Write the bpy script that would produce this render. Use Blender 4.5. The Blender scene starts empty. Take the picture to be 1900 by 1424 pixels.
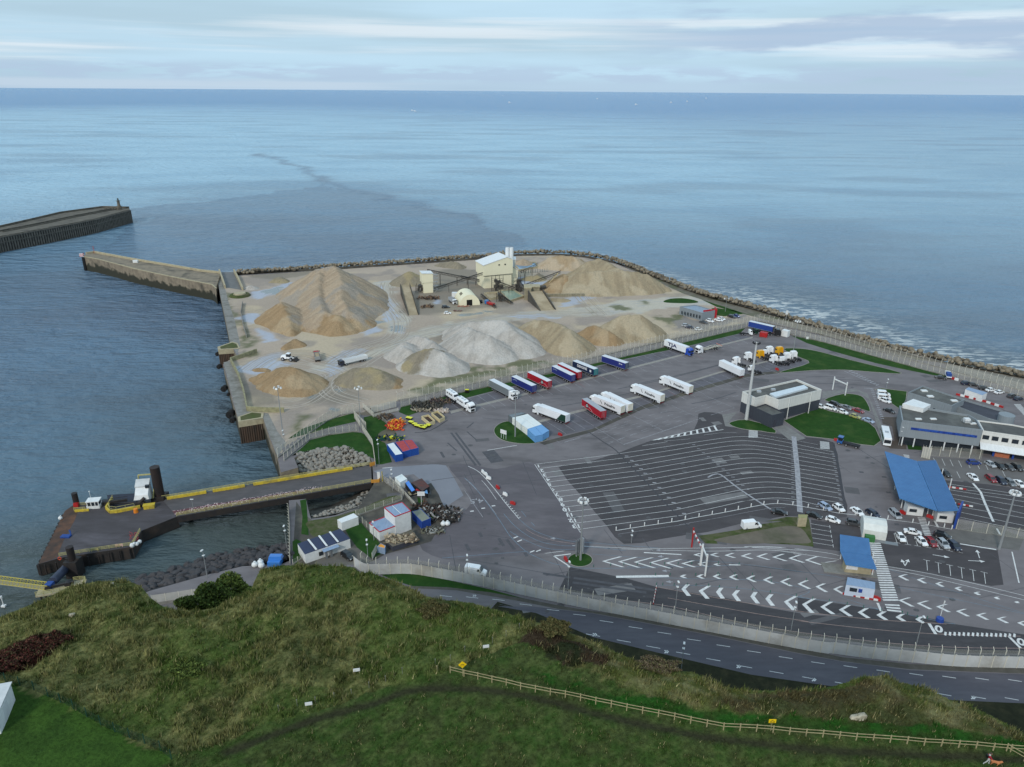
import bpy,math,random
import numpy as np
from mathutils import Vector,Matrix,noise
from mathutils.geometry import tessellate_polygon
R=math.radians
random.seed(7)
rng=np.random.default_rng(7)
sc=bpy.context.scene
col=sc.collection

# ------------------------------------------------------------------ camera
CAM_H=116.0;PITCH=R(21.6);ROLL=R(0.42);FPX=1380.0
cam=bpy.data.cameras.new("camera")
cam.sensor_width=36.0;cam.lens=36.0*FPX/1900.0
cam.clip_start=1.0;cam.clip_end=60000.0
camo=bpy.data.objects.new("camera",cam);col.objects.link(camo)
camo.matrix_world=Matrix.Translation((0,0,CAM_H))@Matrix.Rotation(R(90)-PITCH,4,'X')@Matrix.Rotation(ROLL,4,'Z')
sc.camera=camo

# ------------------------------------------------------------------ sky, sun, exposure
SUN_EL=R(33);SUN_AZ=R(205)  # azimuth clockwise from +Y: behind the camera, a little to the left
world=bpy.data.worlds.new("World");sc.world=world;world.use_nodes=True
wn=world.node_tree.nodes;wl=world.node_tree.links;wn.clear()
def nd(t,**k):
    n=wn.new(t)
    for a,b in k.items():setattr(n,a,b)
    return n
sky=nd('ShaderNodeTexSky',sky_type='NISHITA',sun_disc=False,sun_elevation=SUN_EL,sun_rotation=SUN_AZ,air_density=1.3,dust_density=2.5,ozone_density=2.0)
tc=nd('ShaderNodeTexCoord')
sep=nd('ShaderNodeSeparateXYZ');wl.new(tc.outputs['Generated'],sep.inputs[0])
def cloudnoise(sx,sy,sz,scale,lo,hi,seed,detail=5,lean=0.0):
    mp=nd('ShaderNodeMapping');mp.inputs['Scale'].default_value=(sx,sy,sz);mp.inputs['Location'].default_value=(seed,seed*.7,0)
    mp.inputs['Rotation'].default_value=(0,lean,0)
    wl.new(tc.outputs['Generated'],mp.inputs[0])
    n=nd('ShaderNodeTexNoise');n.inputs['Scale'].default_value=scale;n.inputs['Detail'].default_value=detail;n.inputs['Roughness'].default_value=.55
    wl.new(mp.outputs[0],n.inputs['Vector'])
    r=nd('ShaderNodeMapRange',interpolation_type='SMOOTHSTEP');r.inputs[1].default_value=lo;r.inputs[2].default_value=hi
    wl.new(n.outputs[0],r.inputs[0]);return r.outputs[0]
def zband(a,b,c,d):
    r1=nd('ShaderNodeMapRange',interpolation_type='SMOOTHSTEP');r1.inputs[1].default_value=a;r1.inputs[2].default_value=b
    r2=nd('ShaderNodeMapRange',interpolation_type='SMOOTHSTEP');r2.inputs[1].default_value=c;r2.inputs[2].default_value=d;r2.inputs[3].default_value=1;r2.inputs[4].default_value=0
    wl.new(sep.outputs[2],r1.inputs[0]);wl.new(sep.outputs[2],r2.inputs[0])
    m=nd('ShaderNodeMath',operation='MULTIPLY');wl.new(r1.outputs[0],m.inputs[0]);wl.new(r2.outputs[0],m.inputs[1]);return m.outputs[0]
def mul(a,b):
    m=nd('ShaderNodeMath',operation='MULTIPLY')
    for i,q in enumerate((a,b)):
        if isinstance(q,(int,float)):m.inputs[i].default_value=q
        else:wl.new(q,m.inputs[i])
    return m.outputs[0]
def over(base,colr,fac):
    m=nd('ShaderNodeMix',data_type='RGBA')
    wl.new(base,m.inputs[6]);m.inputs[7].default_value=(*colr,1)
    if isinstance(fac,float):m.inputs[0].default_value=fac
    else:wl.new(fac,m.inputs[0])
    return m.outputs[2]
bg=nd('ShaderNodeBackground');out=nd('ShaderNodeOutputWorld')
SKY_S=0.1
K=1.0/SKY_S
def k3(r,g,b):return(r*K,g*K,b*K)
c=sky.outputs[0]
c=over(c,k3(.50,.72,.90),.75)  # thin veil of high cloud over the blue
c=over(c,k3(.55,.77,.93),mul(cloudnoise(1.2,1.2,14,1.3,.38,.62,1.3,4),.85))
c=over(c,k3(.84,.90,.95),mul(cloudnoise(.8,.8,30,1.9,.48,.68,3.1,8,.05),.62))  # white streaks
rightw=nd('ShaderNodeMapRange',interpolation_type='SMOOTHSTEP');rightw.inputs[1].default_value=.05;rightw.inputs[2].default_value=.3;wl.new(sep.outputs[0],rightw.inputs[0])
c=over(c,k3(.40,.53,.71),mul(mul(mul(cloudnoise(2.2,2.2,17,1.5,.45,.56,8.3,9,-.10),zband(.02,.04,.12,.2)),rightw.outputs[0]),.8))
c=over(c,k3(.47,.61,.76),mul(zband(-.02,-.01,.004,.020),.7))  # low bank along the horizon
c=over(c,k3(.46,.59,.76),mul(mul(cloudnoise(7,7,50,1.8,.42,.56,5.5,7),zband(.004,.012,.020,.032)),.7))
wl.new(c,bg.inputs[0]);bg.inputs[1].default_value=SKY_S
wl.new(bg.outputs[0],out.inputs[0])
sun=bpy.data.lights.new("sun",'SUN');sun.energy=1.9;sun.angle=R(9);sun.color=(1,.94,.85)
suno=bpy.data.objects.new("sun",sun);col.objects.link(suno)
sd=Vector((math.sin(SUN_AZ)*math.cos(SUN_EL),math.cos(SUN_AZ)*math.cos(SUN_EL),math.sin(SUN_EL)))
suno.rotation_euler=sd.to_track_quat('Z','Y').to_euler()
sc.view_settings.view_transform='Standard';sc.view_settings.look='None'
sc.view_settings.exposure=0.0;sc.view_settings.gamma=1.0

# ------------------------------------------------------------------ plan coordinates
# the survey: a point of the photograph seen at height z above the quay gives its place on the plan
CP,SP,CR,SR=math.cos(PITCH),math.sin(PITCH),math.cos(ROLL),math.sin(ROLL)
def P(x,y,z=0.0):
    u,v=(x-950.0)/FPX,(y-712.0)/FPX
    u,v=u*CR+v*SR,-u*SR+v*CR
    d=(u,CP-v*SP,-SP-v*CP)
    t=(z-CAM_H)/d[2]
    return(d[0]*t,d[1]*t)
REG=dict(A=(0,340,4.),B=(400,440,4.75),C=(720,440,4.75),D=(1080,440,4.75),E=(380,620,4.75),F=(700,620,4.75),G=(1020,560,4.75),H=(1340,560,5.278),
    I=(1600,640,6.333),J=(1600,820,6.333),K=(1380,860,5.934),L=(50,840,4.75),M=(420,820,4.318),N=(820,820,4.7475),O=(1100,960,4.75),P=(1480,1000,4.45),
    Q=(0,1020,3.1667),R=(500,1020,3.1667),S=(1100,1100,2.375),T=(0,0,1.),U=(980,780,6.19),V=(1260,770,5.588),W=(770,520,7.917),X=(880,460,7.917),
    Y=(60,850,6.782),a=(620,900,10.17),b=(1520,960,8.9),c=(1780,1340,15.83),d=(1060,700,9.5),e=(940,640,9.5),f=(1220,615,10.556),g=(1370,590,12.943),
    h=(730,660,8.26),i=(680,740,10.17),j=(700,870,10.17),k=(1760,830,12.943))
def Z(k,x,y,z=0.0):
    a,b,s=REG[k];return P(a+x/s,b+y/s,z)
def ZZ(k,pts,z=0.0):return[Z(k,x,y,z)for x,y in pts]
WATER=-9.0;TOP=42.0

# ------------------------------------------------------------------ mesh builder
class MB:
    def __init__(s):s.v=[];s.f=[];s.m=[];s.mi=0
    def add(s,vs,fs):
        n=len(s.v);s.v+=[tuple(p)for p in vs];s.f+=[tuple(i+n for i in f)for f in fs];s.m+=[s.mi]*len(fs);return s
    def mat(s,i):s.mi=i;return s
    def box(s,x0,x1,y0,y1,z0,z1):
        return s.add([(x0,y0,z0),(x1,y0,z0),(x1,y1,z0),(x0,y1,z0),(x0,y0,z1),(x1,y0,z1),(x1,y1,z1),(x0,y1,z1)],
            [(0,3,2,1),(4,5,6,7),(0,1,5,4),(1,2,6,5),(2,3,7,6),(3,0,4,7)])
    def hexa(s,b,t):  # bottom 4 and top 4 points
        return s.add(list(b)+list(t),[(0,3,2,1),(4,5,6,7),(0,1,5,4),(1,2,6,5),(2,3,7,6),(3,0,4,7)])
    def prism(s,poly,z0,z1,bottom=False,inset=0):
        poly=ccw(poly);n=len(poly)
        vs=[(x,y,z0)for x,y in poly]+[(x,y,z1)for x,y in poly]
        fs=[(i,(i+1)%n,n+(i+1)%n,n+i)for i in range(n)]
        tri=tess(poly)
        fs+=[tuple(n+i for i in t)for t in tri]
        if bottom:fs+=[tuple(reversed(t))for t in tri]
        return s.add(vs,fs)
    def sheet(s,poly,z):
        poly=ccw(poly);return s.add([(x,y,z)for x,y in poly],tess(poly))
    def cyl(s,p,q,r0,r1=None,n=8,caps=True):
        r1=r0 if r1 is None else r1
        p,q=Vector(p),Vector(q);d=(q-p).normalized()
        a=d.orthogonal().normalized();b=d.cross(a)
        vs=[]
        for c0,r in((p,r0),(q,r1)):
            for i in range(n):
                t=2*math.pi*i/n;vs.append(c0+a*(r*math.cos(t))+b*(r*math.sin(t)))
        fs=[(i,(i+1)%n,n+(i+1)%n,n+i)for i in range(n)]
        if caps:fs+=[tuple(reversed(range(n))),tuple(range(n,2*n))]
        return s.add(vs,fs)
    def bar(s,p,q,w,h=None):  # rectangular bar between two points
        h=h or w;p,q=Vector(p),Vector(q);d=(q-p).normalized()
        a=d.cross(Vector((0,0,1)));a=a.normalized()if a.length>.01 else Vector((1,0,0));b=a.cross(d).normalized()
        vs=[c0+a*(w/2*i)+b*(h/2*j)for c0 in(p,q)for i,j in((-1,-1),(1,-1),(1,1),(-1,1))]
        return s.add(vs,[(0,3,2,1),(4,5,6,7),(0,1,5,4),(1,2,6,5),(2,3,7,6),(3,0,4,7)])
    def strip(s,pts,w,z):  # painted line along a polyline of plan points
        n=len(pts);L=[]
        for i in range(n):
            a=Vector(pts[max(i-1,0)]);b=Vector(pts[min(i+1,n-1)]);d=(b-a)
            if d.length<1e-6:d=Vector((1,0))
            d.normalize();nrm=Vector((-d.y,d.x))*(w/2);p=Vector(pts[i])
            L+=[(p.x+nrm.x,p.y+nrm.y,z),(p.x-nrm.x,p.y-nrm.y,z)]
        return s.add(L,[(2*i,2*i+1,2*i+3,2*i+2)for i in range(n-1)])
    def wall(s,pts,z0,z1,t=0.0,close=False):  # vertical sheet (t=0) or slab along a polyline
        if close:pts=list(pts)+[pts[0]]
        if t==0:
            return s.add([(x,y,z)for x,y in pts for z in(z0,z1)],[(2*i,2*i+2,2*i+3,2*i+1)for i in range(len(pts)-1)])
        for a,b in zip(pts,pts[1:]):
            s.bar((a[0],a[1],(z0+z1)/2),(b[0],b[1],(z0+z1)/2),t,z1-z0)
        return s
    def ball(s,c0,r,n=8,m=5,sq=(1,1,1)):
        vs=[];
        for j in range(m+1):
            t=math.pi*j/m
            for i in range(n):
                u=2*math.pi*i/n
                vs.append((c0[0]+r*sq[0]*math.sin(t)*math.cos(u),c0[1]+r*sq[1]*math.sin(t)*math.sin(u),c0[2]+r*sq[2]*math.cos(t)))
        return s.add(vs,[(j*n+i,(j+1)*n+i,(j+1)*n+(i+1)%n,j*n+(i+1)%n)for j in range(m)for i in range(n)])
    def build(s,name,mats,parent=None,loc=None,smooth=False):
        me=bpy.data.meshes.new(name);me.from_pydata(s.v,[],s.f)
        for m in(mats if isinstance(mats,(list,tuple))else[mats]):me.materials.append(m)
        if any(s.m):me.polygons.foreach_set('material_index',s.m)
        if smooth:me.polygons.foreach_set('use_smooth',[True]*len(s.f))
        me.update()
        o=bpy.data.objects.new(name,me);col.objects.link(o)
        if loc:o.location=loc
        if parent:o.parent=parent
        return o
def area2(p):return sum(p[i][0]*p[(i+1)%len(p)][1]-p[(i+1)%len(p)][0]*p[i][1]for i in range(len(p)))
def ccw(p):p=[tuple(q[:2])for q in p];return p if area2(p)>0 else p[::-1]
def tess(poly):
    t=tessellate_polygon([[Vector((x,y,0))for x,y in poly]]);r=[]
    for a,b,c0 in t:
        pa,pb,pc=poly[a],poly[b],poly[c0]
        r.append((a,b,c0)if(pb[0]-pa[0])*(pc[1]-pa[1])-(pb[1]-pa[1])*(pc[0]-pa[0])>0 else(a,c0,b))
    return r
def smooth_line(pts,k=6):  # Catmull-Rom
    out=[];n=len(pts)
    for i in range(n-1):
        p0,p1,p2,p3=[Vector(pts[min(max(j,0),n-1)])for j in(i-1,i,i+1,i+2)]
        for t in range(k):
            t/=k;out.append(tuple(.5*((2*p1)+(p2-p0)*t+(2*p0-5*p1+4*p2-p3)*t*t+(3*p1-p0-3*p2+p3)*t**3)))
    out.append(tuple(pts[-1]));return out
def along(pts,step,start=0.0):  # points and headings every step metres
    out=[];pos=start;acc=0.0
    for a,b in zip(pts,pts[1:]):
        L=math.hypot(b[0]-a[0],b[1]-a[1])
        if L<1e-6:continue
        h=math.atan2(b[1]-a[1],b[0]-a[0])
        while pos<=acc+L+1e-6:
            t=(pos-acc)/L;out.append((a[0]+(b[0]-a[0])*t,a[1]+(b[1]-a[1])*t,h));pos+=step
        acc+=L
    return out
def shift(pts,d):  # offset polyline to its left
    out=[]
    for i,p in enumerate(pts):
        a=Vector(pts[max(i-1,0)]);b=Vector(pts[min(i+1,len(pts)-1)]);n=(b-a).normalized()
        out.append((p[0]-n.y*d,p[1]+n.x*d))
    return out

# ------------------------------------------------------------------ scene tree
def tag(o,label=None,cat=None,group=None,kind=None):
    if label:o['label']=label
    if cat:o['category']=cat
    if group:o['group']=group
    if kind:o['kind']=kind
    return o
def thing(name,label,cat,loc=(0,0,0),rz=0.0,group=None):
    o=bpy.data.objects.new(name,None);o.empty_display_size=.5;col.objects.link(o)
    o.location=(loc[0],loc[1],loc[2]if len(loc)>2 else 0.0);o.rotation_euler=(0,0,rz)
    return tag(o,label,cat,group)
def dup(root,loc,rz,label,group=None,recolor=None,scale=None):
    def cp(o,par):
        q=o.copy();col.objects.link(q)
        if par:q.parent=par
        if recolor and o.name.split('.')[0]in recolor:
            q.material_slots[0].link='OBJECT';q.material_slots[0].material=recolor[o.name.split('.')[0]]
        for ch in list(o.children):cp(ch,q)
        return q
    r=cp(root,None);r.location=(loc[0],loc[1],loc[2]if len(loc)>2 else 0.0);r.rotation_euler=(0,0,rz)
    r['label']=label
    if group:r['group']=group
    if scale:r.scale=scale if isinstance(scale,tuple)else(scale,)*3
    return r
used=set()
def use(proto,loc,rz,label,group=None,recolor=None,scale=None):  # first use moves the prototype itself
    if proto.name in used or recolor:
        if proto.name in used:return dup(proto,loc,rz,label,group,recolor,scale)
    used.add(proto.name)
    proto.location=(loc[0],loc[1],loc[2]if len(loc)>2 else 0.0);proto.rotation_euler=(0,0,rz);proto['label']=label
    if group:proto['group']=group
    if scale:proto.scale=scale if isinstance(scale,tuple)else(scale,)*3
    if recolor:
        for o in[proto]+list(proto.children_recursive):
            nm=o.name.split('.')[0]
            if nm in recolor:o.material_slots[0].link='OBJECT';o.material_slots[0].material=recolor[nm]
    return proto

# ------------------------------------------------------------------ materials
MATS={}
def srgb(r,g,b):return tuple(((v/255/12.92)if v<=10 else((v/255+.055)/1.055)**2.4)for v in(r,g,b))
def M(name,colr,rough=.7,metal=0.0,var=.12,scale=.6,bump=0.0,c2=None,alpha=None,detail=6,coords='Object',spec=.4,stretch=None,c3=None,hard=None,coat=0.0):
    """principled material whose colour wanders between colr and c2 (and c3 in finer patches) by noise"""
    if name in MATS:return MATS[name]
    m=bpy.data.materials.new(name);m.use_nodes=True;t=m.node_tree;N=t.nodes;Lk=t.links
    b=N['Principled BSDF'];b.inputs['Roughness'].default_value=rough;b.inputs['Metallic'].default_value=metal;b.inputs['Specular IOR Level'].default_value=spec
    if coat:b.inputs['Coat Weight'].default_value=coat
    c2=c2 or tuple(max(0,v*(1-var))for v in colr)
    tcn=N.new('ShaderNodeTexCoord');vec=tcn.outputs[coords]
    if stretch:
        mp=N.new('ShaderNodeMapping');mp.inputs['Scale'].default_value=stretch[:3]
        if len(stretch)>3:mp.inputs['Rotation'].default_value=(0,0,stretch[3])
        Lk.new(vec,mp.inputs[0]);vec=mp.outputs[0]
    n1=N.new('ShaderNodeTexNoise');n1.inputs['Scale'].default_value=scale;n1.inputs['Detail'].default_value=detail;n1.inputs['Roughness'].default_value=.6
    Lk.new(vec,n1.inputs['Vector'])
    r1=N.new('ShaderNodeMapRange');r1.inputs[1].default_value=.5-(hard or.18);r1.inputs[2].default_value=.5+(hard or.18);Lk.new(n1.outputs[0],r1.inputs[0])
    mx=N.new('ShaderNodeMix');mx.data_type='RGBA';mx.inputs[6].default_value=(*colr,1);mx.inputs[7].default_value=(*c2,1);Lk.new(r1.outputs[0],mx.inputs[0])
    o=mx.outputs[2]
    if c3:
        n2=N.new('ShaderNodeTexNoise');n2.inputs['Scale'].default_value=scale*.31;n2.inputs['Detail'].default_value=8;n2.inputs['Roughness'].default_value=.65;Lk.new(vec,n2.inputs['Vector'])
        r2=N.new('ShaderNodeMapRange');r2.inputs[1].default_value=.5;r2.inputs[2].default_value=.68;Lk.new(n2.outputs[0],r2.inputs[0])
        m2=N.new('ShaderNodeMix');m2.data_type='RGBA';m2.inputs[7].default_value=(*c3,1);Lk.new(o,m2.inputs[6]);Lk.new(r2.outputs[0],m2.inputs[0]);o=m2.outputs[2]
    Lk.new(o,b.inputs['Base Color'])
    if bump:
        bp=N.new('ShaderNodeBump');bp.inputs['Strength'].default_value=min(1,bump);bp.inputs['Distance'].default_value=max(.05,bump*.3);Lk.new(n1.outputs[0],bp.inputs['Height']);Lk.new(bp.outputs[0],b.inputs['Normal'])
    if alpha is not None:
        b.inputs['Alpha'].default_value=alpha
    MATS[name]=m;return m

# ================================================================== THE SETTING
A_light=M('asphalt_light',srgb(120,115,117),.85,c2=srgb(105,100,102),c3=srgb(89,85,87),scale=.12,bump=.05,detail=10,stretch=(1,2.2,1,.25))
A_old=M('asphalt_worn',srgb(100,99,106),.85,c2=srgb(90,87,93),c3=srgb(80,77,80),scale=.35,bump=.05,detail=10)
A_dark=M('asphalt_dark',srgb(72,68,71),.85,c2=srgb(62,59,61),c3=srgb(80,76,78),scale=.2,bump=.05,detail=10,stretch=(1,2.5,1,-.2))
A_vdark=M('asphalt_fresh',srgb(66,64,67),.8,c2=srgb(56,54,57),c3=srgb(74,72,74),scale=.25,bump=.05,detail=10,stretch=(1,4,1,-.25))
A_road=M('asphalt_road',srgb(86,84,92),.8,c2=srgb(78,76,83),c3=srgb(92,90,97),scale=.2,bump=.04,detail=10,stretch=(1,4,1,-.2))
CONC=M('concrete',srgb(140,138,134),.85,c2=srgb(118,116,110),c3=srgb(100,98,90),scale=.5,bump=.1)
PAVE=M('paving',srgb(128,127,125),.85,c2=srgb(112,110,108),scale=.6)
SCREED=M('smooth_concrete',srgb(126,128,136),.75,c2=srgb(117,119,127),scale=.1,detail=8)
STRIP=M('pale_slab',srgb(150,146,140),.85,c2=srgb(134,130,124),scale=.8)
GRASS=M('lawn',srgb(44,76,32),.95,c2=srgb(36,64,27),c3=srgb(60,82,40),scale=.45,bump=.5,detail=12,spec=.1)
GRASS_R=M('scrub_grass',srgb(72,86,46),.95,c2=srgb(94,90,68),c3=srgb(54,66,36),scale=.3,bump=.5,detail=12,spec=.1)
SCRUB=M('dark_scrub',srgb(52,53,38),.95,c2=srgb(38,40,30),c3=srgb(70,66,48),scale=.5,bump=.8,detail=12,spec=.1)
DIRT=M('dirt',srgb(112,104,92),.95,c2=srgb(92,86,76),c3=srgb(80,80,62),scale=.25,bump=.3,detail=12)
MUD=M('dark_mud',srgb(84,80,74),.9,c2=srgb(60,58,54),c3=srgb(100,96,86),scale=.3,bump=.3,detail=12)
YARD=M('yard_ground',srgb(165,155,140),.9,c2=srgb(145,138,128),c3=srgb(142,144,150),scale=.09,bump=.2,detail=12)
HAUL=M('haul_road',srgb(176,170,158),.85,c2=srgb(160,157,152),c3=srgb(168,172,184),scale=.06,bump=.1,detail=10,stretch=(1,2.6,1,.35))
WET=M('wet_ground',srgb(150,154,164),.35,c2=srgb(166,164,160),scale=.25,detail=10,spec=.5)
PUD=M('puddle',srgb(138,140,140),.08,c2=srgb(150,150,146),scale=.3,spec=.6)
PAINT=M('road_paint',srgb(222,222,220),.7,c2=srgb(188,188,188),scale=1.5,detail=8)
PAINT_F=M('faded_paint',srgb(168,168,172),.8,c2=srgb(124,124,130),scale=.9,detail=8)
PAINT_B=M('blue_paint',srgb(112,138,156),.8,c2=srgb(98,112,124),scale=.9)
PAINT_O=M('pinkish_paint',srgb(176,150,140),.8,c2=srgb(130,112,108),scale=.9)
PAINT_R=M('red_paint',srgb(160,84,86),.8,c2=srgb(120,84,86),scale=1.2)
TYRE_MARK=M('tyre_marks',srgb(70,69,73),.8,c2=srgb(84,84,89),scale=.8,detail=10)
TAR=M('tar_seam',srgb(50,49,54),.7,c2=srgb(66,65,70),scale=.8)

def wallmat():
    m=M('quay_concrete',srgb(142,130,112),.9,c2=srgb(116,106,92),c3=srgb(78,74,66),scale=.35,bump=.4,detail=10)
    t=m.node_tree;N=t.nodes;L=t.links;b=N['Principled BSDF']
    g=N.new('ShaderNodeNewGeometry');s=N.new('ShaderNodeSeparateXYZ');L.new(g.outputs['Position'],s.inputs[0])
    nz=N.new('ShaderNodeTexNoise');nz.inputs['Scale'].default_value=.25;nz.inputs['Detail'].default_value=8
    L.new(g.outputs['Position'],nz.inputs['Vector'])
    ad=N.new('ShaderNodeMath');ad.operation='MULTIPLY_ADD';ad.inputs[1].default_value=9.0;L.new(nz.outputs[0],ad.inputs[0]);L.new(s.outputs[2],ad.inputs[2])
    r=N.new('ShaderNodeMapRange');r.inputs[1].default_value=1.2;r.inputs[2].default_value=-.2;L.new(ad.outputs[0],r.inputs[0])  # algae below the tide mark
    mx=N.new('ShaderNodeMix');mx.data_type='RGBA';src=b.inputs['Base Color'].links[0].from_socket
    L.new(src,mx.inputs[6]);mx.inputs[7].default_value=(*srgb(50,50,40),1);L.new(r.outputs[0],mx.inputs[0]);L.new(mx.outputs[2],b.inputs['Base Color'])
    return m
QUAY=wallmat()
SHEETP=M('rusty_sheet_piles',srgb(92,72,58),.85,c2=srgb(60,52,46),c3=srgb(44,46,40),scale=.5,bump=.3,stretch=(1.5,1.5,.3))

# ---- land
west=[(402,512),(408,545),(418,592),(427,636),(439,660),(413.7,676),(422,706),(431,742),(443,783),(488,776),(500,812),(515,849),(521,877),(553,868),
        (546,850),(570,836),(600,834),(639,828),(668,838),(687,849),(691,860),(693,896),(711,908),(690,924),(663,943),(640,950),(624,956),(600,960),(577,963),(572,945),(568,926),(536,929),(538,990),(540,1040),
        (525,1046),(450,1051),(380,1068),(330,1082),(277,1097),(240,1112),(150,1160),(0,1240),(-250,1330)]
north=[(2300,770),(1990,724),(1900,704),(1800,684),(1700,664),(1600,637),(1500,607),(1400,577),(1300,549),(1200,511),(1140,488),(1085,477),(1030,473),(960,474),(900,480),(760,490),(620,499),(520,506),(440,511)]
land_poly=[P(x,y)for x,y in west]+[(-150,30),(-150,-60),(400,-60),(400,150)]+[P(x,y)for x,y in north]
lm=MB();lm.prism(land_poly,-14,0);nside=len(land_poly)
lm.m=[1]*nside+[0]*(len(lm.f)-nside)
tag(lm.build('ground',[A_light,QUAY]),kind='structure')

LV={}
def sheet(name,polys,mat,z,kind='structure',sm=False):
    mb=MB()
    for p in polys:mb.sheet(p,z)
    return tag(mb.build(name,mat),kind=kind)
T_=lambda pts:[P(x,y)for x,y in pts]
def sm_closed(pts,k=5):
    n=len(pts);out=[]
    for i in range(n):
        p0,p1,p2,p3=[Vector(pts[(i+j)%n])for j in(-1,0,1,2)]
        for t in range(k):
            t/=k;out.append(tuple(.5*((2*p1)+(p2-p0)*t+(2*p0-5*p1+4*p2-p3)*t*t+(3*p1-p0-3*p2+p3)*t**3)))
    return out

# quarry yard
yard=T_([(402,509),(440,512),(520,507),(620,500),(760,491),(900,481),(960,475),(1030,474),(1085,478),(1140,489),(1200,512),(1270,541),(1330,558),(1400,580),(1412,594),
           (1303,617),(1200,641),(1122,659),(1030,681),(910,706),(856,717),(780,736),(737,746),(700,758),(672,770),(640,784),(600,798),(560,812),(530,830),(520,846),(515,838),(510,812),(495,776),(443,783),(431,742),(422,706),(413.7,676),(441,658),(427,636),(418,592),(408,545)])
haul_p=[sm_closed(ZZ('C',[(-60,960),(120,870),(420,790),(760,730),(1150,668),(1500,660),(1800,600),(2200,560),(2700,520),(3150,540),(3560,660),(3300,640),(2900,590),(2400,640),(1900,700),(1500,705),(1100,735),(700,790),(420,865),(100,960),(-200,1090),(-600,1190),(-700,1150),(-420,1060)]),4),
    sm_closed(ZZ('B',[(1430,400),(1560,390),(1560,520),(1620,650),(1720,740),(1600,860),(1500,860),(1530,740),(1460,600),(1400,480)]),4)]
wet_p=[sm_closed(ZZ('B',p),4)for p in(
    [(330,500),(560,430),(690,395),(640,450),(500,495),(420,530),(340,560)],[(330,800),(420,830),(480,900),(440,940),(370,900)],[(240,690),(360,670),(350,760),(260,760)],
    [(230,1140),(420,1040),(640,1030),(560,1080),(700,1120),(560,1150),(330,1200),(230,1190)],[(960,1130),(1090,1040),(1250,990),(1280,1020),(1140,1130),(1060,1220),(980,1230)],
    [(1380,480),(1440,420),(1500,500),(1560,620),(1600,700),(1540,760),(1480,640),(1420,560)],[(1290,830),(1380,800),(1420,840),(1340,880)],[(1580,810),(1680,800),(1660,840),(1590,850)])]+[sm_closed(ZZ('C',p),4)for p in([(410,560),(450,550),(490,585),(440,595)],[(1080,690),(1300,690),(1500,700),(1300,720),(1090,715)],[(1700,490),(1760,460),(1800,520),(1740,560),(1560,620),(1500,610)],[(1120,370),(1300,350),(1380,400),(1300,430),(1180,430)])]
pud_p=[sm_closed(ZZ('C',p),5)for p in([(640,670),(720,660),(790,668),(760,682),(660,686)],[(820,660),(860,652),(895,662),(860,676)],[(20,800),(100,790),(180,810),(90,838),(20,830)])]+[sm_closed(ZZ('B',p),5)for p in([(450,470),(560,440),(600,455),(540,490),(460,500)],[(1380,755),(1460,740),(1540,745),(1470,770),(1390,775)])]+[sm_closed(ZZ('E',p),5)for p in([(1170,480),(1240,475),(1230,500),(1170,505)],[(870,540),(1010,500),(1000,530),(890,565)],[(1080,650),(1150,645),(1150,665),(1090,672)])]
dark_p=[ZZ('C',[(60,700),(300,480),(400,300),(800,280),(1150,300),(1200,420),(1000,620),(600,650),(300,690)]),ZZ('E',[(330,400),(520,480),(640,530),(680,640),(400,650)]),ZZ('B',[(280,330),(830,300),(800,340),(560,380),(300,360)]),ZZ('C',[(1000,720),(1200,760),(1500,1010),(1400,1040),(1250,900)]),ZZ('C',[(300,860),(500,830),(700,830),(560,920),(480,940)]),ZZ('E',[(1000,380),(1300,440),(1400,560),(1100,600),(900,640),(800,560)])]
scrub_p=([sm_closed(ZZ('F',p),3)for p in(
    [(560,390),(700,350),(860,300),(1060,290),(1120,235),(1300,210),(1480,215),(1540,240),(1500,290),(1300,330),(1100,370),(860,410),(640,470),(420,520),(330,500),(460,440)],)]
    +[sm_closed(ZZ('D',p),3)for p in([(240,620),(330,600),(420,620),(400,650),(300,665)],[(90,655),(150,650),(180,665),(110,672)],[(530,572),(600,570),(590,585),(540,586)],
      [(690,690),(850,660),(860,700),(790,760),(880,800),(840,810),(700,750),(640,740),(600,720)])]
    +[sm_closed(ZZ('E',p),3)for p in([(760,740),(860,740),(820,840),(730,900),(700,860),(720,800)],)]
    +[sm_closed(ZZ('B',p),3)for p in([(60,490),(140,520),(200,700),(250,850),(330,900),(360,1020),(280,1040),(240,940),(200,860),(150,720),(100,600)],)])
# quay edge paving and slipway
sheet('quay_edge',[T_([(403,514),(412,514),(424,560),(437,600),(446,640),(440,658),(427,636),(418,592),(408,545)]),ZZ('E',[(165,250),(240,235),(300,380),(350,560),(390,680),(560,700),(640,860),(720,960),(640,1080),(515,745),(300,775)])],CONC,.02)
sheet('slipway',[ZZ('B',[(45,310),(165,310),(240,470),(60,440)])],M('wet_concrete',srgb(110,108,106),.6,c2=srgb(92,92,92),scale=.3),.024)
# outer path beside the rock wall
sheet('coast_path',[T_([(440,507),(620,498),(760,488),(900,478),(900,481),(760,491),(620,501),(440,511)])],MUD,.03)
sheet('coast_path',[T_([(1150,490),(1270,536),(1400,573),(1500,603),(1600,632),(1700,660),(1740,668),(1740,672),(1700,668),(1600,643),(1500,616),(1400,588),(1270,546),(1200,515)])],M('gravel',srgb(120,114,104),.9,c2=srgb(96,92,80),c3=srgb(72,84,46),scale=.3,bump=.3),.032)
sheet('coast_road',[T_([(1752,690),(1760,668),(1772,666),(1800,674),(1990,712),(1990,745),(1900,726),(1820,705)])],M('coast_concrete',srgb(140,136,128),.9,c2=srgb(120,116,108),scale=.3),.036)

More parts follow.
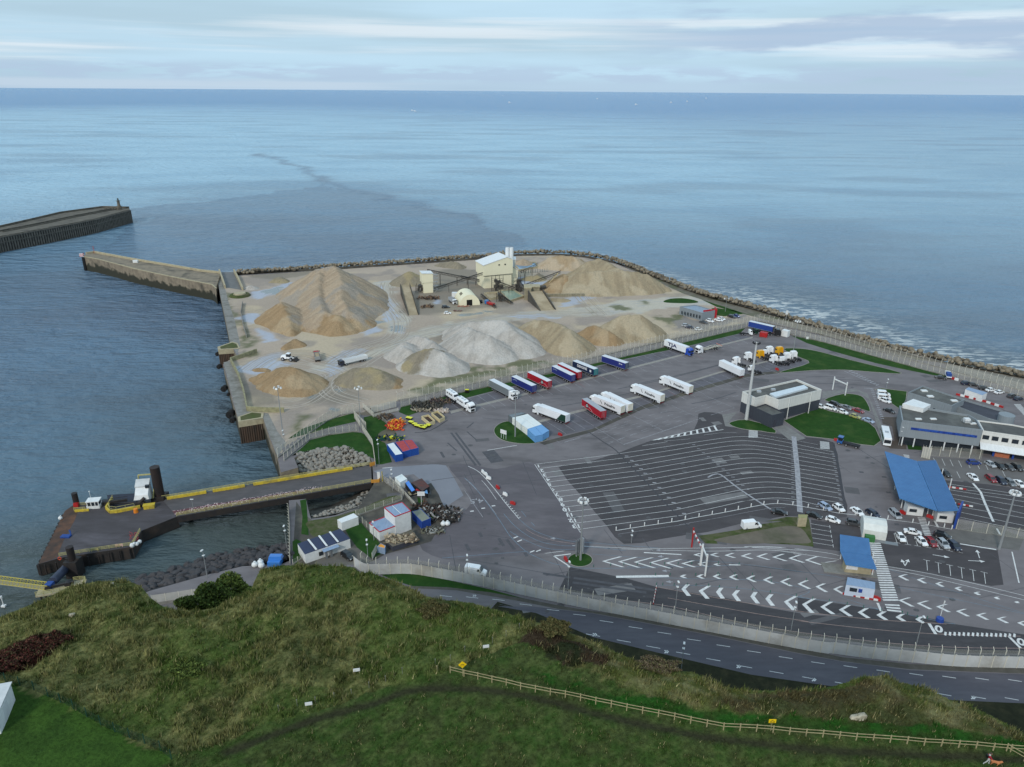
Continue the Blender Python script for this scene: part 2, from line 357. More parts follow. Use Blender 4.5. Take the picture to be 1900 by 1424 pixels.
# asphalt areas
sheet('lane_park',[sm_closed(ZZ('U',[(350,540),(600,500),(1050,370),(1430,228),(1900,120)])+ZZ('V',[(200,-10),(330,-25),(450,0),(520,90),(720,150),(1000,195),(1320,235),(1600,285),(1660,560),(1700,800),(1740,1060),(1350,1062),(1100,1050),(900,1090),(640,1130),(300,1215),(110,1240)])+ZZ('U',[(1500,1370),(1100,1420),(900,1210),(620,880)]),2)],A_dark,.006)
sheet('darkened_apron',[sm_closed(ZZ('N',[(60,215),(240,200),(480,240),(700,190),(820,200),(1000,470),(1210,790),(1300,900),(1240,960),(1000,960),(760,1000),(300,1020),(0,1030),(-200,900),(60,700),(260,540),(170,360)]),3)],M('asphalt_apron',srgb(96,91,96),.85,c2=srgb(86,82,86),c3=srgb(106,101,105),scale=.16,detail=10,stretch=(1,2.5,1,.9)),.0045)  # darker asphalt, with the darkening towards the foreground painted into its tone
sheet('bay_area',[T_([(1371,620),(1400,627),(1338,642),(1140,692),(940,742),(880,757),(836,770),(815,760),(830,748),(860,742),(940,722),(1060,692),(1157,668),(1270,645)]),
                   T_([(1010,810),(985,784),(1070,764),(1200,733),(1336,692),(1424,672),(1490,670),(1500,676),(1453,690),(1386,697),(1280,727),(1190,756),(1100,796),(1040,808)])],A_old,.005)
sheet('kerb_strip',[T_([(1000,822),(1100,796),(1190,754),(1280,724),(1386,694),(1453,688),(1453,692),(1386,700),(1280,731),(1190,761),(1100,802),(1010,826)])],MUD,.014)
sheet('pale_strip',[T_([(835,763),(880,752),(940,738),(1140,689),(1338,639),(1397,625),(1397,627.5),(1338,642),(1140,692.5),(940,742),(880,756.5),(837,768)]),
                     T_([(985,784),(1070,762),(1200,731),(1336,689.5),(1424,669.5),(1424,672),(1336,692.5),(1200,735),(1070,766.5),(988,788)])],STRIP,.010)
sheet('smooth_apron',[ZZ('M',[(1180,235),(1300,205),(1640,180),(1700,182),(1760,190),(1830,300),(1900,430),(1760,520),(1730,500),(1650,380),(1500,260),(1300,290),(1230,270)])],SCREED,.006)
sheet('dark_road',[ZZ('O',[(-200,440),(280,535),(560,615),(900,670),(1200,720),(1500,790),(1900,860)])+ZZ('P',[(600,655),(1000,690),(1300,705),(1869,790),(2200,860),(2200,1000),(1869,950),(1330,940),(900,900),(600,870),(200,815),(0,800)])+ZZ('O',[(1400,960),(900,850),(500,770),(100,700),(-300,640)])],A_vdark,.006)
sheet('chevron_island_dark',[ZZ('P',[(0,485),(700,590),(1000,640),(1300,700),(1000,690),(700,675),(0,600)])],A_vdark,.007)
sheet('road',[ZZ('S',[(-420,60),(-260,62),(0,92),(500,185),(900,268),(1100,305),(1400,342),(1900,360),(2500,400),(2500,560),(1900,488),(1550,472),(1050,412),(700,362),(300,268),(0,196),(-250,90)])],A_road,.012)
sheet('pavement',[ZZ('R',[(800,215),(1060,222),(1200,232),(1500,290),(1730,335),(1900,362)])+ZZ('S',[(300,118),(600,180),(900,240),(1100,285),(1400,315),(1900,335),(2500,375),(2500,400),(1900,357),(1400,338),(1100,302),(900,265),(500,182),(0,90)])+ZZ('R',[(1700,350),(1450,300),(1100,240),(850,228)])],M('kerb_paving',srgb(92,88,82),.9,c2=srgb(76,73,66),scale=.6),.016)
sheet('bank',[ZZ('S',[(-420,40),(-250,90),(0,196),(300,268),(700,362),(1050,412),(1550,472),(1900,488),(2500,560),(2500,1500),(1000,1500),(-1200,900)])],SCRUB,.008)
# huts yard and rubble ground
sheet('yard_dirt',[ZZ('M',[(1180,340),(1260,300),(1420,420),(1640,330),(1700,420),(1740,520),(1830,560),(1840,640),(1700,700),(1640,800),(1280,900),(1170,960),(900,985),(530,1000),(540,780),(560,480),(650,600),(700,640),(900,590),(1060,530)])],MUD,.008)
sheet('forecourt',[sm_closed(ZZ('M',[(700,980),(880,870),(1050,850),(1120,900),(1160,960),(1000,985)]),3)],M('gritty_tarmac',srgb(108,104,98),.9,c2=srgb(92,88,84),scale=.4),.014)
sheet('dirt_patch',[sm_closed(ZZ('O',[(1080,195),(1300,150),(1500,110),(1700,80),(1830,95),(1900,180),(1900,230),(1600,228),(1300,238),(1120,218)]),4),
                     sm_closed(ZZ('E',[(1530,880),(1640,830),(1700,900),(1650,960),(1560,950)]),3),sm_closed(ZZ('E',[(1310,700),(1400,690),(1500,640),(1560,700),(1420,720)]),3)],DIRT,.026)
sheet('terminal_forecourt',[ZZ('I',[(220,850),(480,850),(520,1230),(330,1220),(230,1150),(380,1130),(350,960),(240,930)])],M('brown_paving',srgb(88,78,72),.9,c2=srgb(76,68,62),scale=.5),.012)
sheet('visitor_park',[ZZ('J',[(740,180),(1420,215),(1900,230),(2300,260),(2300,640),(1900,540),(1400,490),(960,430),(860,230)])],M('asphalt_brownish',srgb(108,105,104),.85,c2=srgb(96,93,92),scale=.2,detail=10),.006)
sheet('booth_lanes',[ZZ('J',[(960,450),(1480,500),(1900,560),(2300,620),(2300,1120),(1900,1060),(1140,900)])],A_dark,.007)
sheet('service_park',[ZZ('K',[(740,620),(1290,700),(1290,860),(1060,830),(1080,970),(760,930)])],A_dark,.010)
sheet('lower_park',[ZZ('P',[(720,225),(640,30),(560,-80),(1100,-40),(1330,20),(1650,90),(1700,380),(1600,390),(1100,290)])],A_dark,.008)
sheet('footpath',[ZZ('H',[(500,1230),(620,1210),(820,1340),(700,1372),(640,1340)]),ZZ('H',[(0,1110),(150,1080),(100,1130),(60,1190),(180,1240),(30,1220)]),ZZ('H',[(980,950),(1180,890),(1340,880),(1440,960),(1480,1090),(1560,1350),(1640,1372),(1500,1070),(1420,900),(1300,850),(980,880)])],PAVE,.010)
sheet('concrete_patch',[ZZ('J',[(860,1060),(1580,1000),(1900,1130),(1840,1280),(1560,1240),(1150,1190)])],M('patch_concrete',srgb(108,106,103),.9,c2=srgb(92,90,88),scale=.3),.009)

# grass
lawns=[T_([(1385,607),(1303,628),(1122,671),(1030,692),(930,713),(852,730),(800,743),(744,756),(740,765),(757,772),(771,767),(800,757),(868,738),(910,727),(1005,704),(1060,691),(1157,667),(1270,644),(1373,619)]),
 sm_closed(ZZ('F',[(1160,770),(1080,790),(1030,840),(1050,900),(1130,945),(1270,968),(1400,962),(1500,925),(1380,880),(1250,800)]),4),
 sm_closed(ZZ('V',[(540,75),(700,50),(960,130),(1000,192),(850,170),(720,158),(600,135),(525,100)]),2),
 ZZ('H',[(600,1165),(950,1035),(1050,1072),(1240,1112),(1440,1190),(1500,1240),(1560,1372)])+T_([(1634,819),(1622,828),(1594.6,825),(1555,816.5),(1496,810)]),
 sm_closed(ZZ('H',[(1000,965),(1180,905),(1330,915),(1400,960),(1450,1070),(1380,1060),(1200,1010)]),3),
 sm_closed(ZZ('H',[(600,465),(760,460),(950,490),(1250,570),(1760,700),(1500,692),(1200,670),(900,674),(600,696),(595,680),(850,600),(740,540)]),3),
 ZZ('H',[(1490,860),(1560,850),(1810,880),(1800,960),(1750,1060),(1660,1000),(1640,930),(1560,870)]),
 T_([(1468,623),(1530,636),(1600,655),(1663,672),(1758,697),(1760,703),(1734,697),(1679,686),(1624,674),(1548,653),(1497,637)]),
 sm_closed(ZZ('D',[(720,565),(780,545),(880,540),(980,555),(1025,575),(950,585),(750,580)]),3),
 ZZ('D',[(1140,630),(1180,625),(1350,650),(1420,680),(1250,700),(1180,690)]),
 ZZ('E',[(735,925),(860,835),(1080,760),(1320,695),(1345,770),(1100,825),(935,875)]),
 ZZ('E',[(930,935),(1110,890),(1300,865),(1380,870),(1430,900),(1480,960),(1492,1100),(1450,1085),(1230,990),(1000,1015),(790,1055),(770,1075),(860,1000)]),
 ZZ('E',[(1400,735),(1490,715),(1560,760),(1620,800),(1560,900),(1590,960),(1620,1040),(1650,1130),(1560,1150),(1510,1150),(1480,960),(1420,890)]),
 [Z('N',1218+108*math.cos(a*math.pi/16),1042+60*math.sin(a*math.pi/16))for a in range(32)],
 ZZ('R',[(655,148),(780,142),(870,148),(1060,182),(1300,235),(1500,290),(1300,252),(1050,222),(840,215),(740,185)]),
 ZZ('M',[(590,470),(640,460),(650,600),(660,750),(600,740),(610,600)]),ZZ('M',[(530,800),(560,780),(600,800),(600,900),(570,980),(535,980)]),
 ZZ('M',[(950,700),(1080,650),(1150,730),(1220,800),(1270,880),(1170,940),(1050,850),(990,770)]),
 ZZ('I',[(520,1150),(700,1160),(700,1240),(540,1230)]),
 ZZ('M',[(1530,440),(1640,520),(1700,600),(1640,640),(1540,520)]),
 T_([(1270,541),(1400,578),(1500,608),(1600,636),(1700,664),(1700,668),(1600,643),(1500,616),(1400,588),(1330,570)]),
]
sheet('grass_ground',lawns,GRASS,.020)
sheet('rough_grass_ground',[ZZ('O',[(930,165),(1100,140),(1290,110),(1500,60),(1680,35)])+ZZ('K',[(240,640),(480,590),(700,590),(720,620),(770,920),(600,900),(0,870),(-300,855)])+ZZ('O',[(1100,235),(990,232)]),
    sm_closed(ZZ('M',[(650,640),(880,600),(1060,545),(1300,440),(1400,450),(1060,590),(870,720),(700,760),(660,700)]),3)],M('patchy_grass',srgb(62,78,36),.95,c2=srgb(96,92,74),c3=srgb(48,60,30),scale=.5,bump=.4,detail=12,spec=.1),.022)

# ---- painted markings
def marks(name,mat,z,strips=(),polys=()):
    mb=MB()
    for pts,w in strips:mb.strip(pts,w,z)
    for p in polys:mb.sheet(p,z)
    return tag(mb.build(name,mat),kind='structure')
# curved lanes: start (U), through (U right edge), crest and exit (V)
ls=[(90,505,1050,385),(130,555,1100,434),(160,607,1160,484),(200,660,1215,530),(215,712,1265,580),(255,768,1315,632),(300,824,1370,686),(345,881,1420,740),(365,942,1475,795),(410,1000,1530,855),(440,1058,1585,908),(480,1122,1640,968),(520,1187,1700,1030),(575,1255,1760,1093)]
crest=[(630,226,1200,303,1600,385),(620,270,1205,345,1610,416),(635,315,1208,385,1618,458),(665,357,1210,425,1622,496),(700,403,1212,468,1628,540),(735,449,1215,515,1635,582),(765,495,1218,556,1642,625),(795,543,1222,598,1650,672),(825,594,1226,642,1660,720),(860,645,1230,690,1668,770),(885,697,1234,738,1675,816),(920,750,1240,789,1685,868),(955,805,1244,840,1692,918),(975,863,1250,890,1440,935)]
st=[]
for(a,b,c0,d),(e,f,g,h,i,j)in zip(ls,crest):
    p0,p1,p2,p3,p4=Z('U',a,b),Z('U',c0,d),Z('V',e,f),Z('V',g,h),Z('V',i,j)
    # straight, a bend through the crest, straight
    q0=P(*[U for U in(1260+(e-330)/5.588,770+(f+38)/5.588)]);q1=Z('V',e+240,f+16)
    st.append(([p0,p1,q0],.14));st.append((smooth_line([p1,q0,p2,q1,p3],10)[10:],.14));st.append(([p3,p4],.14))
marks('lane_marking',PAINT,.014,st+[([Z('U',75,508),Z('U',600,1290)],.16),(ZZ('U',[(1310,295),(1600,248)]),.12),(ZZ('U',[(1560,240),(1860,215)]),.08),(ZZ('V',[(260,210),(420,188),(600,186)]),.08),(ZZ('V',[(820,205),(1180,262)]),.08),(ZZ('V',[(1230,270),(1440,310)]),.08)])
marks('lane_marking',PAINT_F,.014,[(smooth_line(ZZ('V',[(600,905),(800,880),(975,876),(1250,905)]),6),.1),(smooth_line(ZZ('U',[(1030,1310),(1500,1240),(1857,1190)]),4),.1),(smooth_line(ZZ('V',[(0,1140),(400,1070),(900,975),(1100,960)]),5),.1)])
# boundary line with raised posts
kerbline=smooth_line(ZZ('U',[(1010,1268),(1340,1216),(1650,1170)])+ZZ('V',[(0,1100),(200,1060),(480,1010),(750,956),(880,932),(1020,920),(1180,935),(1340,962),(1500,990),(1660,1020),(1880,1045)])+ZZ('J',[(0,880),(600,950),(1050,1030)]),4)
marks('lane_marking',PAINT,.018,[(kerbline,.22)])
# small marks beside the lanes and the bay numbers at their head
st=[]
for(a,b,c0,d)in ls[1:]:
    x,y=Z('U',c0+30,d-22);st.append(([(x-.6,y),(x+.6,y-.1)],.5))
for(e,f,g,h,i,j)in crest:
    x,y=Z('V',1180,h+12);st.append(([(x-.5,y),(x+.5,y-.1)],.3))
    x,y=Z('V',i-5,j+14);st.append(([(x-.5,y),(x+.4,y-.1)],.35))
for t in range(12):
    x,y=Z('V',150+51*t,310+42*t);st.append(([(x-.5,y),(x+.5,y-.1)],.35))
marks('lane_marking',PAINT_F,.015,st)
def text(body,size,loc,rz,mat,name='number',parent=None,kind='structure',rx=0.0,ext=.0,align='CENTER',bold=0.0):
    cu=bpy.data.curves.new(name,'FONT');cu.body=body;cu.size=size;cu.extrude=ext;cu.align_x=align;cu.align_y='CENTER';cu.offset=bold
    tmp=bpy.data.objects.new('tmp',cu);col.objects.link(tmp)
    me=bpy.data.meshes.new_from_object(tmp.evaluated_get(bpy.context.evaluated_depsgraph_get()));bpy.data.objects.remove(tmp)
    me.materials.clear();me.materials.append(mat)
    o=bpy.data.objects.new(name,me);col.objects.link(o);o.location=loc;o.rotation_euler=(rx,0,rz)
    if parent:o.parent=parent
    if kind and not parent:o['kind']=kind
    return o
bpy.context.view_layer.update()
for n,(a,b,c0,d)in enumerate(ls[:-1]):
    x,y=Z('U',a+28+(5 if n>8 else 0),(b+ls[n+1][1])/2-4);text(str(n+1),2.6,(x,y,.02),R(188),PAINT,'lane_number',bold=.06)
x,y=Z('N',305,522);text('4,5',3.4,(x,y,.02),R(188),PAINT_F,'lane_number',bold=.06)
# hatched triangle
mb=MB();tri=ZZ('G',[(893,1225),(1465,1090),(1530,1128)]);mb.strip(tri+[tri[0]],.25,.016)
for t in range(1,11):
    f0=t/11;a=Vector(tri[0]).lerp(Vector(tri[2]),f0);b=Vector(tri[0]).lerp(Vector(tri[1]),min(1,f0+.06));mb.strip([tuple(a),tuple(b)],.75,.0165)
tag(mb.build('hatched_marking',PAINT),kind='structure')
# dashed lanes between the bays and the lane park
def dashes(pts,on,off,w,start=0):
    out=[];s=start;L=sum(math.dist(a,b)for a,b in zip(pts,pts[1:]))
    while s<L:
        out.append(([q[:2]for q in along(pts,on,s)[:2]],w));s+=on+off
    return[q for q in out if len(q[0])>1]
st=[]
for ln in([(370,268),(860,130),(1250,10)],[(900,262),(1180,175),(1480,90),(1857,-30)],[(850,215),(1130,120),(1480,0)]):st+=dashes(ZZ('U',ln),3.2,2.4,.14)
for ln in([(110,1245),(700,1050),(1070,955)],[(480,1150),(1100,990),(1680,820)],[(500,1260),(1060,1040),(1600,870)]):st+=dashes(ZZ('G',ln),3.4,2.6,.12)
for ln in([(404,1110),(650,1258),(1325,1030),(1075,915)],[(740,1010),(1005,1140)],[(1370,828),(1630,938),(1420,1000)],[(1640,740),(1760,800)],[(60,1228),(95,1250),(230,1210)]):st.append((ZZ('G',ln),.16))
for ln in([(780,90),(1100,282),(1860,25)],):st.append((ZZ('U',ln),.14))
marks('lane_marking',PAINT_F,.0145,st)
# bay lines of the lorry parks
row1=[(p,q)for p,q in(((850,733),(875,762)),((905,727),(932,752)),((895,729),(921,754)),)]
st=[]
def bays(a0,a1,b0,b1,n,skip=()):
    for i in range(n+1):
        if i in skip:continue
        t=i/n;st.append(([P(a0[0]+(a1[0]-a0[0])*t,a0[1]+(a1[1]-a0[1])*t),P(b0[0]+(b1[0]-b0[0])*t,b0[1]+(b1[1]-b0[1])*t)],.13))
bays((834,746),(1160,668),(868,771),(1200,690),19)
bays((1180,664),(1372,619),(1218,682),(1402,634),13)
bays((1010,780),(1440,668),(1050,805),(1480,684),25)
st.append((T_([(834,747),(1060,692),(1160,668),(1372,619)]),.15))
marks('bay_line',PAINT_F,.0142,st)
marks('bay_line',PAINT_R,.0143,[(ZZ('G',[(a,b),(a+60,b+40)]),.12)for a,b in((250,715),(560,830),(1050,790),(930,780),(130,1040),(1290,470),(1590,330),(430,650))])
# chevrons
def chev(k,x,y,dx1,dy1,dx2,dy2,w=.6):
    t=Z(k,x,y);a=Z(k,x+dx1,y+dy1);b=Z(k,x+dx2,y+dy2)
    u=Vector(a)-Vector(t);v=Vector(b)-Vector(t);off=Vector((w*1.5,0))
    return[[t,a,tuple(Vector(a)+off),tuple(Vector(t)+off)],[t,tuple(Vector(t)+off),tuple(Vector(b)+off),b]]
pol=[]
for i,x in enumerate((80,220,360,498,638,778,920,1060)):
    s=1-max(0,i-3)*.19;pol+=chev('O',x,388+i*4,150*s,-40*s,170*s,52*s)
for i,(x,y)in enumerate(((885,332),(1028,332),(1160,336),(1302,342),(1440,346),(1580,352),(1722,362),(1868,378))):
    s=.35+.1*i;pol+=chev('O',x,y,75*s+20,-28*s-4,110*s+15,40*s)
for i,(x,y)in enumerate(((862,1095),)):pol+=chev('K',x,y,140,-22,160,58)
for i,(x,y)in enumerate(((765,522),(912,522),(1055,522),(1198,527),(1348,540),(1498,552),(1648,568),(1803,588))):
    s=.35+.1*i;pol+=chev('O',x,y,60*s+10,-25*s-6,80*s+8,42*s)
for i,(x,y)in enumerate(((147,396),(292,416))):pol+=chev('P',x,y,60,-26,76,44)
for i,(x,y)in enumerate(((780,633),(932,650),(1085,660),(1226,682),(1388,700),(1520,720),(1683,745),(1843,768))):
    s=(.8,1,.7,.7,.8,.8,1.2,1.2)[i];pol+=chev('O',x,y,(40,75,30,35,28,35,90,90)[i],-20-25*s,60*s,30+38*s,.7)
for i,(x,y)in enumerate(((187,563),(340,587),(495,608),(650,630),(808,647),(970,665))):
    s=1-.1*i;pol+=chev('P',x,y,72*s,-42*s,90*s,66*s-6,.7)
for i,(x,y)in enumerate(((828,310),(982,338),(1135,370),(1293,408),(1452,447),(1618,486),(1787,522))):
    s=1-.12*i;pol+=chev('P',x,y,55*s,-16*s,66*s,34*s,.6)
for i,(x,y)in enumerate(((830,508),(983,533),(1143,560),(1306,598),(1472,630),(1642,660),(1812,694))):
    s=1-.06*i;pol+=chev('P',x,y,78*s,-22*s,106*s,52*s,.6)
pol+=chev('N',900,984,165,-22,30,12,.4)[:1]
marks('chevron_marking',PAINT,.016,[(ZZ('O',[(205,526),(670,519)]),.9),(ZZ('N',[(985,1008),(1120,1095)]),.4),(ZZ('N',[(985,1008),(1135,988)]),.4),(ZZ('O',[(450,312),(780,330)]),.4),(ZZ('O',[(1200,420),(1300,422)]),.4)],pol)
# running lines of the approach roads
st=[];stb=[];sto=[]
for ln in([('O',-180,250),('O',400,275),('O',1000,272),('O',1600,265),('O',1900,295),('K',0,920),('K',400,925),('K',900,985),('K',1060,1020)],
           [('O',250,280),('O',1000,300),('O',1550,290),('O',1900,325),('K',400,965),('K',1050,1060)],
           [('O',560,615),('O',1000,695),('O',1500,780),('O',1900,840),('P',0,600),('P',600,665),('P',1000,690),('P',1230,705)],
           [('O',660,712),('O',1100,790),('O',1500,860),('O',1900,920),('P',0,678),('P',600,745),('P',1000,778),('P',1500,800),('P',1840,805)],
           [('O',200,725),('O',700,790),('O',1300,930),('P',0,770),('P',600,845),('P',1000,880),('P',1400,900),('P',1900,905)],
           [('P',720,225),('P',1100,290),('P',1500,380),('P',1869,470),('P',2100,530)],[('P',750,250),('P',1100,320),('P',1869,505)]):
    st.append((smooth_line([Z(*q)for q in ln],4),.14))
marks('lane_marking',PAINT_O,.0155,st[2:5]);marks('lane_marking',PAINT,.0155,st[:2]+st[5:])
for ln in([('O',0,325),('O',600,370),('O',1200,400),('O',1900,490),('K',0,1120),('K',900,1230),('K',1100,1270)],[('O',300,435),('O',900,436),('O',1300,420)],[('P',0,485),('P',300,520),('P',700,590)],[('P',750,250),('P',1000,340),('P',1869,615)],[('P',860,615),('P',1060,660),('P',1300,705)],
           [('O',560,600),('O',1000,605),('O',1500,650),('O',1900,715)],[('O',450,530),('O',1000,545),('O',1500,560),('O',1900,640),('P',0,480)],[('P',830,400),('P',1300,500),('P',1869,620)],[('P',350,480),('P',690,590)]):
    stb.append((smooth_line([Z(*q)for q in ln],4),.12))
for ln in([(200,320),(280,390),(420,570),(520,710),(600,830),(720,950),(820,1010),(970,1070),(1130,1100),(1300,1115),(1900,1110)],[(545,635),(640,740),(760,830),(900,890),(1060,915),(1190,920),(1400,935),(1620,960)],
           [(600,790),(700,850),(860,920),(1000,950),(1180,945)],[(680,680),(760,750),(900,820),(1100,870),(1300,890),(1900,935)],[(0,1025),(300,1000),(760,965)],[(700,610),(740,660)],[(785,710),(820,745)]):
    stb.append((smooth_line(ZZ('N',ln),4),.16))
marks('lane_marking',PAINT_B,.0158,stb)
marks('lane_marking',PAINT,.0156,[(smooth_line(ZZ('N',[(230,215),(330,270),(450,400),(560,540),(680,680)]),5),.2),(ZZ('N',[(400,76),(660,32)]),.25),(smooth_line(ZZ('N',[(350,340),(410,410),(480,510)]),4),.12),(ZZ('M',[(1250,212),(1330,205)]),.3)]+
      [(ZZ('N',[(x,y),(x+32,y-4)]),.5)for x,y in((140,640),(248,614),(348,588),(438,567))]+[(ZZ('N',[(510+17*i,478+19*i),(522+17*i,474+19*i)]),.3)for i in range(11)]+[(ZZ('N',[(x,y),(x+40,y-16)]),.4)for x,y in((630,850),(665,880),(775,975),(830,968))])
marks('lane_marking',PAINT_O,.0157,[(smooth_line(ZZ('N',[(740,772),(830,822),(980,870),(1170,900)]),4),.14)])
marks('lane_marking',PAINT_F,.0156,[(smooth_line(ZZ('N',[(200,430),(280,550),(360,665)]),3),.14),(smooth_line(ZZ('N',[(200,320),(330,450),(480,640)]),4),.14)])
# zebra crossings
def zebra(k,a,b,c0,d,n,w=.5):  # quad corners a->b one side, d->c other side
    A,B,C,D=[Vector(Z(k,*q))for q in(a,b,c0,d)];out=[]
    for i in range(n):
        t=(i+.25)/n;out.append(([tuple(A.lerp(B,t)),tuple(D.lerp(C,t))],(B-A).length/n*w))
    return out
marks('zebra_crossing',PAINT,.017,zebra('b',(830,420),(1060,1400),(1320,1400),(1010,425),26,.55)+zebra('P',(720,540),(745,605),(860,620),(840,545),3,.55)+zebra('V',(722,160),(720,240),(816,240),(816,168),8)+zebra('V',(1460,275),(1465,355),(1562,362),(1556,285),8)
    +zebra('J',(650,890),(735,1110),(815,1112),(740,895),12)+zebra('J',(480,150),(500,190),(556,195),(550,158),4)+zebra('I',(1780,700),(1900,830),(1990,860),(1860,700),12))
marks('zebra_crossing',PAINT_F,.017,[(ZZ('H',[(1240+26*i,682+13.5*i),(1275+26*i,676+13.5*i)]),.55)for i in range(11)]+[(ZZ('H',[(1450+6.5*i,855+18*i),(1480+6.5*i,858+18*i)]),.6)for i in range(17)]+[(ZZ('H',[(1195,680),(1550,838)]),.3),(ZZ('H',[(1390,848),(1470,850)]),.4)])
# parking bays with T ends, arrows, speed marks
def tbar(k,x0,y0,x1,y1,at=1,L=.8,w=.12):
    a,b=Vector(Z(k,x0,y0)),Vector(Z(k,x1,y1));e=b if at else a;d=(b-a).normalized();n=Vector((-d.y,d.x))*L
    return[([tuple(a),tuple(b)],w),([tuple(e-n),tuple(e+n)],w)]
st=[]
for i in range(5):st+=tbar('K',735+7*i,665+52*i,948+9*i,700+52*i)
for x0,y0,x1,y1 in((372,1078,408,1188),(508,1110,535,1208),(610,1110,650,1225),(735,1130,770,1243),(865,1150,910,1265),(1010,1200,1022,1282),(1130,1230,1142,1300)):st+=tbar('J',x0,y0,x1,y1)
for i in range(6):st+=tbar('P',1065+95*i,178+20*i,1072+96*i,262+22*i,0)
for x in(835,935,1030,1130,1230,1340,1440):st.append((ZZ('J',[(x,190+(x-835)*.1),(x+38,270+(x-835)*.1)]),.12))
for x,y in((1110,350),(1640,330)):st.append((ZZ('J',[(x,y),(x+40,y+80)]),.12))
st+=[(ZZ('P',[(1340,42),(1640,90)]),.5),(ZZ('P',[(1770,108),(1828,365)]),.3),(ZZ('P',[(1085,700),(1140,788)]),.7),(ZZ('P',[(1745,808),(1840,902)]),.6),(ZZ('P',[(660,530),(690,600)]),.6)]
st+=[(ZZ('P',[(1222+38*i,770+i),(1218+38*i,798+i)]),.45)for i in range(16)]
for y0,y1 in((500,530),(545,560),(570,610),(620,670),(670,750),(760,800),(825,890),(890,950)):st.append((ZZ('J',[(1000+(y0-500)*.35,y0-5),(1900,y1+95)]),.13))
st+=[(ZZ('J',[(1300,490),(1390,590),(1440,720),(1540,940)]),.7),(ZZ('J',[(850,930),(890,1005)]),.6),(ZZ('J',[(1580,1020),(1620,1090)]),.5)]
marks('bay_line',PAINT,.0172,st)
for x,y in((1165,748),(1845,855)):text('0',3.4,(*Z('P',x,y),.02),R(-28),PAINT,'lane_number',bold=.1)
def arrow(k,x0,y0,x1,y1,w=.22,hw=.6,hl=1.3):
    a,b=Vector(Z(k,x0,y0)),Vector(Z(k,x1,y1));d=(b-a).normalized();n=Vector((-d.y,d.x));m=b-d*hl
    return[[tuple(a+n*w/2),tuple(m+n*w/2),tuple(m+n*hw),tuple(b),tuple(m-n*hw),tuple(m-n*w/2),tuple(a-n*w/2)]]
marks('arrow_marking',PAINT,.0174,[],arrow('P',1115,132,1255,155)+arrow('P',1502,160,1480,92)+arrow('P',1408,180,1548,188)+arrow('P',887,225,858,170)+arrow('P',887,225,916,170))
marks('arrow_marking',PAINT_F,.0174,[],arrow('O',620,292,550,290)+arrow('O',625,348,568,346)+arrow('O',680,474,605,474)+arrow('O',705,570,640,569)+arrow('N',1000,853,950,850))
# road dashes and double chevrons
st=[]
for x,y in((30,123),(158,150),(285,174),(415,204),(545,230),(680,256),(820,282),(962,305),(1105,322),(1250,341),(1395,356),(1540,368),(1685,376),(1830,383)):st.append((ZZ('S',[(x,y),(x+60,y+9)]),.16))
for x,y in((-30,182),(105,208),(235,235),(367,262),(500,290),(640,321),(778,346),(922,371),(1066,394),(1518,444),(1670,457),(1815,463)):st.append((ZZ('S',[(x,y),(x+62,y+11)]),.16))
for x,y in((1000,270),(1155,278),(1310,292),(1470,320),(1630,352),(1785,380)):st.append((ZZ('R',[(x,y),(x+72,y+8)]),.14))
for x,y in((0,185),(316,260),(634,325),(966,383),(1668,462)):
    for dx in(0,9):st.append((ZZ('S',[(x+dx,y-6),(x+dx+8,y),(x+dx,y+7)]),.28))
st+=[(ZZ('R',[(1195,266),(1203,272),(1195,277)]),.2),(ZZ('R',[(1206,266),(1214,272),(1206,277)]),.2)]
marks('lane_marking',PAINT,.0176,st)
# tar seams, tyre marks, patched strips
marks('tar_seam',TAR,.0150,[(smooth_line(ZZ('U',[(665,120),(760,180),(870,255),(980,325),(1050,390),(1270,620),(1470,840),(1680,1060),(1857,1240)]),4),.45),(ZZ('V',[(1600,290),(1660,580),(1700,830),(1725,1000)]),.7),(ZZ('F',[(390,690),(450,520)]),.01),(smooth_line(ZZ('F',[(330,870),(470,850),(620,760)]),3),.5)])
marks('pale_seam',PAINT_F,.0149,[(ZZ('V',[(1190,225),(1225,560),(1255,1010)]),1.6),(smooth_line(ZZ('V',[(300,650),(350,622),(430,620),(560,720),(700,820),(950,980)]),3),.6)])
tm=[]
for x0,y0,x1,y1,w in((650,870,870,1160,.8),(690,870,910,1160,.8),(620,960,700,1030,.6),(560,1040,590,1090,.9),(790,860,880,940,.5),(975,1030,1060,1130,4.5),(850,780,790,830,.6)):tm.append((ZZ('F',[(x0,y0),(x1,y1)]),w))
for x0,y0,x1,y1 in((500,850,545,920),(570,860,640,950),(890,1160,1130,1195),(1160,1200,1900,1310),(1150,1240,1800,1330),(210,900,240,960),(330,800,350,840),(730,980,750,1010)):tm.append((ZZ('N',[(x0,y0),(x1,y1)]),.9))
for x0,y0,x1,y1 in((600,770,1500,560),(700,740,1700,500),(100,920,900,760),(1250,900,1640,800),(1600,1330,1000,1420)):tm.append((smooth_line([Z('G',x0,y0),Z('G',(x0+x1)/2,(y0+y1)/2+12),Z('G',x1,y1)],5),.5))
for x0,y0,x1,y1 in((400,690,1100,490),(820,740,1200,745),(900,800,1500,830),(1080,760,1560,800),(900,420,1140,520)):tm.append((smooth_line([Z('H',x0,y0),Z('H',(x0+x1)/2,(y0+y1)/2-8),Z('H',x1,y1)],5),.5))
for x,y in((1290,96),(1540,150),(1590,320),(1680,670)):tm.append((ZZ('K',[(x-20,y),(x+30,y+3)]),1.0))
marks('tyre_marks',TYRE_MARK,.0130,tm)

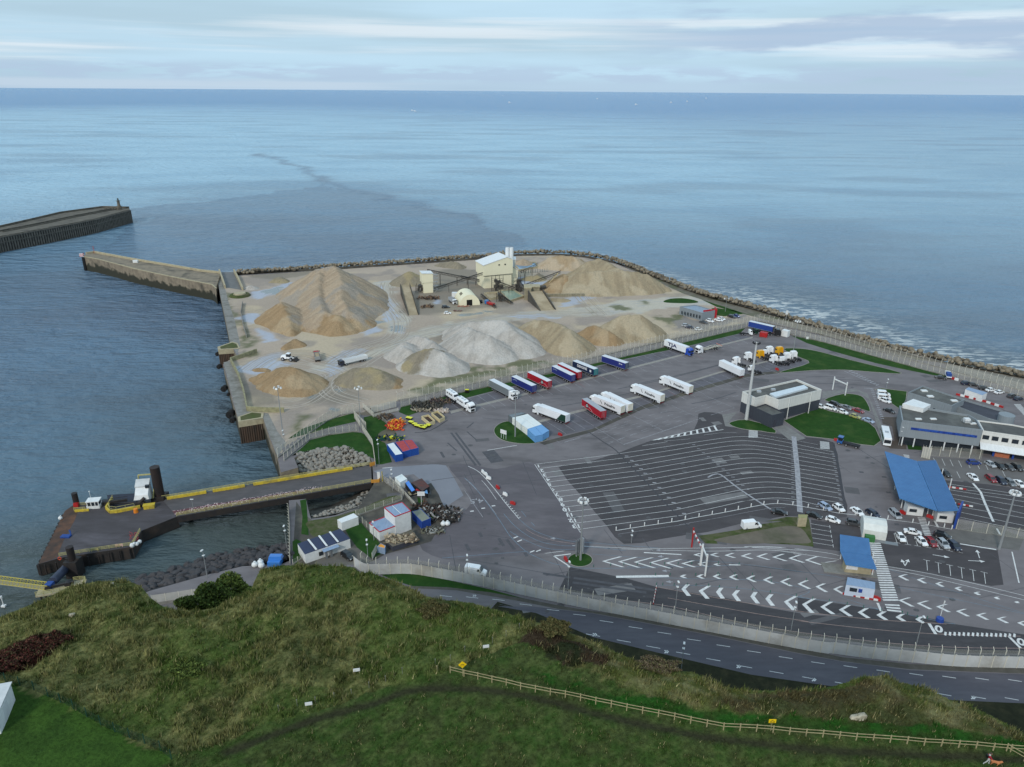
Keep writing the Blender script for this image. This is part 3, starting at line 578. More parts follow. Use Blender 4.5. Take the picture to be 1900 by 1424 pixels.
def patchset(name,mat,n,seed,z,w0,w1,l0,l1):
    r0=random.Random(seed);mb=MB()
    while n:
        x,y=r0.uniform(720,1900),r0.uniform(690,1150)
        if not(y>1650-x or y>830)or(x<860 and y>1030):continue
        cx,cy=P(x,y);a=r0.choice((.25,.3,-.25,1.8))+r0.uniform(-.08,.08);w,l=r0.uniform(w0,w1),r0.uniform(l0,l1);ca,sa=math.cos(a),math.sin(a)
        mb.sheet([(cx+u*l*ca-v*w*sa,cy+u*l*sa+v*w*ca)for u,v in((-1,-1),(1,-1),(1,1),(-1,1))]if name!='oil_stain' else[(cx+w*math.cos(t*.7)*(1+.3*r0.random()),cy+w*.8*math.sin(t*.7)*(1+.3*r0.random()))for t in range(9)],z+n*.00002);n-=1
    tag(mb.build(name,mat),kind='structure')
patchset('asphalt_patch',M('patch_dark',srgb(84,82,84),.85,c2=srgb(94,92,94),scale=.4,detail=10),26,5,.0085,.6,2.2,1.5,7);patchset('asphalt_patch',M('patch_pale',srgb(118,116,116),.85,c2=srgb(104,102,103),scale=.4,detail=10),16,8,.0095,.5,2.0,1.5,8)
patchset('oil_stain',M('oil_stain',srgb(66,64,66),.6,c2=srgb(84,82,84),scale=1.2),90,9,.0120,.25,.9,0,0);patchset('tyre_marks',TYRE_MARK,60,12,.0126,.06,.14,3,14)

def fbm(x,y,s,o=4):
    v=np.zeros(x.shape);a=1.0;tot=0
    for k in range(o):
        r0=np.random.default_rng(100+k+int(s*10));tab=r0.random((256,256));fx,fy=x*s+31.7*k+300,y*s+17.3*k+300
        ix,iy=np.floor(fx).astype(int),np.floor(fy).astype(int);tx,ty=fx-ix,fy-iy;tx=tx*tx*(3-2*tx);ty=ty*ty*(3-2*ty)
        ix&=255;iy&=255;ix1,iy1=(ix+1)&255,(iy+1)&255
        v+=a*((tab[iy,ix]*(1-tx)+tab[iy,ix1]*tx)*(1-ty)+(tab[iy1,ix]*(1-tx)+tab[iy1,ix1]*tx)*ty);tot+=a;a*=.5;s*=2
    return v/tot

# ---- sea: one sheet out to the horizon
def sea_mat():
    m=bpy.data.materials.new('sea_water');m.use_nodes=True;N=m.node_tree.nodes;L=m.node_tree.links;b=N['Principled BSDF']
    b.inputs['IOR'].default_value=1.33;b.inputs['Specular IOR Level'].default_value=.5;b.inputs['Roughness'].default_value=.22
    g=N.new('ShaderNodeNewGeometry')
    def noise_(sx,sy,rot,scale,det,lo,hi):
        mp=N.new('ShaderNodeMapping');mp.inputs['Scale'].default_value=(sx,sy,1);mp.inputs['Rotation'].default_value=(0,0,rot);L.new(g.outputs['Position'],mp.inputs[0])
        n=N.new('ShaderNodeTexNoise');n.inputs['Scale'].default_value=scale;n.inputs['Detail'].default_value=det;L.new(mp.outputs[0],n.inputs['Vector'])
        if lo is None:return n.outputs[0]
        r=N.new('ShaderNodeMapRange');r.interpolation_type='SMOOTHSTEP';r.inputs[1].default_value=lo;r.inputs[2].default_value=hi;L.new(n.outputs[0],r.inputs[0]);return r.outputs[0]
    def mixc(a,colr,f):
        x=N.new('ShaderNodeMix');x.data_type='RGBA'
        if isinstance(a,tuple):x.inputs[6].default_value=(*a,1)
        else:L.new(a,x.inputs[6])
        x.inputs[7].default_value=(*colr,1);L.new(f,x.inputs[0]);return x.outputs[2]
    at=N.new('ShaderNodeAttribute');at.attribute_name='silt_sheen'
    sp=N.new('ShaderNodeSeparateColor');L.new(at.outputs['Color'],sp.inputs[0])
    c0=mixc(SEA_DEEP,SEA_PALE,sp.outputs[0])  # paler offshore: sediment plus sky reflection put into the colour
    c0=mixc(c0,SEA_GREEN,sp.outputs[1])  # sheltered green-grey water of the basin
    c0=mixc(c0,SEA_FAR,sp.outputs[2])  # dark far band: reflection off wave slopes painted as blue
    mm=N.new('ShaderNodeMath');mm.operation='MULTIPLY';mm.inputs[1].default_value=.28;L.new(noise_(1,2.2,.12,.005,9,.42,.62),mm.inputs[0])
    c0=mixc(c0,SEA_STREAK,mm.outputs[0])
    fa=N.new('ShaderNodeAttribute');fa.attribute_name='foam';fm=N.new('ShaderNodeMath');fm.operation='MULTIPLY';L.new(fa.outputs['Fac'],fm.inputs[0]);L.new(noise_(1,2.5,.2,.16,8,.47,.6),fm.inputs[1])
    c0=mixc(c0,(.62,.66,.66),fm.outputs[0])
    L.new(c0,b.inputs['Base Color'])
    h=noise_(1,3.2,-.10,.12,5,None,None);h2=noise_(1,2.2,.3,.55,4,None,None);h3=noise_(1,1.9,-.08,.055,4,None,None)
    a1=N.new('ShaderNodeMath');a1.operation='MULTIPLY_ADD';a1.inputs[1].default_value=.35;L.new(h2,a1.inputs[0]);L.new(h,a1.inputs[2])
    a2=N.new('ShaderNodeMath');a2.operation='MULTIPLY_ADD';a2.inputs[1].default_value=3.0;L.new(h3,a2.inputs[0]);L.new(a1.outputs[0],a2.inputs[2])
    bp=N.new('ShaderNodeBump');sb=N.new('ShaderNodeMath');sb.operation='MULTIPLY_ADD';sb.inputs[1].default_value=-.62;sb.inputs[2].default_value=1.0;L.new(sp.outputs[1],sb.inputs[0]);L.new(sb.outputs[0],bp.inputs['Strength']);bp.inputs['Distance'].default_value=4.0;L.new(a2.outputs[0],bp.inputs['Height']);L.new(bp.outputs[0],b.inputs['Normal'])
    return m
SEA_DEEP=(.095,.15,.225);SEA_PALE=(.34,.56,.71);SEA_GREEN=(.056,.072,.068);SEA_FAR=(.075,.23,.45);SEA_STREAK=(.13,.29,.45)
def in_poly(px,py,poly):
    poly=np.array(poly);inside=np.zeros(px.shape,bool);x1,y1=poly[-1]
    for x2,y2 in poly:
        cnd=((y1>py)!=(y2>py))&(px<(x2-x1)*(py-y1)/(y2-y1+1e-12)+x1);inside^=cnd;x1,y1=x2,y2
    return inside
def seg_dist(px,py,line):
    d=np.full(px.shape,1e9)
    for(x1,y1),(x2,y2)in zip(line,line[1:]):
        dx,dy=x2-x1,y2-y1;t=np.clip(((px-x1)*dx+(py-y1)*dy)/(dx*dx+dy*dy+1e-9),0,1);d=np.minimum(d,np.hypot(px-x1-t*dx,py-y1-t*dy))
    return d
def grid_mesh(name,X,Yg,Zg,mat,smooth=True):
    ny,nx=X.shape;co=np.stack([X,Yg,Zg],-1).reshape(-1,3).astype(np.float32)
    i=np.arange(ny-1)[:,None]*nx+np.arange(nx-1)[None];q=np.stack([i,i+1,i+nx+1,i+nx],-1).reshape(-1,4)
    me=bpy.data.meshes.new(name);me.vertices.add(len(co));me.vertices.foreach_set('co',co.ravel());me.loops.add(q.size);me.loops.foreach_set('vertex_index',q.ravel().astype(np.int32))
    me.polygons.add(len(q));me.polygons.foreach_set('loop_start',np.arange(0,q.size,4,dtype=np.int32));me.polygons.foreach_set('loop_total',np.full(len(q),4,np.int32))
    me.update(calc_edges=True)
    if smooth:me.polygons.foreach_set('use_smooth',[True]*len(q))
    me.materials.append(mat);o=bpy.data.objects.new(name,me);col.objects.link(o);return o
def color_attr(me,name,arr):
    a=me.color_attributes.new(name,'FLOAT_COLOR','POINT');a.data.foreach_set('color',np.concatenate([arr,np.ones((len(arr),1))],1).astype(np.float32).ravel())
ang=np.radians(np.linspace(-62,62,420));rad=np.concatenate([[-400],np.geomspace(60,50000,620)])
Rr,Aa=np.meshgrid(rad,ang,indexing='ij');SX=Rr*np.sin(Aa);SY=Rr*np.cos(Aa);SX[0]=np.linspace(-900,900,420);SY[0]=-200
seao=grid_mesh('sea',SX,SY,np.full(SX.shape,WATER),sea_mat())
px,py=SX.ravel(),SY.ravel();dist=np.hypot(px,py)
sstep=lambda a,b,x:(lambda t:t*t*(3-2*t))(np.clip((x-a)/(b-a),0,1))
silt_sheen=sstep(330,1300,dist+80*np.sin(px*.006))*(1-.25*sstep(200,900,px))
front=[P(x,y,WATER)for x,y in((480,285),(540,305),(600,335),(680,360),(780,385),(860,402),(875,415))]
PL=([P(x,y,WATER)for x,y in((250,388),(330,378),(480,362),(600,345),(690,363),(790,388),(868,404),(940,440),(1000,470),(880,478),(600,495),(400,500),(150,480),(240,440))])
jx,jy=px+(fbm(px,py,.02,4)-.5)*60,py+(fbm(px+500,py,.02,4)-.5)*60;plume=in_poly(jx,jy,PL);fd=seg_dist(jx,jy,front);silt_sheen=np.where(plume,silt_sheen*.45,silt_sheen);silt_sheen=silt_sheen*(1-.7*np.exp(-(fd/11)**2))*(1-.35*sstep(.5,.7,fbm(px*.3,py,.012,5)))
green=(1-sstep(190,470,dist))*(px<0);green=np.maximum(green,.9*np.exp(-seg_dist(px,py,[P(1500,560,WATER),P(1700,630,WATER),P(1900,680,WATER),P(2100,730,WATER)])/60)*.5)
far=sstep(2500,6500,dist+900*np.sin(px*.0011+1))
sh_r=seg_dist(px,py,[P(x,y,WATER)for x,y in((1380,545),(1500,578),(1700,640),(1800,664),(1900,682),(2100,725))]);sh_a=seg_dist(px,py,[P(x,y,WATER)for x,y in((440,505),(900,472),(1085,467),(1200,500),(1500,590))])
foam=np.clip(.7*np.exp(-sh_r/11)*sstep(60,130,px)+.22*np.exp(-sh_r/40)*sstep(110,190,px)+.6*np.exp(-sh_a/8),0,1);fa_=seao.data.attributes.new('foam','FLOAT','POINT');fa_.data.foreach_set('value',foam.astype(np.float32))
color_attr(seao.data,'silt_sheen',np.stack([np.clip(silt_sheen,0,1),np.clip(green,0,1),far],1));tag(seao,kind='structure')

# ================================================================== THE CLIFF TOP
edge_px=[(-260,1235),(-120,1190),(0,1145),(85,1110),(130,1088),(177,1079),(234,1077),(259,1087),(278,1109),(300,1124),(320,1131),(350,1133),(376,1133),(400,1128),(440,1108),(466,1096),(474,1076),(483,1057),(521,1049),(600,1049),(636,1050),(655,1052),(672,1065),(686,1061),(702,1068),(734,1079),(768,1094),(784,1105),(815,1111),(857,1117),(876,1119),(942,1138),(993,1154),(1037,1163),(1065,1177),(1100,1190),(1125,1200),(1155,1215),(1184,1226),(1239,1246),(1285,1247),(1310,1257),(1340,1274),(1395,1282),(1458,1282),(1546,1274),(1576,1265),(1601,1255),(1643,1253),(1668,1265),(1723,1278),(1757,1295),(1816,1316),(1866,1341),(1900,1361),(2020,1420),(2150,1470)]
EZ=40.5
edge=[P(x,y,EZ)for x,y in edge_px]
hill_poly=edge+[(140,45),(140,-80),(-220,-80),(-220,edge[0][1])]
gx=np.arange(-118,106,.55);gy=np.arange(12,128,.5);GX,GY=np.meshgrid(gx,gy)
px,py=GX.ravel(),GY.ravel()
inside=in_poly(px,py,hill_poly);dE=seg_dist(px,py,edge);sdist=np.where(inside,dE,-dE)
rough_h=(fbm(px,py,.16)-.5)*2.4+(fbm(px,py,.8,3)-.5)*.5
fence_line=[Z('S',x,y,TOP)for x,y in((5,490),(320,553),(580,605),(1185,650),(1820,700),(1900,705),(2100,722))]
fence_w=[Z('R',x,y,TOP)for x,y in((985,735),(1060,732))]+[P(1102,1306,TOP)]
flat=sstep(3,9,sdist)
pathline=[Z('R',x,y,TOP)for x,y in((-250,1190),(0,1095),(300,985),(620,895),(800,835),(1000,815),(1200,820),(1500,862),(1900,960))]+[Z('S',x,y,TOP)for x,y in((300,598),(700,660),(1000,690),(1400,708),(1900,735),(2200,760))]
pathline=smooth_line(pathline,4);dpath=seg_dist(px,py,pathline)
green_fence=[Z('Q',x,y,TOP)for x,y in((-200,700),(60,790),(250,850),(640,1050),(800,1120),(970,1190),(1020,1215),(975,1279),(950,1420))]
lawn=in_poly(px,py,green_fence+[Z('Q',-200,1600,TOP)])
pathside=[Z('R',x,y,TOP)for x,y in((-260,1130),(0,1010),(300,940),(560,840),(750,790),(1000,740),(1100,690),(1300,600),(1500,530))]
below=in_poly(px,py,pathside+[Z('S',x,y,TOP)for x,y in((60,400),(500,520),(1100,560),(1500,590),(1900,640),(2300,680))]+[(140,20),(-200,20)])
z=TOP-1.5*(1-sstep(0,5,sdist))+np.where(below|lawn,.22,1.0)*rough_h*flat-.12*np.exp(-(dpath/.8)**2)
z=np.where(sdist<0,EZ-1.0*np.minimum(-sdist,1)-4.6*np.maximum(-sdist-.3,0)+(fbm(px,py,.5)-.5)*3*np.minimum(-sdist,1),z)
z=np.maximum(z,-.5)
HZ=z.reshape(GX.shape)
def ground_z(x,y):
    fx=(x-gx[0])/.55;fy=(y-gy[0])/.5;ix=np.clip(np.floor(fx).astype(int),0,len(gx)-2);iy=np.clip(np.floor(fy).astype(int),0,len(gy)-2);tx,ty=fx-ix,fy-iy
    return(HZ[iy,ix]*(1-tx)+HZ[iy,ix+1]*tx)*(1-ty)+(HZ[iy+1,ix]*(1-tx)+HZ[iy+1,ix+1]*tx)*ty
def zone_color(x,y,jitter=0):
    """albedo of the vegetation by place: tussock grass, green turf, mown lawn, trodden path, red shrubs"""
    x0,y0=x,y;wob=(fbm(x,y,.5,3)-.5)*3;x,y=x+wob,y+wob*.6
    n1=fbm(x0,y0,.11,5);n2=fbm(x0,y0,.55,4);n3=fbm(x0+50,y0,1.7,3)
    straw=np.array(srgb(134,128,92));olive=np.array(srgb(68,74,44));dk=np.array(srgb(48,54,34));gr=np.array(srgb(56,76,34));brt=np.array(srgb(44,86,30));mow=np.array(srgb(62,90,36));dirt=np.array(srgb(52,50,38));red=np.array(srgb(54,34,30));brown=np.array(srgb(76,64,50))
    L=lambda a,b,t:a[None]*(1-t[:,None])+b[None]*t[:,None]if a.ndim==1 else a*(1-t[:,None])+b[None]*t[:,None]
    c0=L(olive,straw,np.clip(sstep(.40,.64,n3)*.42+sstep(.48,.64,n2)*.22,0,1));c0=L(c0,dk,sstep(.54,.68,n1)*.35);c0=L(c0,gr,sstep(.48,.62,1-n1)*.6*(x>-60))
    c0=c0*np.array([1.42,1.44,1.2])
    right=in_poly(x,y,[Z('S',a,b,TOP)for a,b in((-300,100),(0,150),(60,235),(330,330),(500,350),(700,400),(1100,390),(1300,330),(1500,400),(1900,600),(2300,800),(2300,690),(1900,640),(1500,590),(1100,565),(800,535),(500,500),(200,450),(60,395),(-20,300))])
    c1=L(np.array(srgb(92,98,52)),straw,np.clip(sstep(.35,.6,n2)*.75,0,1));c1=L(c1,brown,sstep(.5,.65,fbm(x0,y0+9,.09,3))*.7);c1=L(c1,gr,sstep(.5,.62,n1)*.5)
    c0=np.where(right[:,None],c1,c0)
    bramble=in_poly(x,y,[Z('R',a,b,TOP)for a,b in((1450,540),(1560,450),(1700,470),(1900,560),(2000,620),(2000,700),(1900,690),(1500,620))])
    c0=np.where(bramble[:,None],L(brown*.8,dk,sstep(.4,.6,n2)),c0)
    bel=in_poly(x,y,pathside+[Z('S',a,b,TOP)for a,b in((60,400),(500,520),(1100,560),(1500,590),(1900,640),(2300,680))]+[(140,10),(-200,10)])
    cb=L(gr*1.15,olive,sstep(.42,.6,n2)*.7);cb=L(cb,np.array(srgb(92,104,58)),sstep(.48,.66,n3)*.6)
    band=in_poly(x,y,[Z('S',a,b,TOP)for a,b in((-260,340),(0,430),(200,450),(500,510),(800,540),(1100,560),(1500,590),(1900,645),(2300,690),(2300,730),(1820,690),(1185,640),(580,595),(0,480),(-200,440))])
    cb=np.where(band[:,None],L(brt,gr,sstep(.4,.6,n2)),cb)
    c0=np.where(bel[:,None],cb,c0)
    lw=in_poly(x,y,green_fence+[Z('Q',-200,1600,TOP)]);stripes=.5+.5*np.sin((x0*.8+y0*.35)*1.5)
    c0=np.where(lw[:,None],L(mow,np.array(srgb(48,72,30)),np.clip(sstep(.35,.65,n2)*.6+stripes*.25,0,1)),c0)
    dp=seg_dist(x0+wob*.25,y0,pathline);c0=L(c0,dirt,np.clip(1.1*np.exp(-(dp/.65)**2),0,.85))
    rs=in_poly(x,y,[Z('Q',a,b,TOP)for a,b in((0,590),(120,530),(260,495),(400,500),(420,540),(330,620),(200,700),(60,730),(-60,740),(-60,640))]);c0=np.where(rs[:,None],L(red,np.array(srgb(58,46,32)),sstep(.4,.65,n2)),c0)
    return np.clip(c0,.004,1)
def veg_mat(name,mul=1.0,noisy=True):
    m=bpy.data.materials.new(name);m.use_nodes=True;N=m.node_tree.nodes;L=m.node_tree.links;b=N['Principled BSDF'];b.inputs['Roughness'].default_value=.95;b.inputs['Specular IOR Level'].default_value=.08
    a=N.new('ShaderNodeAttribute');a.attribute_name='tint';g=N.new('ShaderNodeNewGeometry')
    n=N.new('ShaderNodeTexNoise');n.inputs['Scale'].default_value=2.2;n.inputs['Detail'].default_value=12;n.inputs['Roughness'].default_value=.7;L.new(g.outputs['Position'],n.inputs['Vector'])
    r=N.new('ShaderNodeMapRange');r.inputs[1].default_value=.3;r.inputs[2].default_value=.7;r.inputs[3].default_value=.55*mul;r.inputs[4].default_value=1.35*mul;L.new(n.outputs[0],r.inputs[0])
    mx=N.new('ShaderNodeMix');mx.data_type='RGBA';mx.blend_type='MULTIPLY';mx.inputs[0].default_value=1;L.new(a.outputs['Color'],mx.inputs[6]);L.new(r.outputs[0],mx.inputs[7]);L.new(mx.outputs[2],b.inputs['Base Color'])
    if noisy:
        bp=N.new('ShaderNodeBump');bp.inputs['Strength'].default_value=.9;bp.inputs['Distance'].default_value=.35;L.new(n.outputs[0],bp.inputs['Height']);L.new(bp.outputs[0],b.inputs['Normal'])
    return m
def chalkmix(c0,x,y,zz,sd):
    n=fbm(x,y,.35,4);face=(sd<-2.0)&(zz<36);ch=np.array(srgb(166,160,146));vg=np.array(srgb(66,68,44));t=sstep(.5,.62,n)[:,None]
    return np.where(face[:,None],vg[None]*(1-t)+ch[None]*t,c0)
hill=grid_mesh('hillside',GX,GY,HZ,veg_mat('turf'))
tint=chalkmix(zone_color(px,py),px,py,z,sdist);color_attr(hill.data,'tint',tint);tag(hill,kind='structure')

# ---- tussocks and blades all over the turf: one object, nobody could count it
def blades(name,mat,xs,ys,zs,hs,ws,cols,per=3,lean=.5,label='',cat='grass'):
    n=len(xs);k=n*per;X=np.repeat(xs,per);Y=np.repeat(ys,per);Zb=np.repeat(zs,per);H=np.repeat(hs,per)*rng.uniform(.6,1.25,k);W=np.repeat(ws,per)
    X=X+rng.normal(0,.10,k);Y=Y+rng.normal(0,.10,k);th=rng.uniform(0,2*math.pi,k);lx=rng.normal(.12,lean*.5,k)*H;ly=rng.normal(-.05,lean*.5,k)*H
    v=np.empty((k,3,3),np.float32);v[:,0]=np.stack([X-np.cos(th)*W,Y-np.sin(th)*W,Zb-.05],1);v[:,1]=np.stack([X+np.cos(th)*W,Y+np.sin(th)*W,Zb-.05],1);v[:,2]=np.stack([X+lx,Y+ly,Zb+H],1)
    me=bpy.data.meshes.new(name);me.vertices.add(k*3);me.vertices.foreach_set('co',v.ravel());me.loops.add(k*3);me.loops.foreach_set('vertex_index',np.arange(k*3,dtype=np.int32));me.polygons.add(k)
    me.polygons.foreach_set('loop_start',np.arange(0,k*3,3,dtype=np.int32));me.polygons.foreach_set('loop_total',np.full(k,3,np.int32));me.update(calc_edges=True)
    st2=(rng.random((k,1))<.09)&(H[:,None]>.3);bc2=np.where(st2,np.array([srgb(150,142,104)]),np.repeat(cols,per,0));cc=np.repeat(bc2*rng.uniform(.6,1.5,(k,1)),3,0);color_attr(me,'tint',cc);me.materials.append(mat)
    o=bpy.data.objects.new(name,me);col.objects.link(o);tag(o,label or None,cat,kind='stuff');return o
NB=230000
bx=rng.uniform(-100,92,NB);by=rng.uniform(38,118,NB)
ok=np.abs(bx)<by*.78+14;bx,by=bx[ok],by[ok]
sd_=np.where(in_poly(bx,by,hill_poly),seg_dist(bx,by,edge),-1);ok=(sd_>-.1);bx,by,sd_=bx[ok],by[ok],sd_[ok]
lw=in_poly(bx,by,green_fence+[Z('Q',-200,1600,TOP)]);bel=in_poly(bx,by,pathside+[Z('S',a,b,TOP)for a,b in((60,400),(500,520),(1100,560),(1500,590),(1900,640),(2300,680))]+[(140,10),(-200,10)])
tus=fbm(bx,by,.7,3);hh=np.where(lw,.07,np.where(bel,.16+.25*sstep(.5,.62,tus),.24+.58*sstep(.44,.64,tus)))
dp=seg_dist(bx,by,pathline);hh=hh*(1-.8*np.exp(-(dp/.8)**2))
ok=rng.random(len(bx))<np.where(lw,.6,1);bx,by,hh=bx[ok],by[ok],hh[ok]
bc=zone_color(bx,by)
blades('rough_grass',veg_mat('grass_blades',1.1,False),bx,by,ground_z(bx,by),hh,np.where(hh>.5,.055,.04),bc,label='rough grass and tussocks covering the cliff top above the port')

# ---- leafy clumps for bushes
def leafy(name,centre,rad_,n,cols,mat,label,cat,leaf=.28,group=None,flat_=1.0,root=True):
    c0=np.array(centre,float);u=rng.normal(size=(n,3));u/=np.linalg.norm(u,axis=1)[:,None];rr=rng.uniform(.55,1.0,n)**.6
    lump=1+.35*np.sin(u[:,0]*5+u[:,1]*3)*np.cos(u[:,1]*6+u[:,2]*4)
    p=c0+u*(rr*lump)[:,None]*np.array(rad_);ax=rng.normal(size=(n,3));ax/=np.linalg.norm(ax,axis=1)[:,None];bx_=np.cross(ax,rng.normal(size=(n,3)));bx_/=np.linalg.norm(bx_,axis=1)[:,None]
    s=leaf*rng.uniform(.5,1.3,n)[:,None];v=np.stack([p-ax*s,p+bx_*s*.6,p+ax*s,p-bx_*s*.6],1).astype(np.float32).reshape(-1,3)-c0.astype(np.float32)
    me=bpy.data.meshes.new(name);me.vertices.add(n*4);me.vertices.foreach_set('co',v.ravel());me.loops.add(n*4);me.loops.foreach_set('vertex_index',np.arange(n*4,dtype=np.int32));me.polygons.add(n)
    me.polygons.foreach_set('loop_start',np.arange(0,n*4,4,dtype=np.int32));me.polygons.foreach_set('loop_total',np.full(n,4,np.int32));me.update(calc_edges=True)
    ci=rng.integers(0,len(cols),n);cc=np.array(cols)[ci]*rng.uniform(.7,1.3,(n,1));color_attr(me,'tint',np.repeat(cc,4,0));me.materials.append(mat)
    r=thing(name,label,cat,tuple(c0),group=group);o=bpy.data.objects.new('crown',me);col.objects.link(o);o.parent=r
    mb=MB()
    for _ in range(5):
        t=rng.uniform(0,6.28);mb.cyl((0,0,-rad_[2]*flat_),(math.cos(t)*rad_[0]*.5,math.sin(t)*rad_[1]*.5,rad_[2]*.3),.07,.03,5)
    mb.build('stem',BARK,r);return r
BARK=M('bark',srgb(74,62,50),.9,scale=3);LEAF=veg_mat('leaves',1.0,False)
gcol=[srgb(92,108,52),srgb(76,92,46),srgb(108,120,62),srgb(66,80,44)];rcol=[srgb(84,46,42),srgb(64,42,38),srgb(92,60,50),srgb(74,68,48)];bcol=[srgb(88,86,54),srgb(76,76,48),srgb(102,94,64)]
cx,cy=P(420,1108,24);leafy('bush',(cx,cy,22),(8.0,5.5,4.6),30000,gcol,LEAF,'big dark green bush growing in the notch of the cliff beside the coast road','bush',.3)
for(x,y,r,lab)in((55,1208,3.2,'dark red shrub thicket on the left slope above the white hut'),(100,1190,2.2,'smaller dark red shrub at the upper right of the red thicket'),(12,1228,2.6,'dark red shrub at the left edge above the green mesh fence')):
    cx,cy=P(x,y,TOP+.6);leafy('red_shrub',(cx,cy,TOP+.5),(r,r*.7,1.1),int(2600*r),rcol,LEAF,lab,'shrub',.16)
for(x,y,r,hh_,lab)in((805,1130,2.2,.6,'low dark bramble on the cliff top near the road bend'),(350,1240,2.2,.7,'round dark green shrub in the middle of the left slope'),(1030,1163,2.2,.5,'low bramble on the cliff edge right of the road bend')):
    cx,cy=P(x,y,TOP+.5);leafy('bramble',(cx,cy,TOP+.4),(r,r*.8,hh_),int(2600*r),bcol if x>700 else gcol,LEAF,lab,'bramble bush',.15)
cx,cy=P(1215,1236,EZ+.3);leafy('bramble',(cx,cy,EZ+.2),(3.5,1.6,.9),7000,[srgb(112,100,82),srgb(90,80,66),srgb(100,98,68)],LEAF,'bare brown bramble on the cliff edge above the double chevrons','bramble bush',.14)

# ---- wooden post and rail fence
WOOD=M('weathered_wood',srgb(172,160,122),.85,c2=srgb(140,128,96),scale=1.5)
def gz(x,y):return float(ground_z(np.array([x]),np.array([y]))[0])
def rail_fence(name,pts,label,step=2.0):
    root=thing(name,label,'fence',(pts[0][0],pts[0][1],gz(*pts[0])));ox,oy,oz=root.location
    pp=along(pts,step);q=[(x-ox,y-oy,gz(x,y)-oz)for x,y,h in pp]
    for x,y,z0 in q:MB().box(-.055,.055,-.055,.055,-.2,1.2).build('post',WOOD,root,(x,y,z0))
    for hh_ in(.62,1.08):
        mb=MB()
        for a,b in zip(q,q[1:]):mb.bar((a[0],a[1],a[2]+hh_),(b[0],b[1],b[2]+hh_),.04,.09)
        mb.build('rail',WOOD,root)
    return root
rail_fence('wooden_fence',[P(1117,1307,TOP),Z('R',985,728,TOP)][1:]+[Z('R',1060,725,TOP)],'short end section of wooden rail fence by the yellow diamond sign',2.4)
rail_fence('wooden_fence',[Z('R',1062,725,TOP),Z('R',1500,830,TOP),Z('R',1900,905,TOP)]+fence_line[1:],'long two-rail wooden fence running along the cliff-top path to the right')
rail_fence('wooden_fence',[Z('c',1375,850,TOP),Z('c',1760,1060,TOP),Z('c',2100,1240,TOP)],'wooden fence branch going down to the right at the bottom right corner',1.9)
# ---- green mesh fence round the mown lawn
def meshm(name,colr,a):return M(name,colr,.6,.3,alpha=a,var=.2)
GM=meshm('green_mesh',srgb(30,62,50),.35);GPOST=M('green_post',srgb(28,66,52),.6)
gf=thing('mesh_fence','dark green mesh fence around the mown lawn at lower left','fence',(*green_fence[0],gz(*green_fence[0])));ox,oy,oz=gf.location
pp=[(x-ox,y-oy,gz(x,y)-oz)for x,y,h in along(green_fence[:-1],2.5)]
mb=MB()
for a,b in zip(pp,pp[1:]):mb.add([(a[0],a[1],a[2]),(b[0],b[1],b[2]),(b[0],b[1],b[2]+1.5),(a[0],a[1],a[2]+1.5)],[(0,1,2,3)])
mb.build('mesh_panel',GM,gf)
for q in pp:MB().box(-.04,.04,-.04,.04,-.1,1.6).build('post',GPOST,gf,q)
# ---- hut at the left edge
WHITE=M('white_paint',srgb(226,228,228),.5,c2=srgb(206,208,208),scale=.8);ROOFG=M('pale_roof',srgb(206,208,208),.5,c2=srgb(178,182,184),scale=.5)
p0,p1=Vector(Z('Q',8,1085,TOP)),Vector(Z('Q',92,885,TOP));d=(p1-p0);L0=d.length;hutr=thing('site_hut','white cabin with flat roof at the left edge on the mown lawn','cabin',(p0.x,p0.y,gz(*p0)),math.atan2(d.y,d.x))
MB().box(0,L0,0,4.5,-.2,2.7).build('wall',WHITE,hutr);MB().box(-.15,L0+.15,-.15,4.65,2.7,2.85).build('roof',ROOFG,hutr);MB().box(L0*.35,L0*.62,-.03,0,.1,2.2).build('door',M('pale_door',srgb(210,212,214),.5),hutr)
# ---- signs
YEL=M('yellow_sign',srgb(232,192,20),.5,var=.05);BLK=M('black_paint',srgb(20,20,20),.5)
def cliff_sign(k,x,y,label,w,h,ph,rz,mat,dia=False,txt=None):
    cx,cy=Z(k,x,y,TOP);r=thing('warning_sign',label,'sign',(cx,cy,gz(cx,cy)),rz)
    MB().cyl((0,0,-.1),(0,0,ph),.04,n=6).build('post',WOOD if mat is YEL else WHITE,r)
    mb=MB();mb.box(-w/2,w/2,-.05,-.01,ph-h/2,ph+h/2);o=mb.build('sign_board',mat,r)
    if dia:o.rotation_euler=(0,R(45),0);o.location=(ph*-math.sin(R(45)),0,ph-ph*math.cos(R(45)))
    if mat is YEL:
        g=MB();g.cyl((-.28,-.055,ph-.05),(.0,-.055,ph+.12),.05,n=5);g.cyl((0,-.055,ph+.12),(.28,-.055,ph-.05),.05,n=5);g.box(-.35,.35,-.06,-.052,ph-.26,ph-.2);g.build('symbol',BLK,r)
    return r
cliff_sign('R',1135,740,'yellow diamond warning sign on a post at the end of the wooden fence',.95,.95,2.3,R(8),YEL,True).scale=(.85,)*3
cliff_sign('S',783,612,'yellow rectangular cliff warning sign standing by the wooden fence',1.0,.65,1.8,0,YEL).scale=(.9,)*3
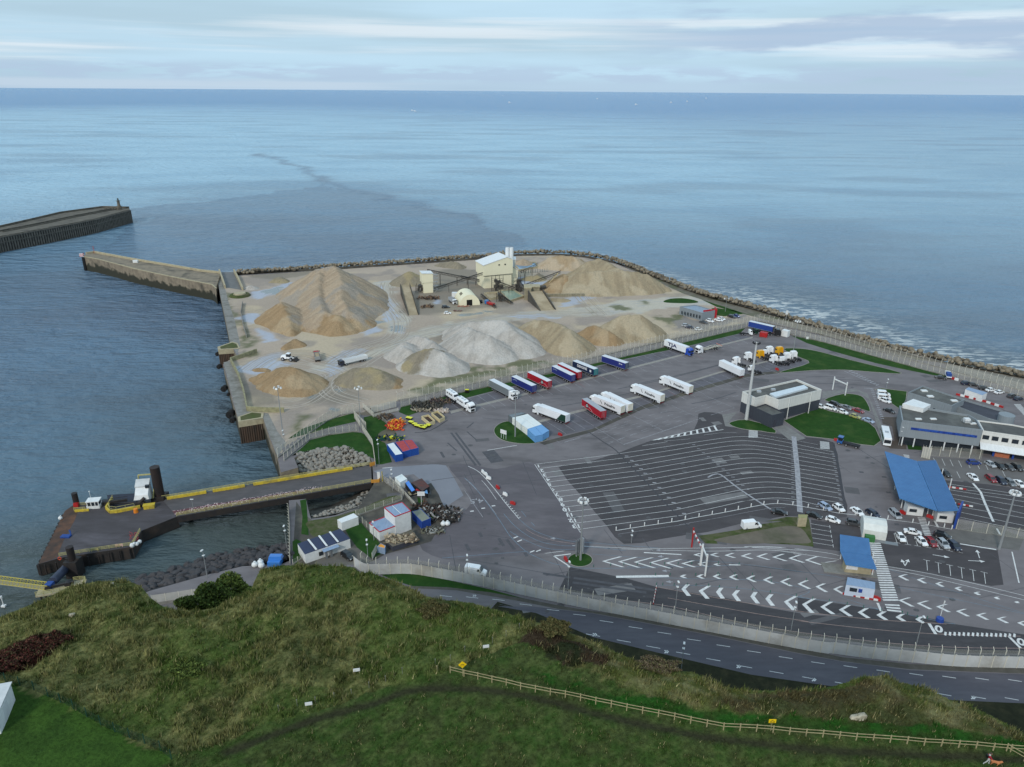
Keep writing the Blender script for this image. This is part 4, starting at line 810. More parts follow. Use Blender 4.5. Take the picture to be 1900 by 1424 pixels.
for k,x,y,lab in(('R',232,925,'small white notice board in the rough grass, nearest the lawn fence'),('R',513,727,'small white notice board in the rough grass, middle one'),('R',1272,575,'small white notice board at the edge of the rough grass, farthest right')):
    cx,cy=Z(k,x,y,TOP);r=thing('notice_board',lab,'sign',(cx,cy,gz(cx,cy)),R(12),'white notice boards on the cliff top');MB().box(-.45,.45,-.05,0,.45,.95).build('board',WHITE,r);[MB().box(q-.03,q+.03,0,.05,-.1,.9).build('leg',WOOD,r)for q in(-.37,.37)]
# thin marker stakes of the old fence
for i,(x,y)in enumerate(((55,955),(163,918),(270,893),(380,862),(480,835),(585,808),(683,776),(782,745),(975,686),(1063,650),(1148,607),(1310,535),(1390,500),(1468,462))):
    cx,cy=Z('R',x,y,TOP);r=MB().cyl((0,0,-.1),(0,0,1.0),.03,n=5).box(-.05,.05,-.05,.05,.95,1.08).build('marker_stake',M('stake',srgb(120,120,112),.7),loc=(cx,cy,gz(cx,cy)));tag(r,'thin pale marker stake in the line between rough grass and path','stake','marker stakes along the cliff-top path')
# boulders on the cliff
def rock_mesh(name,seed,mats,sub=2,fl=.75):
    import bmesh
    bm=bmesh.new();bmesh.ops.create_icosphere(bm,subdivisions=sub,radius=1.0);r0=random.Random(seed);planes=[(Vector((r0.gauss(0,1),r0.gauss(0,1),r0.gauss(0,1))).normalized(),r0.uniform(.55,.85))for _ in range(9)]
    for v in bm.verts:
        for n_,dd in planes:
            k0=v.co.dot(n_)
            if k0>dd:v.co-=n_*(k0-dd)
        v.co+=v.co.normalized()*noise.noise(v.co*2.2+Vector((seed,0,0)))*.12;v.co.z*=fl
    me=bpy.data.meshes.new(name);bm.to_mesh(me);bm.free();me.materials.append(mats);return me
CHALK=M('chalk_rock',srgb(188,180,160),.9,c2=srgb(140,130,112),scale=1.5,bump=.4)
cx,cy=Z('S',1172,552,TOP);bo=bpy.data.objects.new('boulder',rock_mesh('boulder',3,CHALK));col.objects.link(bo);bo.location=(cx,cy,gz(cx,cy)+.3);bo.scale=(1.3,.62,.68);bo.rotation_euler=(0,0,R(12));tag(bo,'pale flat-sided boulder on the green band of the cliff top','boulder')
for k,x,y,s_,lab in(('Q',425,393,.5,'white stone on the upper left slope below the cliff crest'),('Q',650,170,.35,'small white stone on the crest of the left hill')):
    cx,cy=Z(k,x,y,TOP);b2=bo.copy();col.objects.link(b2);b2.location=(cx,cy,gz(cx,cy)+.15);b2.scale=(s_,s_,s_*.8);b2['label']=lab

# ================================================================== STOCKYARD GROUND
ya=np.array(yard);yx=np.arange(ya[:,0].min()-1,ya[:,0].max()+2,1.0);yy=np.arange(ya[:,1].min()-1,ya[:,1].max()+2,1.0);YX,YY=np.meshgrid(yx,yy);ux,uy=YX.ravel(),YY.ravel()
wx,wy=ux+(fbm(ux,uy,.12,4)-.5)*13,uy+(fbm(ux+77,uy,.12,4)-.5)*13
def soft(polys,w):
    v=np.zeros(ux.shape)
    for p in polys:
        p=list(p);d0=seg_dist(wx,wy,p+[p[0]]);s0=np.where(in_poly(wx,wy,p),d0,-d0);v=np.maximum(v,sstep(-w,w,s0))
    return v
yc=np.array(srgb(166,151,136))[None]*(1+.25*(fbm(ux,uy,.05,5)-.5))[:,None];mixc=lambda c0,c1,t:c0*(1-t[:,None])+np.array(srgb(*c1))[None]*t[:,None]
yc=mixc(yc,(188,172,144),sstep(.5,.66,fbm(ux+9,uy,.045,4))*.6);yc=mixc(yc,(134,125,119),sstep(.52,.66,fbm(ux,uy+40,.07,5))*.6);yc=mixc(yc,(122,114,102),soft(dark_p,3)*.75);yc=mixc(yc,(124,120,118),soft([ZZ('D',[(740,725),(880,690),(1050,745),(1250,725),(1440,680),(1470,700),(1040,840),(860,800)])],1.5)*.85)
hm=soft(haul_p,2.2);yc=mixc(yc,(184,178,164),hm*.85);streak=sstep(.5,.7,fbm(ux*.5+uy*.15,uy*2-ux*.6,.25,3));yc=mixc(yc,(160,160,162),streak*hm*.6)
gm=soft(scrub_p,2.5);yc=mixc(yc,(84,90,56),gm*.85*sstep(.3,.55,fbm(ux,uy,.2,4)));wm=soft(wet_p,1.6);yc=mixc(yc,(164,172,188),wm*.8);pm=soft(pud_p,.8);yc=mixc(yc,(120,124,122),pm)
inside_y=in_poly(ux,uy,ya)
yo=grid_mesh('yard_ground',YX,YY,np.full(YX.shape,.004),None or veg_mat('yard_soil'));
import bmesh
bm=bmesh.new();bm.from_mesh(yo.data);bm.verts.ensure_lookup_table();bmesh.ops.delete(bm,geom=[bm.verts[i]for i in np.nonzero(~inside_y)[0]],context='VERTS');bm.to_mesh(yo.data);bm.free()
color_attr(yo.data,'tint',np.clip(yc[inside_y],0,1));a_=yo.data.attributes.new('wet','FLOAT','POINT');a_.data.foreach_set('value',np.clip(wm*.55+pm,0,1)[inside_y].astype(np.float32));tag(yo,kind='structure')
t_=yo.data.materials[0].node_tree;a1=t_.nodes.new('ShaderNodeAttribute');a1.attribute_name='wet';r_=t_.nodes.new('ShaderNodeMapRange');r_.inputs[3].default_value=.9;r_.inputs[4].default_value=.12;t_.links.new(a1.outputs['Fac'],r_.inputs[0]);t_.links.new(r_.outputs[0],t_.nodes['Principled BSDF'].inputs['Roughness']);t_.nodes['Principled BSDF'].inputs['Specular IOR Level'].default_value=.45
for n_ in t_.nodes:
    if n_.type=='MAP_RANGE' and abs(n_.inputs[3].default_value-.55)<.01:n_.inputs[3].default_value=.86;n_.inputs[4].default_value=1.12
    if n_.type=='TEX_NOISE':n_.inputs['Scale'].default_value=.8
    if n_.type=='BUMP':n_.inputs['Distance'].default_value=.1

# wheel tracks of the loaders and tippers in the yard
tk=[ZZ('C',[(-60,960),(120,880),(420,800),(760,735),(1150,672),(1500,672),(1900,655)]),ZZ('C',[(-300,1130),(-60,985),(180,900),(500,815),(900,730),(1400,690),(1900,690)]),ZZ('B',[(1500,400),(1480,520),(1560,640),(1620,760),(1560,900),(1200,1010),(1000,1130)]),ZZ('B',[(1470,420),(1510,560),(1600,660),(1680,740)]),
      ZZ('E',[(700,250),(1000,300),(1150,360),(1080,470),(900,600),(700,640)]),ZZ('E',[(1500,280),(1300,330),(1130,400),(1150,520),(1400,600)]),ZZ('C',[(1900,690),(1760,560),(1640,420),(1500,330),(1330,300)]),ZZ('B',[(300,1180),(500,1060),(800,1040),(1060,1100),(1400,960)])]
mb1,mb2=MB(),MB()
for i,ln in enumerate(tk):
    c_=smooth_line(ln,8)
    for j in range(4):
        for off in(-1,1):(mb1 if j%2 else mb2).strip(shift(c_,(j-1.5)*3.1+off*1.05+random.uniform(-.5,.5)),.42,.02+.0006*(i*8+j*2+(off>0)))
tag(mb1.build('wheel_tracks',M('track_dark',srgb(146,136,124),.85,c2=srgb(164,152,138),scale=.3,detail=10)),kind='structure');tag(mb2.build('wheel_tracks',M('track_pale',srgb(180,172,160),.8,c2=srgb(164,154,142),scale=.3,detail=10)),kind='structure')

# ================================================================== SEA WALLS, ROCKS, QUAY
CREAM=M('cream_concrete',srgb(178,168,140),.85,c2=srgb(150,140,116),scale=.6,bump=.2);DARKM=M('dark_steel',srgb(44,44,48),.6,.3,c2=srgb(60,54,50),scale=.6)
RUST=M('rusty_steel',srgb(84,60,48),.8,.2,c2=srgb(48,42,40),scale=.4);RUBBER=M('black_rubber',srgb(26,26,27),.85);STONE=M('old_masonry',srgb(108,102,92),.9,c2=srgb(84,80,72),c3=srgb(62,59,54),scale=.3,bump=.4,detail=10)
def tri_z(k,pts):return[(*Z(k,x,y,z0),z0)for x,y,z0 in pts]
# far breakwater with arcaded face
near=[P(x,y,3)for x,y in((-90,460),(0,440.5),(92,424),(175,408),(241,390.5))];back=[P(x,y,3)for x,y in((-90,440),(0,422),(55,409.5),(112,396),(190,385.5),(240,386.5))]
bw=thing('breakwater','long arcaded stone breakwater with a beacon at its end, far left in the sea','breakwater',(*near[-1],WATER));ox,oy,oz=bw.location
sh=lambda pts:[(x-ox,y-oy)for x,y in pts]
MB().prism(sh(near+back[::-1]),-4,12).build('wall',STONE,bw)
mid=[((a[0]+b[0])/2-ox,(a[1]+b[1])/2-oy)for a,b in((near[1],back[1]),(near[2],back[2]),(near[3],back[3]),(near[4],back[4]))]
mb=MB();mb.wall(shift(mid,2.0),12,13.2,1.2);mb.wall(shift(mid,-3),12,12.7,.8);mb.wall(shift(sh(near),.4),12,12.8,.8);mb.wall(shift(sh(back),-.6),12,13.6,1.2);mb.build('parapet',STONE,bw)
mb=MB();face=along(sh(near),2.3,1.0)
for x,y,h in face:
    n=(math.sin(h),-math.cos(h));mb.bar((x+n[0]*.5,y+n[1]*.5,5.6),(x+n[0]*.5+math.cos(h)*1.3,y+n[1]*.5+math.sin(h)*1.3,5.6),.7,11.6)
for z0 in(7.5,11.5):mb.wall(shift(sh(near),-.6),z0,z0+.7,1.1)
mb.build('arcade',M('arcade_stone',srgb(112,106,98),.9,c2=srgb(80,76,70),scale=.4),bw)
mb=MB();mb.wall(shift(sh(near),-.05),.5,11.6);mb.build('recess',M('dark_recess',srgb(46,44,40),.95),bw)  # dark sheet: shade inside the arcade openings put into the colour
bx_,by_=P(222,389,3);bt=thing('beacon_tower','small stone beacon tower with a lantern at the end of the far breakwater','lighthouse',(bx_,by_,3))
MB().cyl((0,0,0),(0,0,3.5),2.6,2.2,10).build('base',STONE,bt);MB().cyl((0,0,3.5),(0,0,8),1.5,1.2,10).build('tower',STONE,bt);MB().cyl((0,0,8),(0,0,8.4),2.1,2.1,10).build('gallery',STONE,bt)
MB().cyl((0,0,8.4),(0,0,10),.8,.7,8).cyl((0,0,10),(0,0,11.2),.9,.1,8).build('lantern',M('green_dark',srgb(64,74,66),.6),bt)
for i,x in enumerate((196,202,208,214)):
    o=MB().box(-1.2,1.2,-.7,.7,0,1.1).cyl((-.8,0,1.1),(-.8,0,1.7),.3,n=6).build('bollard_block',STONE,loc=(*P(x,388.5+i*.2,3),3));tag(o,'small stone block on the end of the far breakwater beside the beacon','stone block','blocks on the breakwater head')
# near jetty
near=[P(x,y,1)for x,y in((155,477),(182,482),(250,500),(320,515),(392,529),(400,536))];back=[P(x,y,1)for x,y in((159,471.5),(177,469),(250,482.5),(320,494),(375,503.5),(410,507))]
jt=thing('jetty','concrete jetty running out from the quay with a red and white beacon at its head','jetty',(*near[0],WATER));ox,oy,oz=jt.location
MB().prism(sh(near+back[::-1]),-4,10).build('wall',QUAY,jt);mb=MB();mb.wall(shift(sh(back),-.8),10,11.3,1.2);mb.wall(shift(sh(near),.5),10,10.4,.7);mb.build('parapet',CREAM,jt)
mb=MB()
for x,y,h in along(sh(near),3.0,1):mb.bar((x,y,8.2),(x+.3,y,8.2),.45,3.0)
mb.build('facing_ribs',QUAY,jt)
mb=MB()
for dx,dy in((-.3,-.5),(-1.2,.3),(-.6,.9),(.6,-1.0)):mb.cyl((dx,dy,-3),(dx,dy,9.6),.45,n=8)
mb.build('fender_pile',RUBBER,jt)
RED=M('red_paint_gloss',srgb(176,40,40),.4,c2=srgb(150,34,34),spec=.5);REDW=(RED,WHITE)
bc_=thing('beacon','red and white checkered cabinet at the head of the near jetty','beacon',(*P(152.5,477,1),1.0));mb=MB()
for i in range(4):
    for j in range(4):mb.mat((i+j)%2);mb.box(-1.4+i*.7,-.7+i*.7,-.8,.8,.2+j*.55,.75+j*.55)
mb.build('checker_board',list(REDW),bc_);
mt=thing('light_mast','thin red light mast near the head of the near jetty','mast',(*P(175,470.5,1),1.0));MB().cyl((0,0,0),(0,0,4.6),.16,.1,6).build('pole',RED,mt);MB().cyl((0,0,4.6),(0,0,5.2),.3,n=6).box(-.6,.6,-.05,.05,3.6,3.8).build('lantern',RED,mt)
o=MB().box(-1.6,1.6,-.9,.9,0,1.5).box(-1.7,1.7,-1,1,1.5,1.65).build('equipment_box',WHITE,loc=(*P(252,487.5,1),1.0));tag(o,'white equipment box on the middle of the near jetty','box')

# dolphins / sheet pile corners
def dolphin(pts,label,cap=2.2):
    r=thing('mooring_dolphin',label,'dolphin',(*pts[0],0),group='sheet pile mooring dolphins along the quay');q=[(x-pts[0][0],y-pts[0][1])for x,y in pts];q=ccw(q)
    MB().prism(q,-cap,.25).build('cap',CREAM,r);c0=np.mean(q,0);ins=[(c0[0]+(x-c0[0])*.95,c0[1]+(y-c0[1])*.95)for x,y in q];mb=MB()
    mb.wall(ins,-14,-cap,close=True)
    for x,y,h in along(ins+[ins[0]],.8):mb.cyl((x,y,-14),(x,y,-cap),.26,n=6,caps=False)
    mb.build('sheet_piles',SHEETP,r);MB().sheet([(c0[0]+(x-c0[0])*.8,c0[1]+(y-c0[1])*.8)for x,y in q],.27).build('infill',GRASS_R,r)
    return r
dolphin(ZZ('E',[(112,118),(245,72),(290,85),(310,125),(305,130),(118,142)]),'cream-capped sheet pile dolphin beside the big sand heap, the farther one')
r=dolphin(ZZ('E',[(295,778),(515,742),(520,700),(420,690),(290,735)]),'cream-capped sheet pile corner of the quay above the tyre fenders, the nearer one')
# tyre fenders
for i,(x,y,s_)in enumerate(((130,275,.9),(175,468,1.1),(212,520,.6),(232,692,1.35),(250,745,.9),(115,165,.8))):
    cx,cy=Z('E',x,y,-1.6);r=thing('tyre_fender',('black tyre fender just below the farther dolphin','black tyre fender beside the water at mid quay','small black tyre fender next below the mid-quay one','largest black tyre fender above the sheet pile corner','black tyre fender lowest on the quay wall','black tyre fender on the farther dolphin')[i],'fender',(cx,cy,-2.2),group='tyre fenders on the quay wall')
    mb=MB()
    for j in range(3):mb.cyl((-.2,-1.0*s_+j*.7*s_,0),(-.2,-.45*s_+j*.7*s_,0),1.15*s_,n=14)
    mb.build('tyre',RUBBER,r);MB().cyl((-.2,-1.5*s_,0),(-.2,1.6*s_,0),.25,n=6).cyl((0,0,0),(.8,0,2.2),.06,n=4).build('axle',DARKM,r)
# low quay wall along the yard

yw=ZZ('E',[(460,165),(320,215),(230,245),(300,380),(345,520),(375,680),(560,690),(700,690)])
mb.wall(yw,0,2.0,.5);o=mb.build('yard_wall',M('lichen_wall',srgb(158,154,120),.9,c2=srgb(120,116,92),scale=.7,bump=.3));tag(o,'low lichen-yellow retaining wall between quay edge and stockyard','wall')
mb=MB();mb.wall(ZZ('B',[(240,590),(225,680),(245,790),(275,890)]),0,1.6,.3);o=mb.build('yard_wall',CONC);tag(o,'low grey wall along the quay beside the big sand heap','wall')
mb=MB();mb.wall(ZZ('B',[(165,312),(205,390),(240,472)]),0,2.2,.9);mb.wall(ZZ('B',[(35,312),(60,380),(85,455)]),0,2.2,.9);o=mb.build('slipway_wall',CREAM);tag(o,'pair of straight walls on both sides of the slipway at the root of the jetty','wall')
cx,cy=Z('B',215,520);rt=thing('round_basin','round grass-grown concrete basin beside the slipway','basin',(cx,cy,0));MB().cyl((0,0,0),(0,0,1.2),6.2,5.4,24).build('mound',GRASS_R,rt);MB().cyl((0,0,1.2),(0,0,1.9),3.6,3.4,20).build('rim',CREAM,rt)
# parapet along the sea
mb=MB();mb.wall(T_([(440,509),(620,500),(760,490.5),(900,480.5),(960,475),(1030,474),(1085,478),(1140,488.5)]),0,1.3,.6);o=mb.build('sea_wall',MUD);tag(o,'low dark sea wall behind the rocks along the far side of the stockyard','wall')
mb=MB();mb.wall(T_([(1160,493),(1270,537),(1400,574),(1500,604),(1600,634),(1700,661),(1748,670)]),0,1.6,.7);o=mb.build('sea_wall',CONC);tag(o,'grey concrete sea wall parapet beside the rocks on the right shore','wall')

# ---- rocks
RK=[M('grey_boulder',srgb(148,144,136),.9,c2=srgb(112,108,102),c3=srgb(88,84,80),scale=.8,bump=.4),M('dark_boulder',srgb(74,72,74),.85,c2=srgb(52,51,54),scale=.6,bump=.4),M('tan_boulder',srgb(146,136,118),.9,c2=srgb(108,99,86),c3=srgb(66,60,52),scale=.5,bump=.4)]  # tan rock's darkest patches paint in the shaded gaps between stones
def pgon_px(poly,n,seed):
    r0=random.Random(seed);xs=[p[0]for p in poly];ys=[p[1]for p in poly];out=[]
    arr=np.array(poly)
    while len(out)<n:
        best=None
        for _ in range(6):
            while True:
                x,y=r0.uniform(min(xs),max(xs)),r0.uniform(min(ys),max(ys))
                if in_poly(np.array([x]),np.array([y]),arr)[0]:break
            dm=min([(x-a)**2+(y-b)**2 for a,b in out]or[1e9])
            if best is None or dm>best[0]:best=(dm,x,y)
        out.append(best[1:])
    return out
RM={(v,m):rock_mesh('rock',10+v,RK[m],2,.8)for v in range(6)for m in range(3)}
def rocks_ind(k,poly,n,zf,size,mt,label,group,seed):
    for x,y in pgon_px(poly,n,seed):
        z0=zf(x,y);cx,cy=Z(k,x,y,z0);o=bpy.data.objects.new('rock',RM[(random.randrange(6),mt)]);col.objects.link(o);s_=size*random.uniform(.7,1.25)
        o.location=(cx,cy,z0-.1*s_);o.rotation_euler=(random.uniform(-.5,.5),random.uniform(-.5,.5),random.uniform(0,6.3));o.scale=(s_,s_*random.uniform(.75,1),s_*random.uniform(.7,1));tag(o,label,'rock',group)
def bank(name,k,rows,mat):  # sloping surface from rows of (x, y, z)
    mb=MB();n=len(rows[0]);vs=[(*Z(k,x,y,z0),z0)for row in rows for x,y,z0 in row]
    mb.add(vs,[(r*n+i,r*n+i+1,(r+1)*n+i+1,(r+1)*n+i)for r in range(len(rows)-1)for i in range(n-1)]);return tag(mb.build(name,mat),kind='structure')
zf1=lambda x,y:-4.2*min(1,max(0,(y-(1060-(x-790)*.16 if x<1230 else 990+(x-1230)*.46))/190))
bank('rock_bank','E',[[(770,1060,.0),(1000,1010,0),(1230,982,0),(1470,1090,0)],[(790,1120,-2.4),(1000,1090,-2.4),(1230,1070,-2.4),(1470,1120,-1.5)],[(840,1260,-5.5),(1000,1260,-5.5),(1230,1230,-5.5),(1480,1180,-4.5)],[(840,1330,-11),(1000,1330,-11),(1230,1300,-11),(1480,1240,-11)]],MUD)
rocks_ind('E',[(785,1065),(1000,1018),(1230,990),(1300,1010),(1460,1098),(1430,1148),(1150,1205),(900,1240),(850,1205)],135,zf1,1.15,0,'grey armour boulder in the loose pile between the grass and the yellow-railed ramp','grey boulders beside the ramp',1)
zf2=lambda x,y:-1.0-3.2*min(1,max(0,((600-(x-680)*.32)-y)/60))
bank('rock_bank','M',[[(680,615,-.3),(900,572,-.3),(1060,525,-.3),(1250,390,-.3)],[(670,560,-6),(860,520,-6),(1010,450,-6),(1160,330,-6)],[(670,530,-11),(850,490,-11),(1000,420,-11),(1150,300,-11)]],MUD)
rocks_ind('M',[(680,612),(900,572),(1060,520),(1245,385),(1200,345),(1150,350),(1030,470),(860,540),(690,588)],75,zf2,.75,0,'grey boulder on the slope of the small basin below the ramp','grey boulders on the basin slope',2)
zf3=lambda x,y:-9*min(1,max(0,((1215-(x-1080)*.274)-y)/120))
bank('rock_bank','L',[[(900,1265,0),(1080,1222,0),(1500,1105,0),(1900,1000,0),(2320,905,0)],[(880,1210,-6),(1020,1160,-6),(1480,1030,-6),(1900,915,-6),(2320,830,-6)],[(850,1130,-12),(1000,1080,-12),(1460,960,-12),(1900,840,-12),(2320,760,-12)]],M('dark_bank',srgb(40,39,40),.9))
rocks_ind('L',[(960,1130),(1100,1085),(1400,990),(1700,900),(1900,860),(1900,992),(1500,1098),(1080,1212),(990,1190)],60,zf3,1.75,1,'dark armour rock on the harbour slope behind the green hill','dark armour rocks below the coast road',3)
rocks_ind('L',[(1900,860),(2120,840),(2250,820),(2330,850),(2330,900),(1900,990)],30,zf3,1.6,1,'dark armour rock on the harbour slope next to the white fence posts','dark armour rocks beside the pier',4)
def rocks_stuff(name,items,label):  # thousands of rocks, one object
    V=[];F=[];MI=[];n0=0
    base=[]
    for v in range(6):
        me=rock_mesh('t',40+v,RK[0],1,.85);co=np.array([v_.co[:]for v_ in me.vertices]);fc=np.array([p.vertices[:]for p in me.polygons]);base.append((co,fc));bpy.data.meshes.remove(me)
    for(x,y,z0,s_,m_)in items:
        co,fc=base[random.randrange(6)];a=random.uniform(0,6.3);b=random.uniform(-.6,.6);M3=np.array((Matrix.Rotation(a,3,'Z')@Matrix.Rotation(b,3,'X')).transposed())
        V.append((co*np.array([1,random.uniform(.7,1),random.uniform(.75,1.1)])*s_)@M3+np.array([x,y,z0]));F.append(fc+n0);MI+=[m_]*len(fc);n0+=len(co)
    V=np.concatenate(V).astype(np.float32);F=np.concatenate(F).astype(np.int32);me=bpy.data.meshes.new(name);me.vertices.add(len(V));me.vertices.foreach_set('co',V.ravel());me.loops.add(F.size);me.loops.foreach_set('vertex_index',F.ravel());me.polygons.add(len(F))
    me.polygons.foreach_set('loop_start',np.arange(0,F.size,3,dtype=np.int32));me.polygons.foreach_set('loop_total',np.full(len(F),3,np.int32));[me.materials.append(q)for q in RK];me.polygons.foreach_set('material_index',MI);me.update(calc_edges=True)
    o=bpy.data.objects.new(name,me);col.objects.link(o);return tag(o,label,'rocks',kind='stuff')
items=[]
shore=[P(x,y)for x,y in north][::-1];smid=smooth_line(shore,6)
for x,y,h in along(smid,1.45):
    for off,z0 in((.8,1.8),(2.6,2.2),(4.8,.9),(7.0,-2.4),(9.2,-4.6),(11.5,-6.8),(13.6,-8.6)):
        o_=off+random.uniform(-.9,.9);items.append((x-math.sin(h)*o_+random.uniform(-.8,.8),y+math.cos(h)*o_+random.uniform(-.8,.8),z0+random.uniform(-.4,.7),random.uniform(.85,1.75),2))
for x,y in pgon_px([(960,1130),(1100,1085),(1400,990),(1700,900),(1900,860),(2250,815),(2335,850),(2335,905),(1900,992),(1500,1098),(1080,1212),(990,1190)],260,9):
    z0=zf3(x,y)-.5;items.append((*Z('L',x,y,z0),z0,random.uniform(.7,1.2),1))
for x,y in pgon_px([(785,1065),(1000,1018),(1230,990),(1300,1010),(1460,1098),(1430,1148),(1150,1205),(900,1240),(850,1205)],240,10):
    z0=zf1(x,y)-.35;items.append((*Z('E',x,y,z0),z0,random.uniform(.5,.8),0))
rocks_stuff('rock_armour',items,'rock armour lining the shore and filling between the larger boulders')
mb=MB()
outer=shift(smid,14);mb.add([(x,y,.8)for x,y in smid]+[(x,y,-11)for x,y in outer],[(i,i+1,len(smid)+i+1,len(smid)+i)for i in range(len(smid)-1)]);tag(mb.build('shore_slope',M('shore_fill',srgb(74,68,58),.95)),kind='structure')

# ================================================================== THE LINKSPAN
PZ=-5.0
BLUEN=M('navy_deck',srgb(38,42,60),.6,c2=srgb(30,33,46),scale=.4);YELP=M('yellow_barrier',srgb(206,180,52),.55,c2=srgb(170,150,60),c3=srgb(140,128,70),scale=1.2);YELR=M('cream_yellow_rail',srgb(186,178,118),.6,c2=srgb(150,142,96),scale=1)
DECK=M('pontoon_deck',srgb(76,72,76),.8,c2=srgb(60,56,58),c3=srgb(92,88,94),scale=.12,bump=.1,detail=10,stretch=(1,3,1,.15));DECKR=M('rusty_deck',srgb(92,66,52),.85,c2=srgb(56,48,44),c3=srgb(110,76,56),scale=.35,detail=10)
HULL=M('pontoon_hull',srgb(56,52,50),.8,c2=srgb(40,38,38),c3=srgb(78,62,52),scale=.3)
pon=thing('pontoon','large rusty floating pontoon deck at the end of the linkspan ramp','pontoon',(*Z('L',600,700,PZ),PZ));ox,oy,oz=pon.location
LP=lambda pts,z0=PZ:[(x-ox,y-oy)for x,y in ZZ('L',pts,z0)]
body=LP([(100,985),(335,515),(430,450),(760,410),(745,530),(950,495),(1200,425),(1330,562),(1010,690),(930,832),(280,932)])
MB().prism(body,-3.8,0).build('hull',[HULL],pon);MB().sheet(body,.02).build('deck',DECK,pon)
MB().sheet(LP([(100,985),(335,515),(430,450),(470,470),(420,600),(330,760),(260,930)]),.035).build('rusty_edge',DECKR,pon)
mb=MB()
for i in range(7):
    a=Vector(LP([(110+i*3,975-i*0)])[0])
for a,b in(((100,985),(335,515)),):
    for x,y,h in along(LP([a,b]),2.2,.5):mb.box(x-.5,x+.3,y-.5,y+.4,-3.6,-.3)
for x,y,h in along(LP([(120,985),(930,835)]),2.6,1):mb.box(x-.12,x+.12,y-.35,y,-3.4,-.2)
mb.build('hull_rib',DARKM,pon)
MB().prism(LP([(700,355),(950,340),(1140,325),(1130,440),(950,480),(750,528),(745,470)],PZ),-3.5,-.8).build('lower_platform',BLUEN,pon)
MB().cyl(tuple(LP([(750,445)])[0])+(-.4,),tuple(LP([(945,430)])[0])+(-.4,),.22,n=6).build('pipe',DARKM,pon)
def rail(pts,z0,mat,parent,name='railing',h=1.1,n=2,step=2.5,zf=None):
    zz=zf or(lambda i,x,y:z0);mb=MB();q=along(pts,step);q3=[(x,y,zz(i,x,y))for i,(x,y,_)in enumerate(q)]
    if math.dist(q3[-1][:2],pts[-1])>.5:q3.append((pts[-1][0],pts[-1][1],zz(0,*pts[-1])))
    for x,y,z1 in q3:mb.cyl((x,y,z1),(x,y,z1+h),.06,n=5,caps=False)
    for a,b in zip(q3,q3[1:]):
        for j in range(n):mb.bar((a[0],a[1],a[2]+h*(j+1)/n),(b[0],b[1],b[2]+h*(j+1)/n),.1)
    return mb.build(name,mat,parent)
rail(LP([(285,918),(560,875),(925,820)]),0,YELR,pon,n=3);rail(LP([(930,820),(1000,695)]),0,YELR,pon,n=3)
mb=MB();mb.wall(LP([(750,420),(700,500),(735,535),(800,530),(1000,490)]),0,1.0,.5);mb.build('yellow_barrier',YELP,pon);rail(LP([(760,415),(715,500),(750,528),(950,490)]),.0,YELR,pon,n=2,h=1.6)
mb=MB()
for i in range(70):
    x,y=LP([(900+random.random()*90,700+random.random()*80)])[0];mb.box(x-.1,x+.1,y-.1,y+.1,.03,.06)
mb.build('red_stud',RED,pon)
o=MB().ball((0,0,.5),.7,8,4).ball((.9,.8,.4),.6,8,4).ball((1.2,1.9,.4),.6).ball((.5,.3,.9),.4).build('white_sacks',WHITE,loc=(*Z('L',930,830,PZ),PZ));tag(o,'white sacks heaped at the inner corner of the pontoon railing','sacks')
# ramp
ra,rb=Z('L',1190,415,PZ),Z('L',1320,565,PZ);rc,rd=Z('M',1165,326,0),Z('M',1160,188,0)
rmp=thing('ramp_bridge','long sloping linkspan ramp with yellow railings from the shore to the pontoon','bridge',(*rc,0));ox,oy,oz=rmp.location
A3,B3,C3,D3=[Vector((p[0]-ox,p[1]-oy,z0))for p,z0 in((ra,PZ+.1),(rb,PZ+.1),(rc,.03),(rd,.03))]
up=Vector((0,0,1))
MB().hexa([B3-up*.6,C3-up*.6,D3-up*.6,A3-up*.6],[B3,C3,D3,A3]).build('deck',M('ramp_deck',srgb(88,84,86),.8,c2=srgb(72,70,72),scale=.2,stretch=(1,3,1,.2)),rmp)
mb=MB();mb.bar(B3-up*1.1,C3-up*1.1,.5,2.0);mb.bar(A3-up*1.1,D3-up*1.1,.5,2.0)
for i in range(14):t=(i+.5)/14;mb.bar(B3.lerp(C3,t)-up*1.2,A3.lerp(D3,t)-up*1.2,.3,.8)
mb.build('girder',DARKM,rmp)
def lerp_rail(a,b,mat,name,n,h,step=2.6,off=0):
    L0=(b-a).length;k_=int(L0/step);mb=MB()
    for i in range(k_+1):p=a.lerp(b,i/k_);mb.cyl(p,p+up*h,.06,n=5,caps=False)
    for j in range(n):mb.bar(a+up*h*(j+1)/n,b+up*h*(j+1)/n,.12)
    return mb.build(name,mat,rmp)
lerp_rail(B3,C3,YELR,'railing',3,1.2);lerp_rail(A3,D3,YELR,'railing',3,1.2)
wid=(A3-B3).normalized()
for t0,t1 in((.02,.20),(.23,.38),(.42,.9)):mb=MB();mb.bar(A3.lerp(D3,t0)-wid*.9+up*.5,A3.lerp(D3,t1)-wid*.9+up*.5,.45,.9);mb.build('yellow_barrier',YELP,rmp)
mb=MB();st_=[]
for i in range(420):
    t=random.uniform(.0,.74);w_=random.uniform(.10,.30)+.03*math.sin(t*40);p=B3.lerp(C3,t).lerp(A3.lerp(D3,t),w_);mb.box(p.x-.12,p.x+.12,p.y-.1,p.y+.1,p.z+.02,p.z+.07)
mb.build('stud_row',M('pale_stud',srgb(200,180,180),.6),rmp)['kind']='stuff'
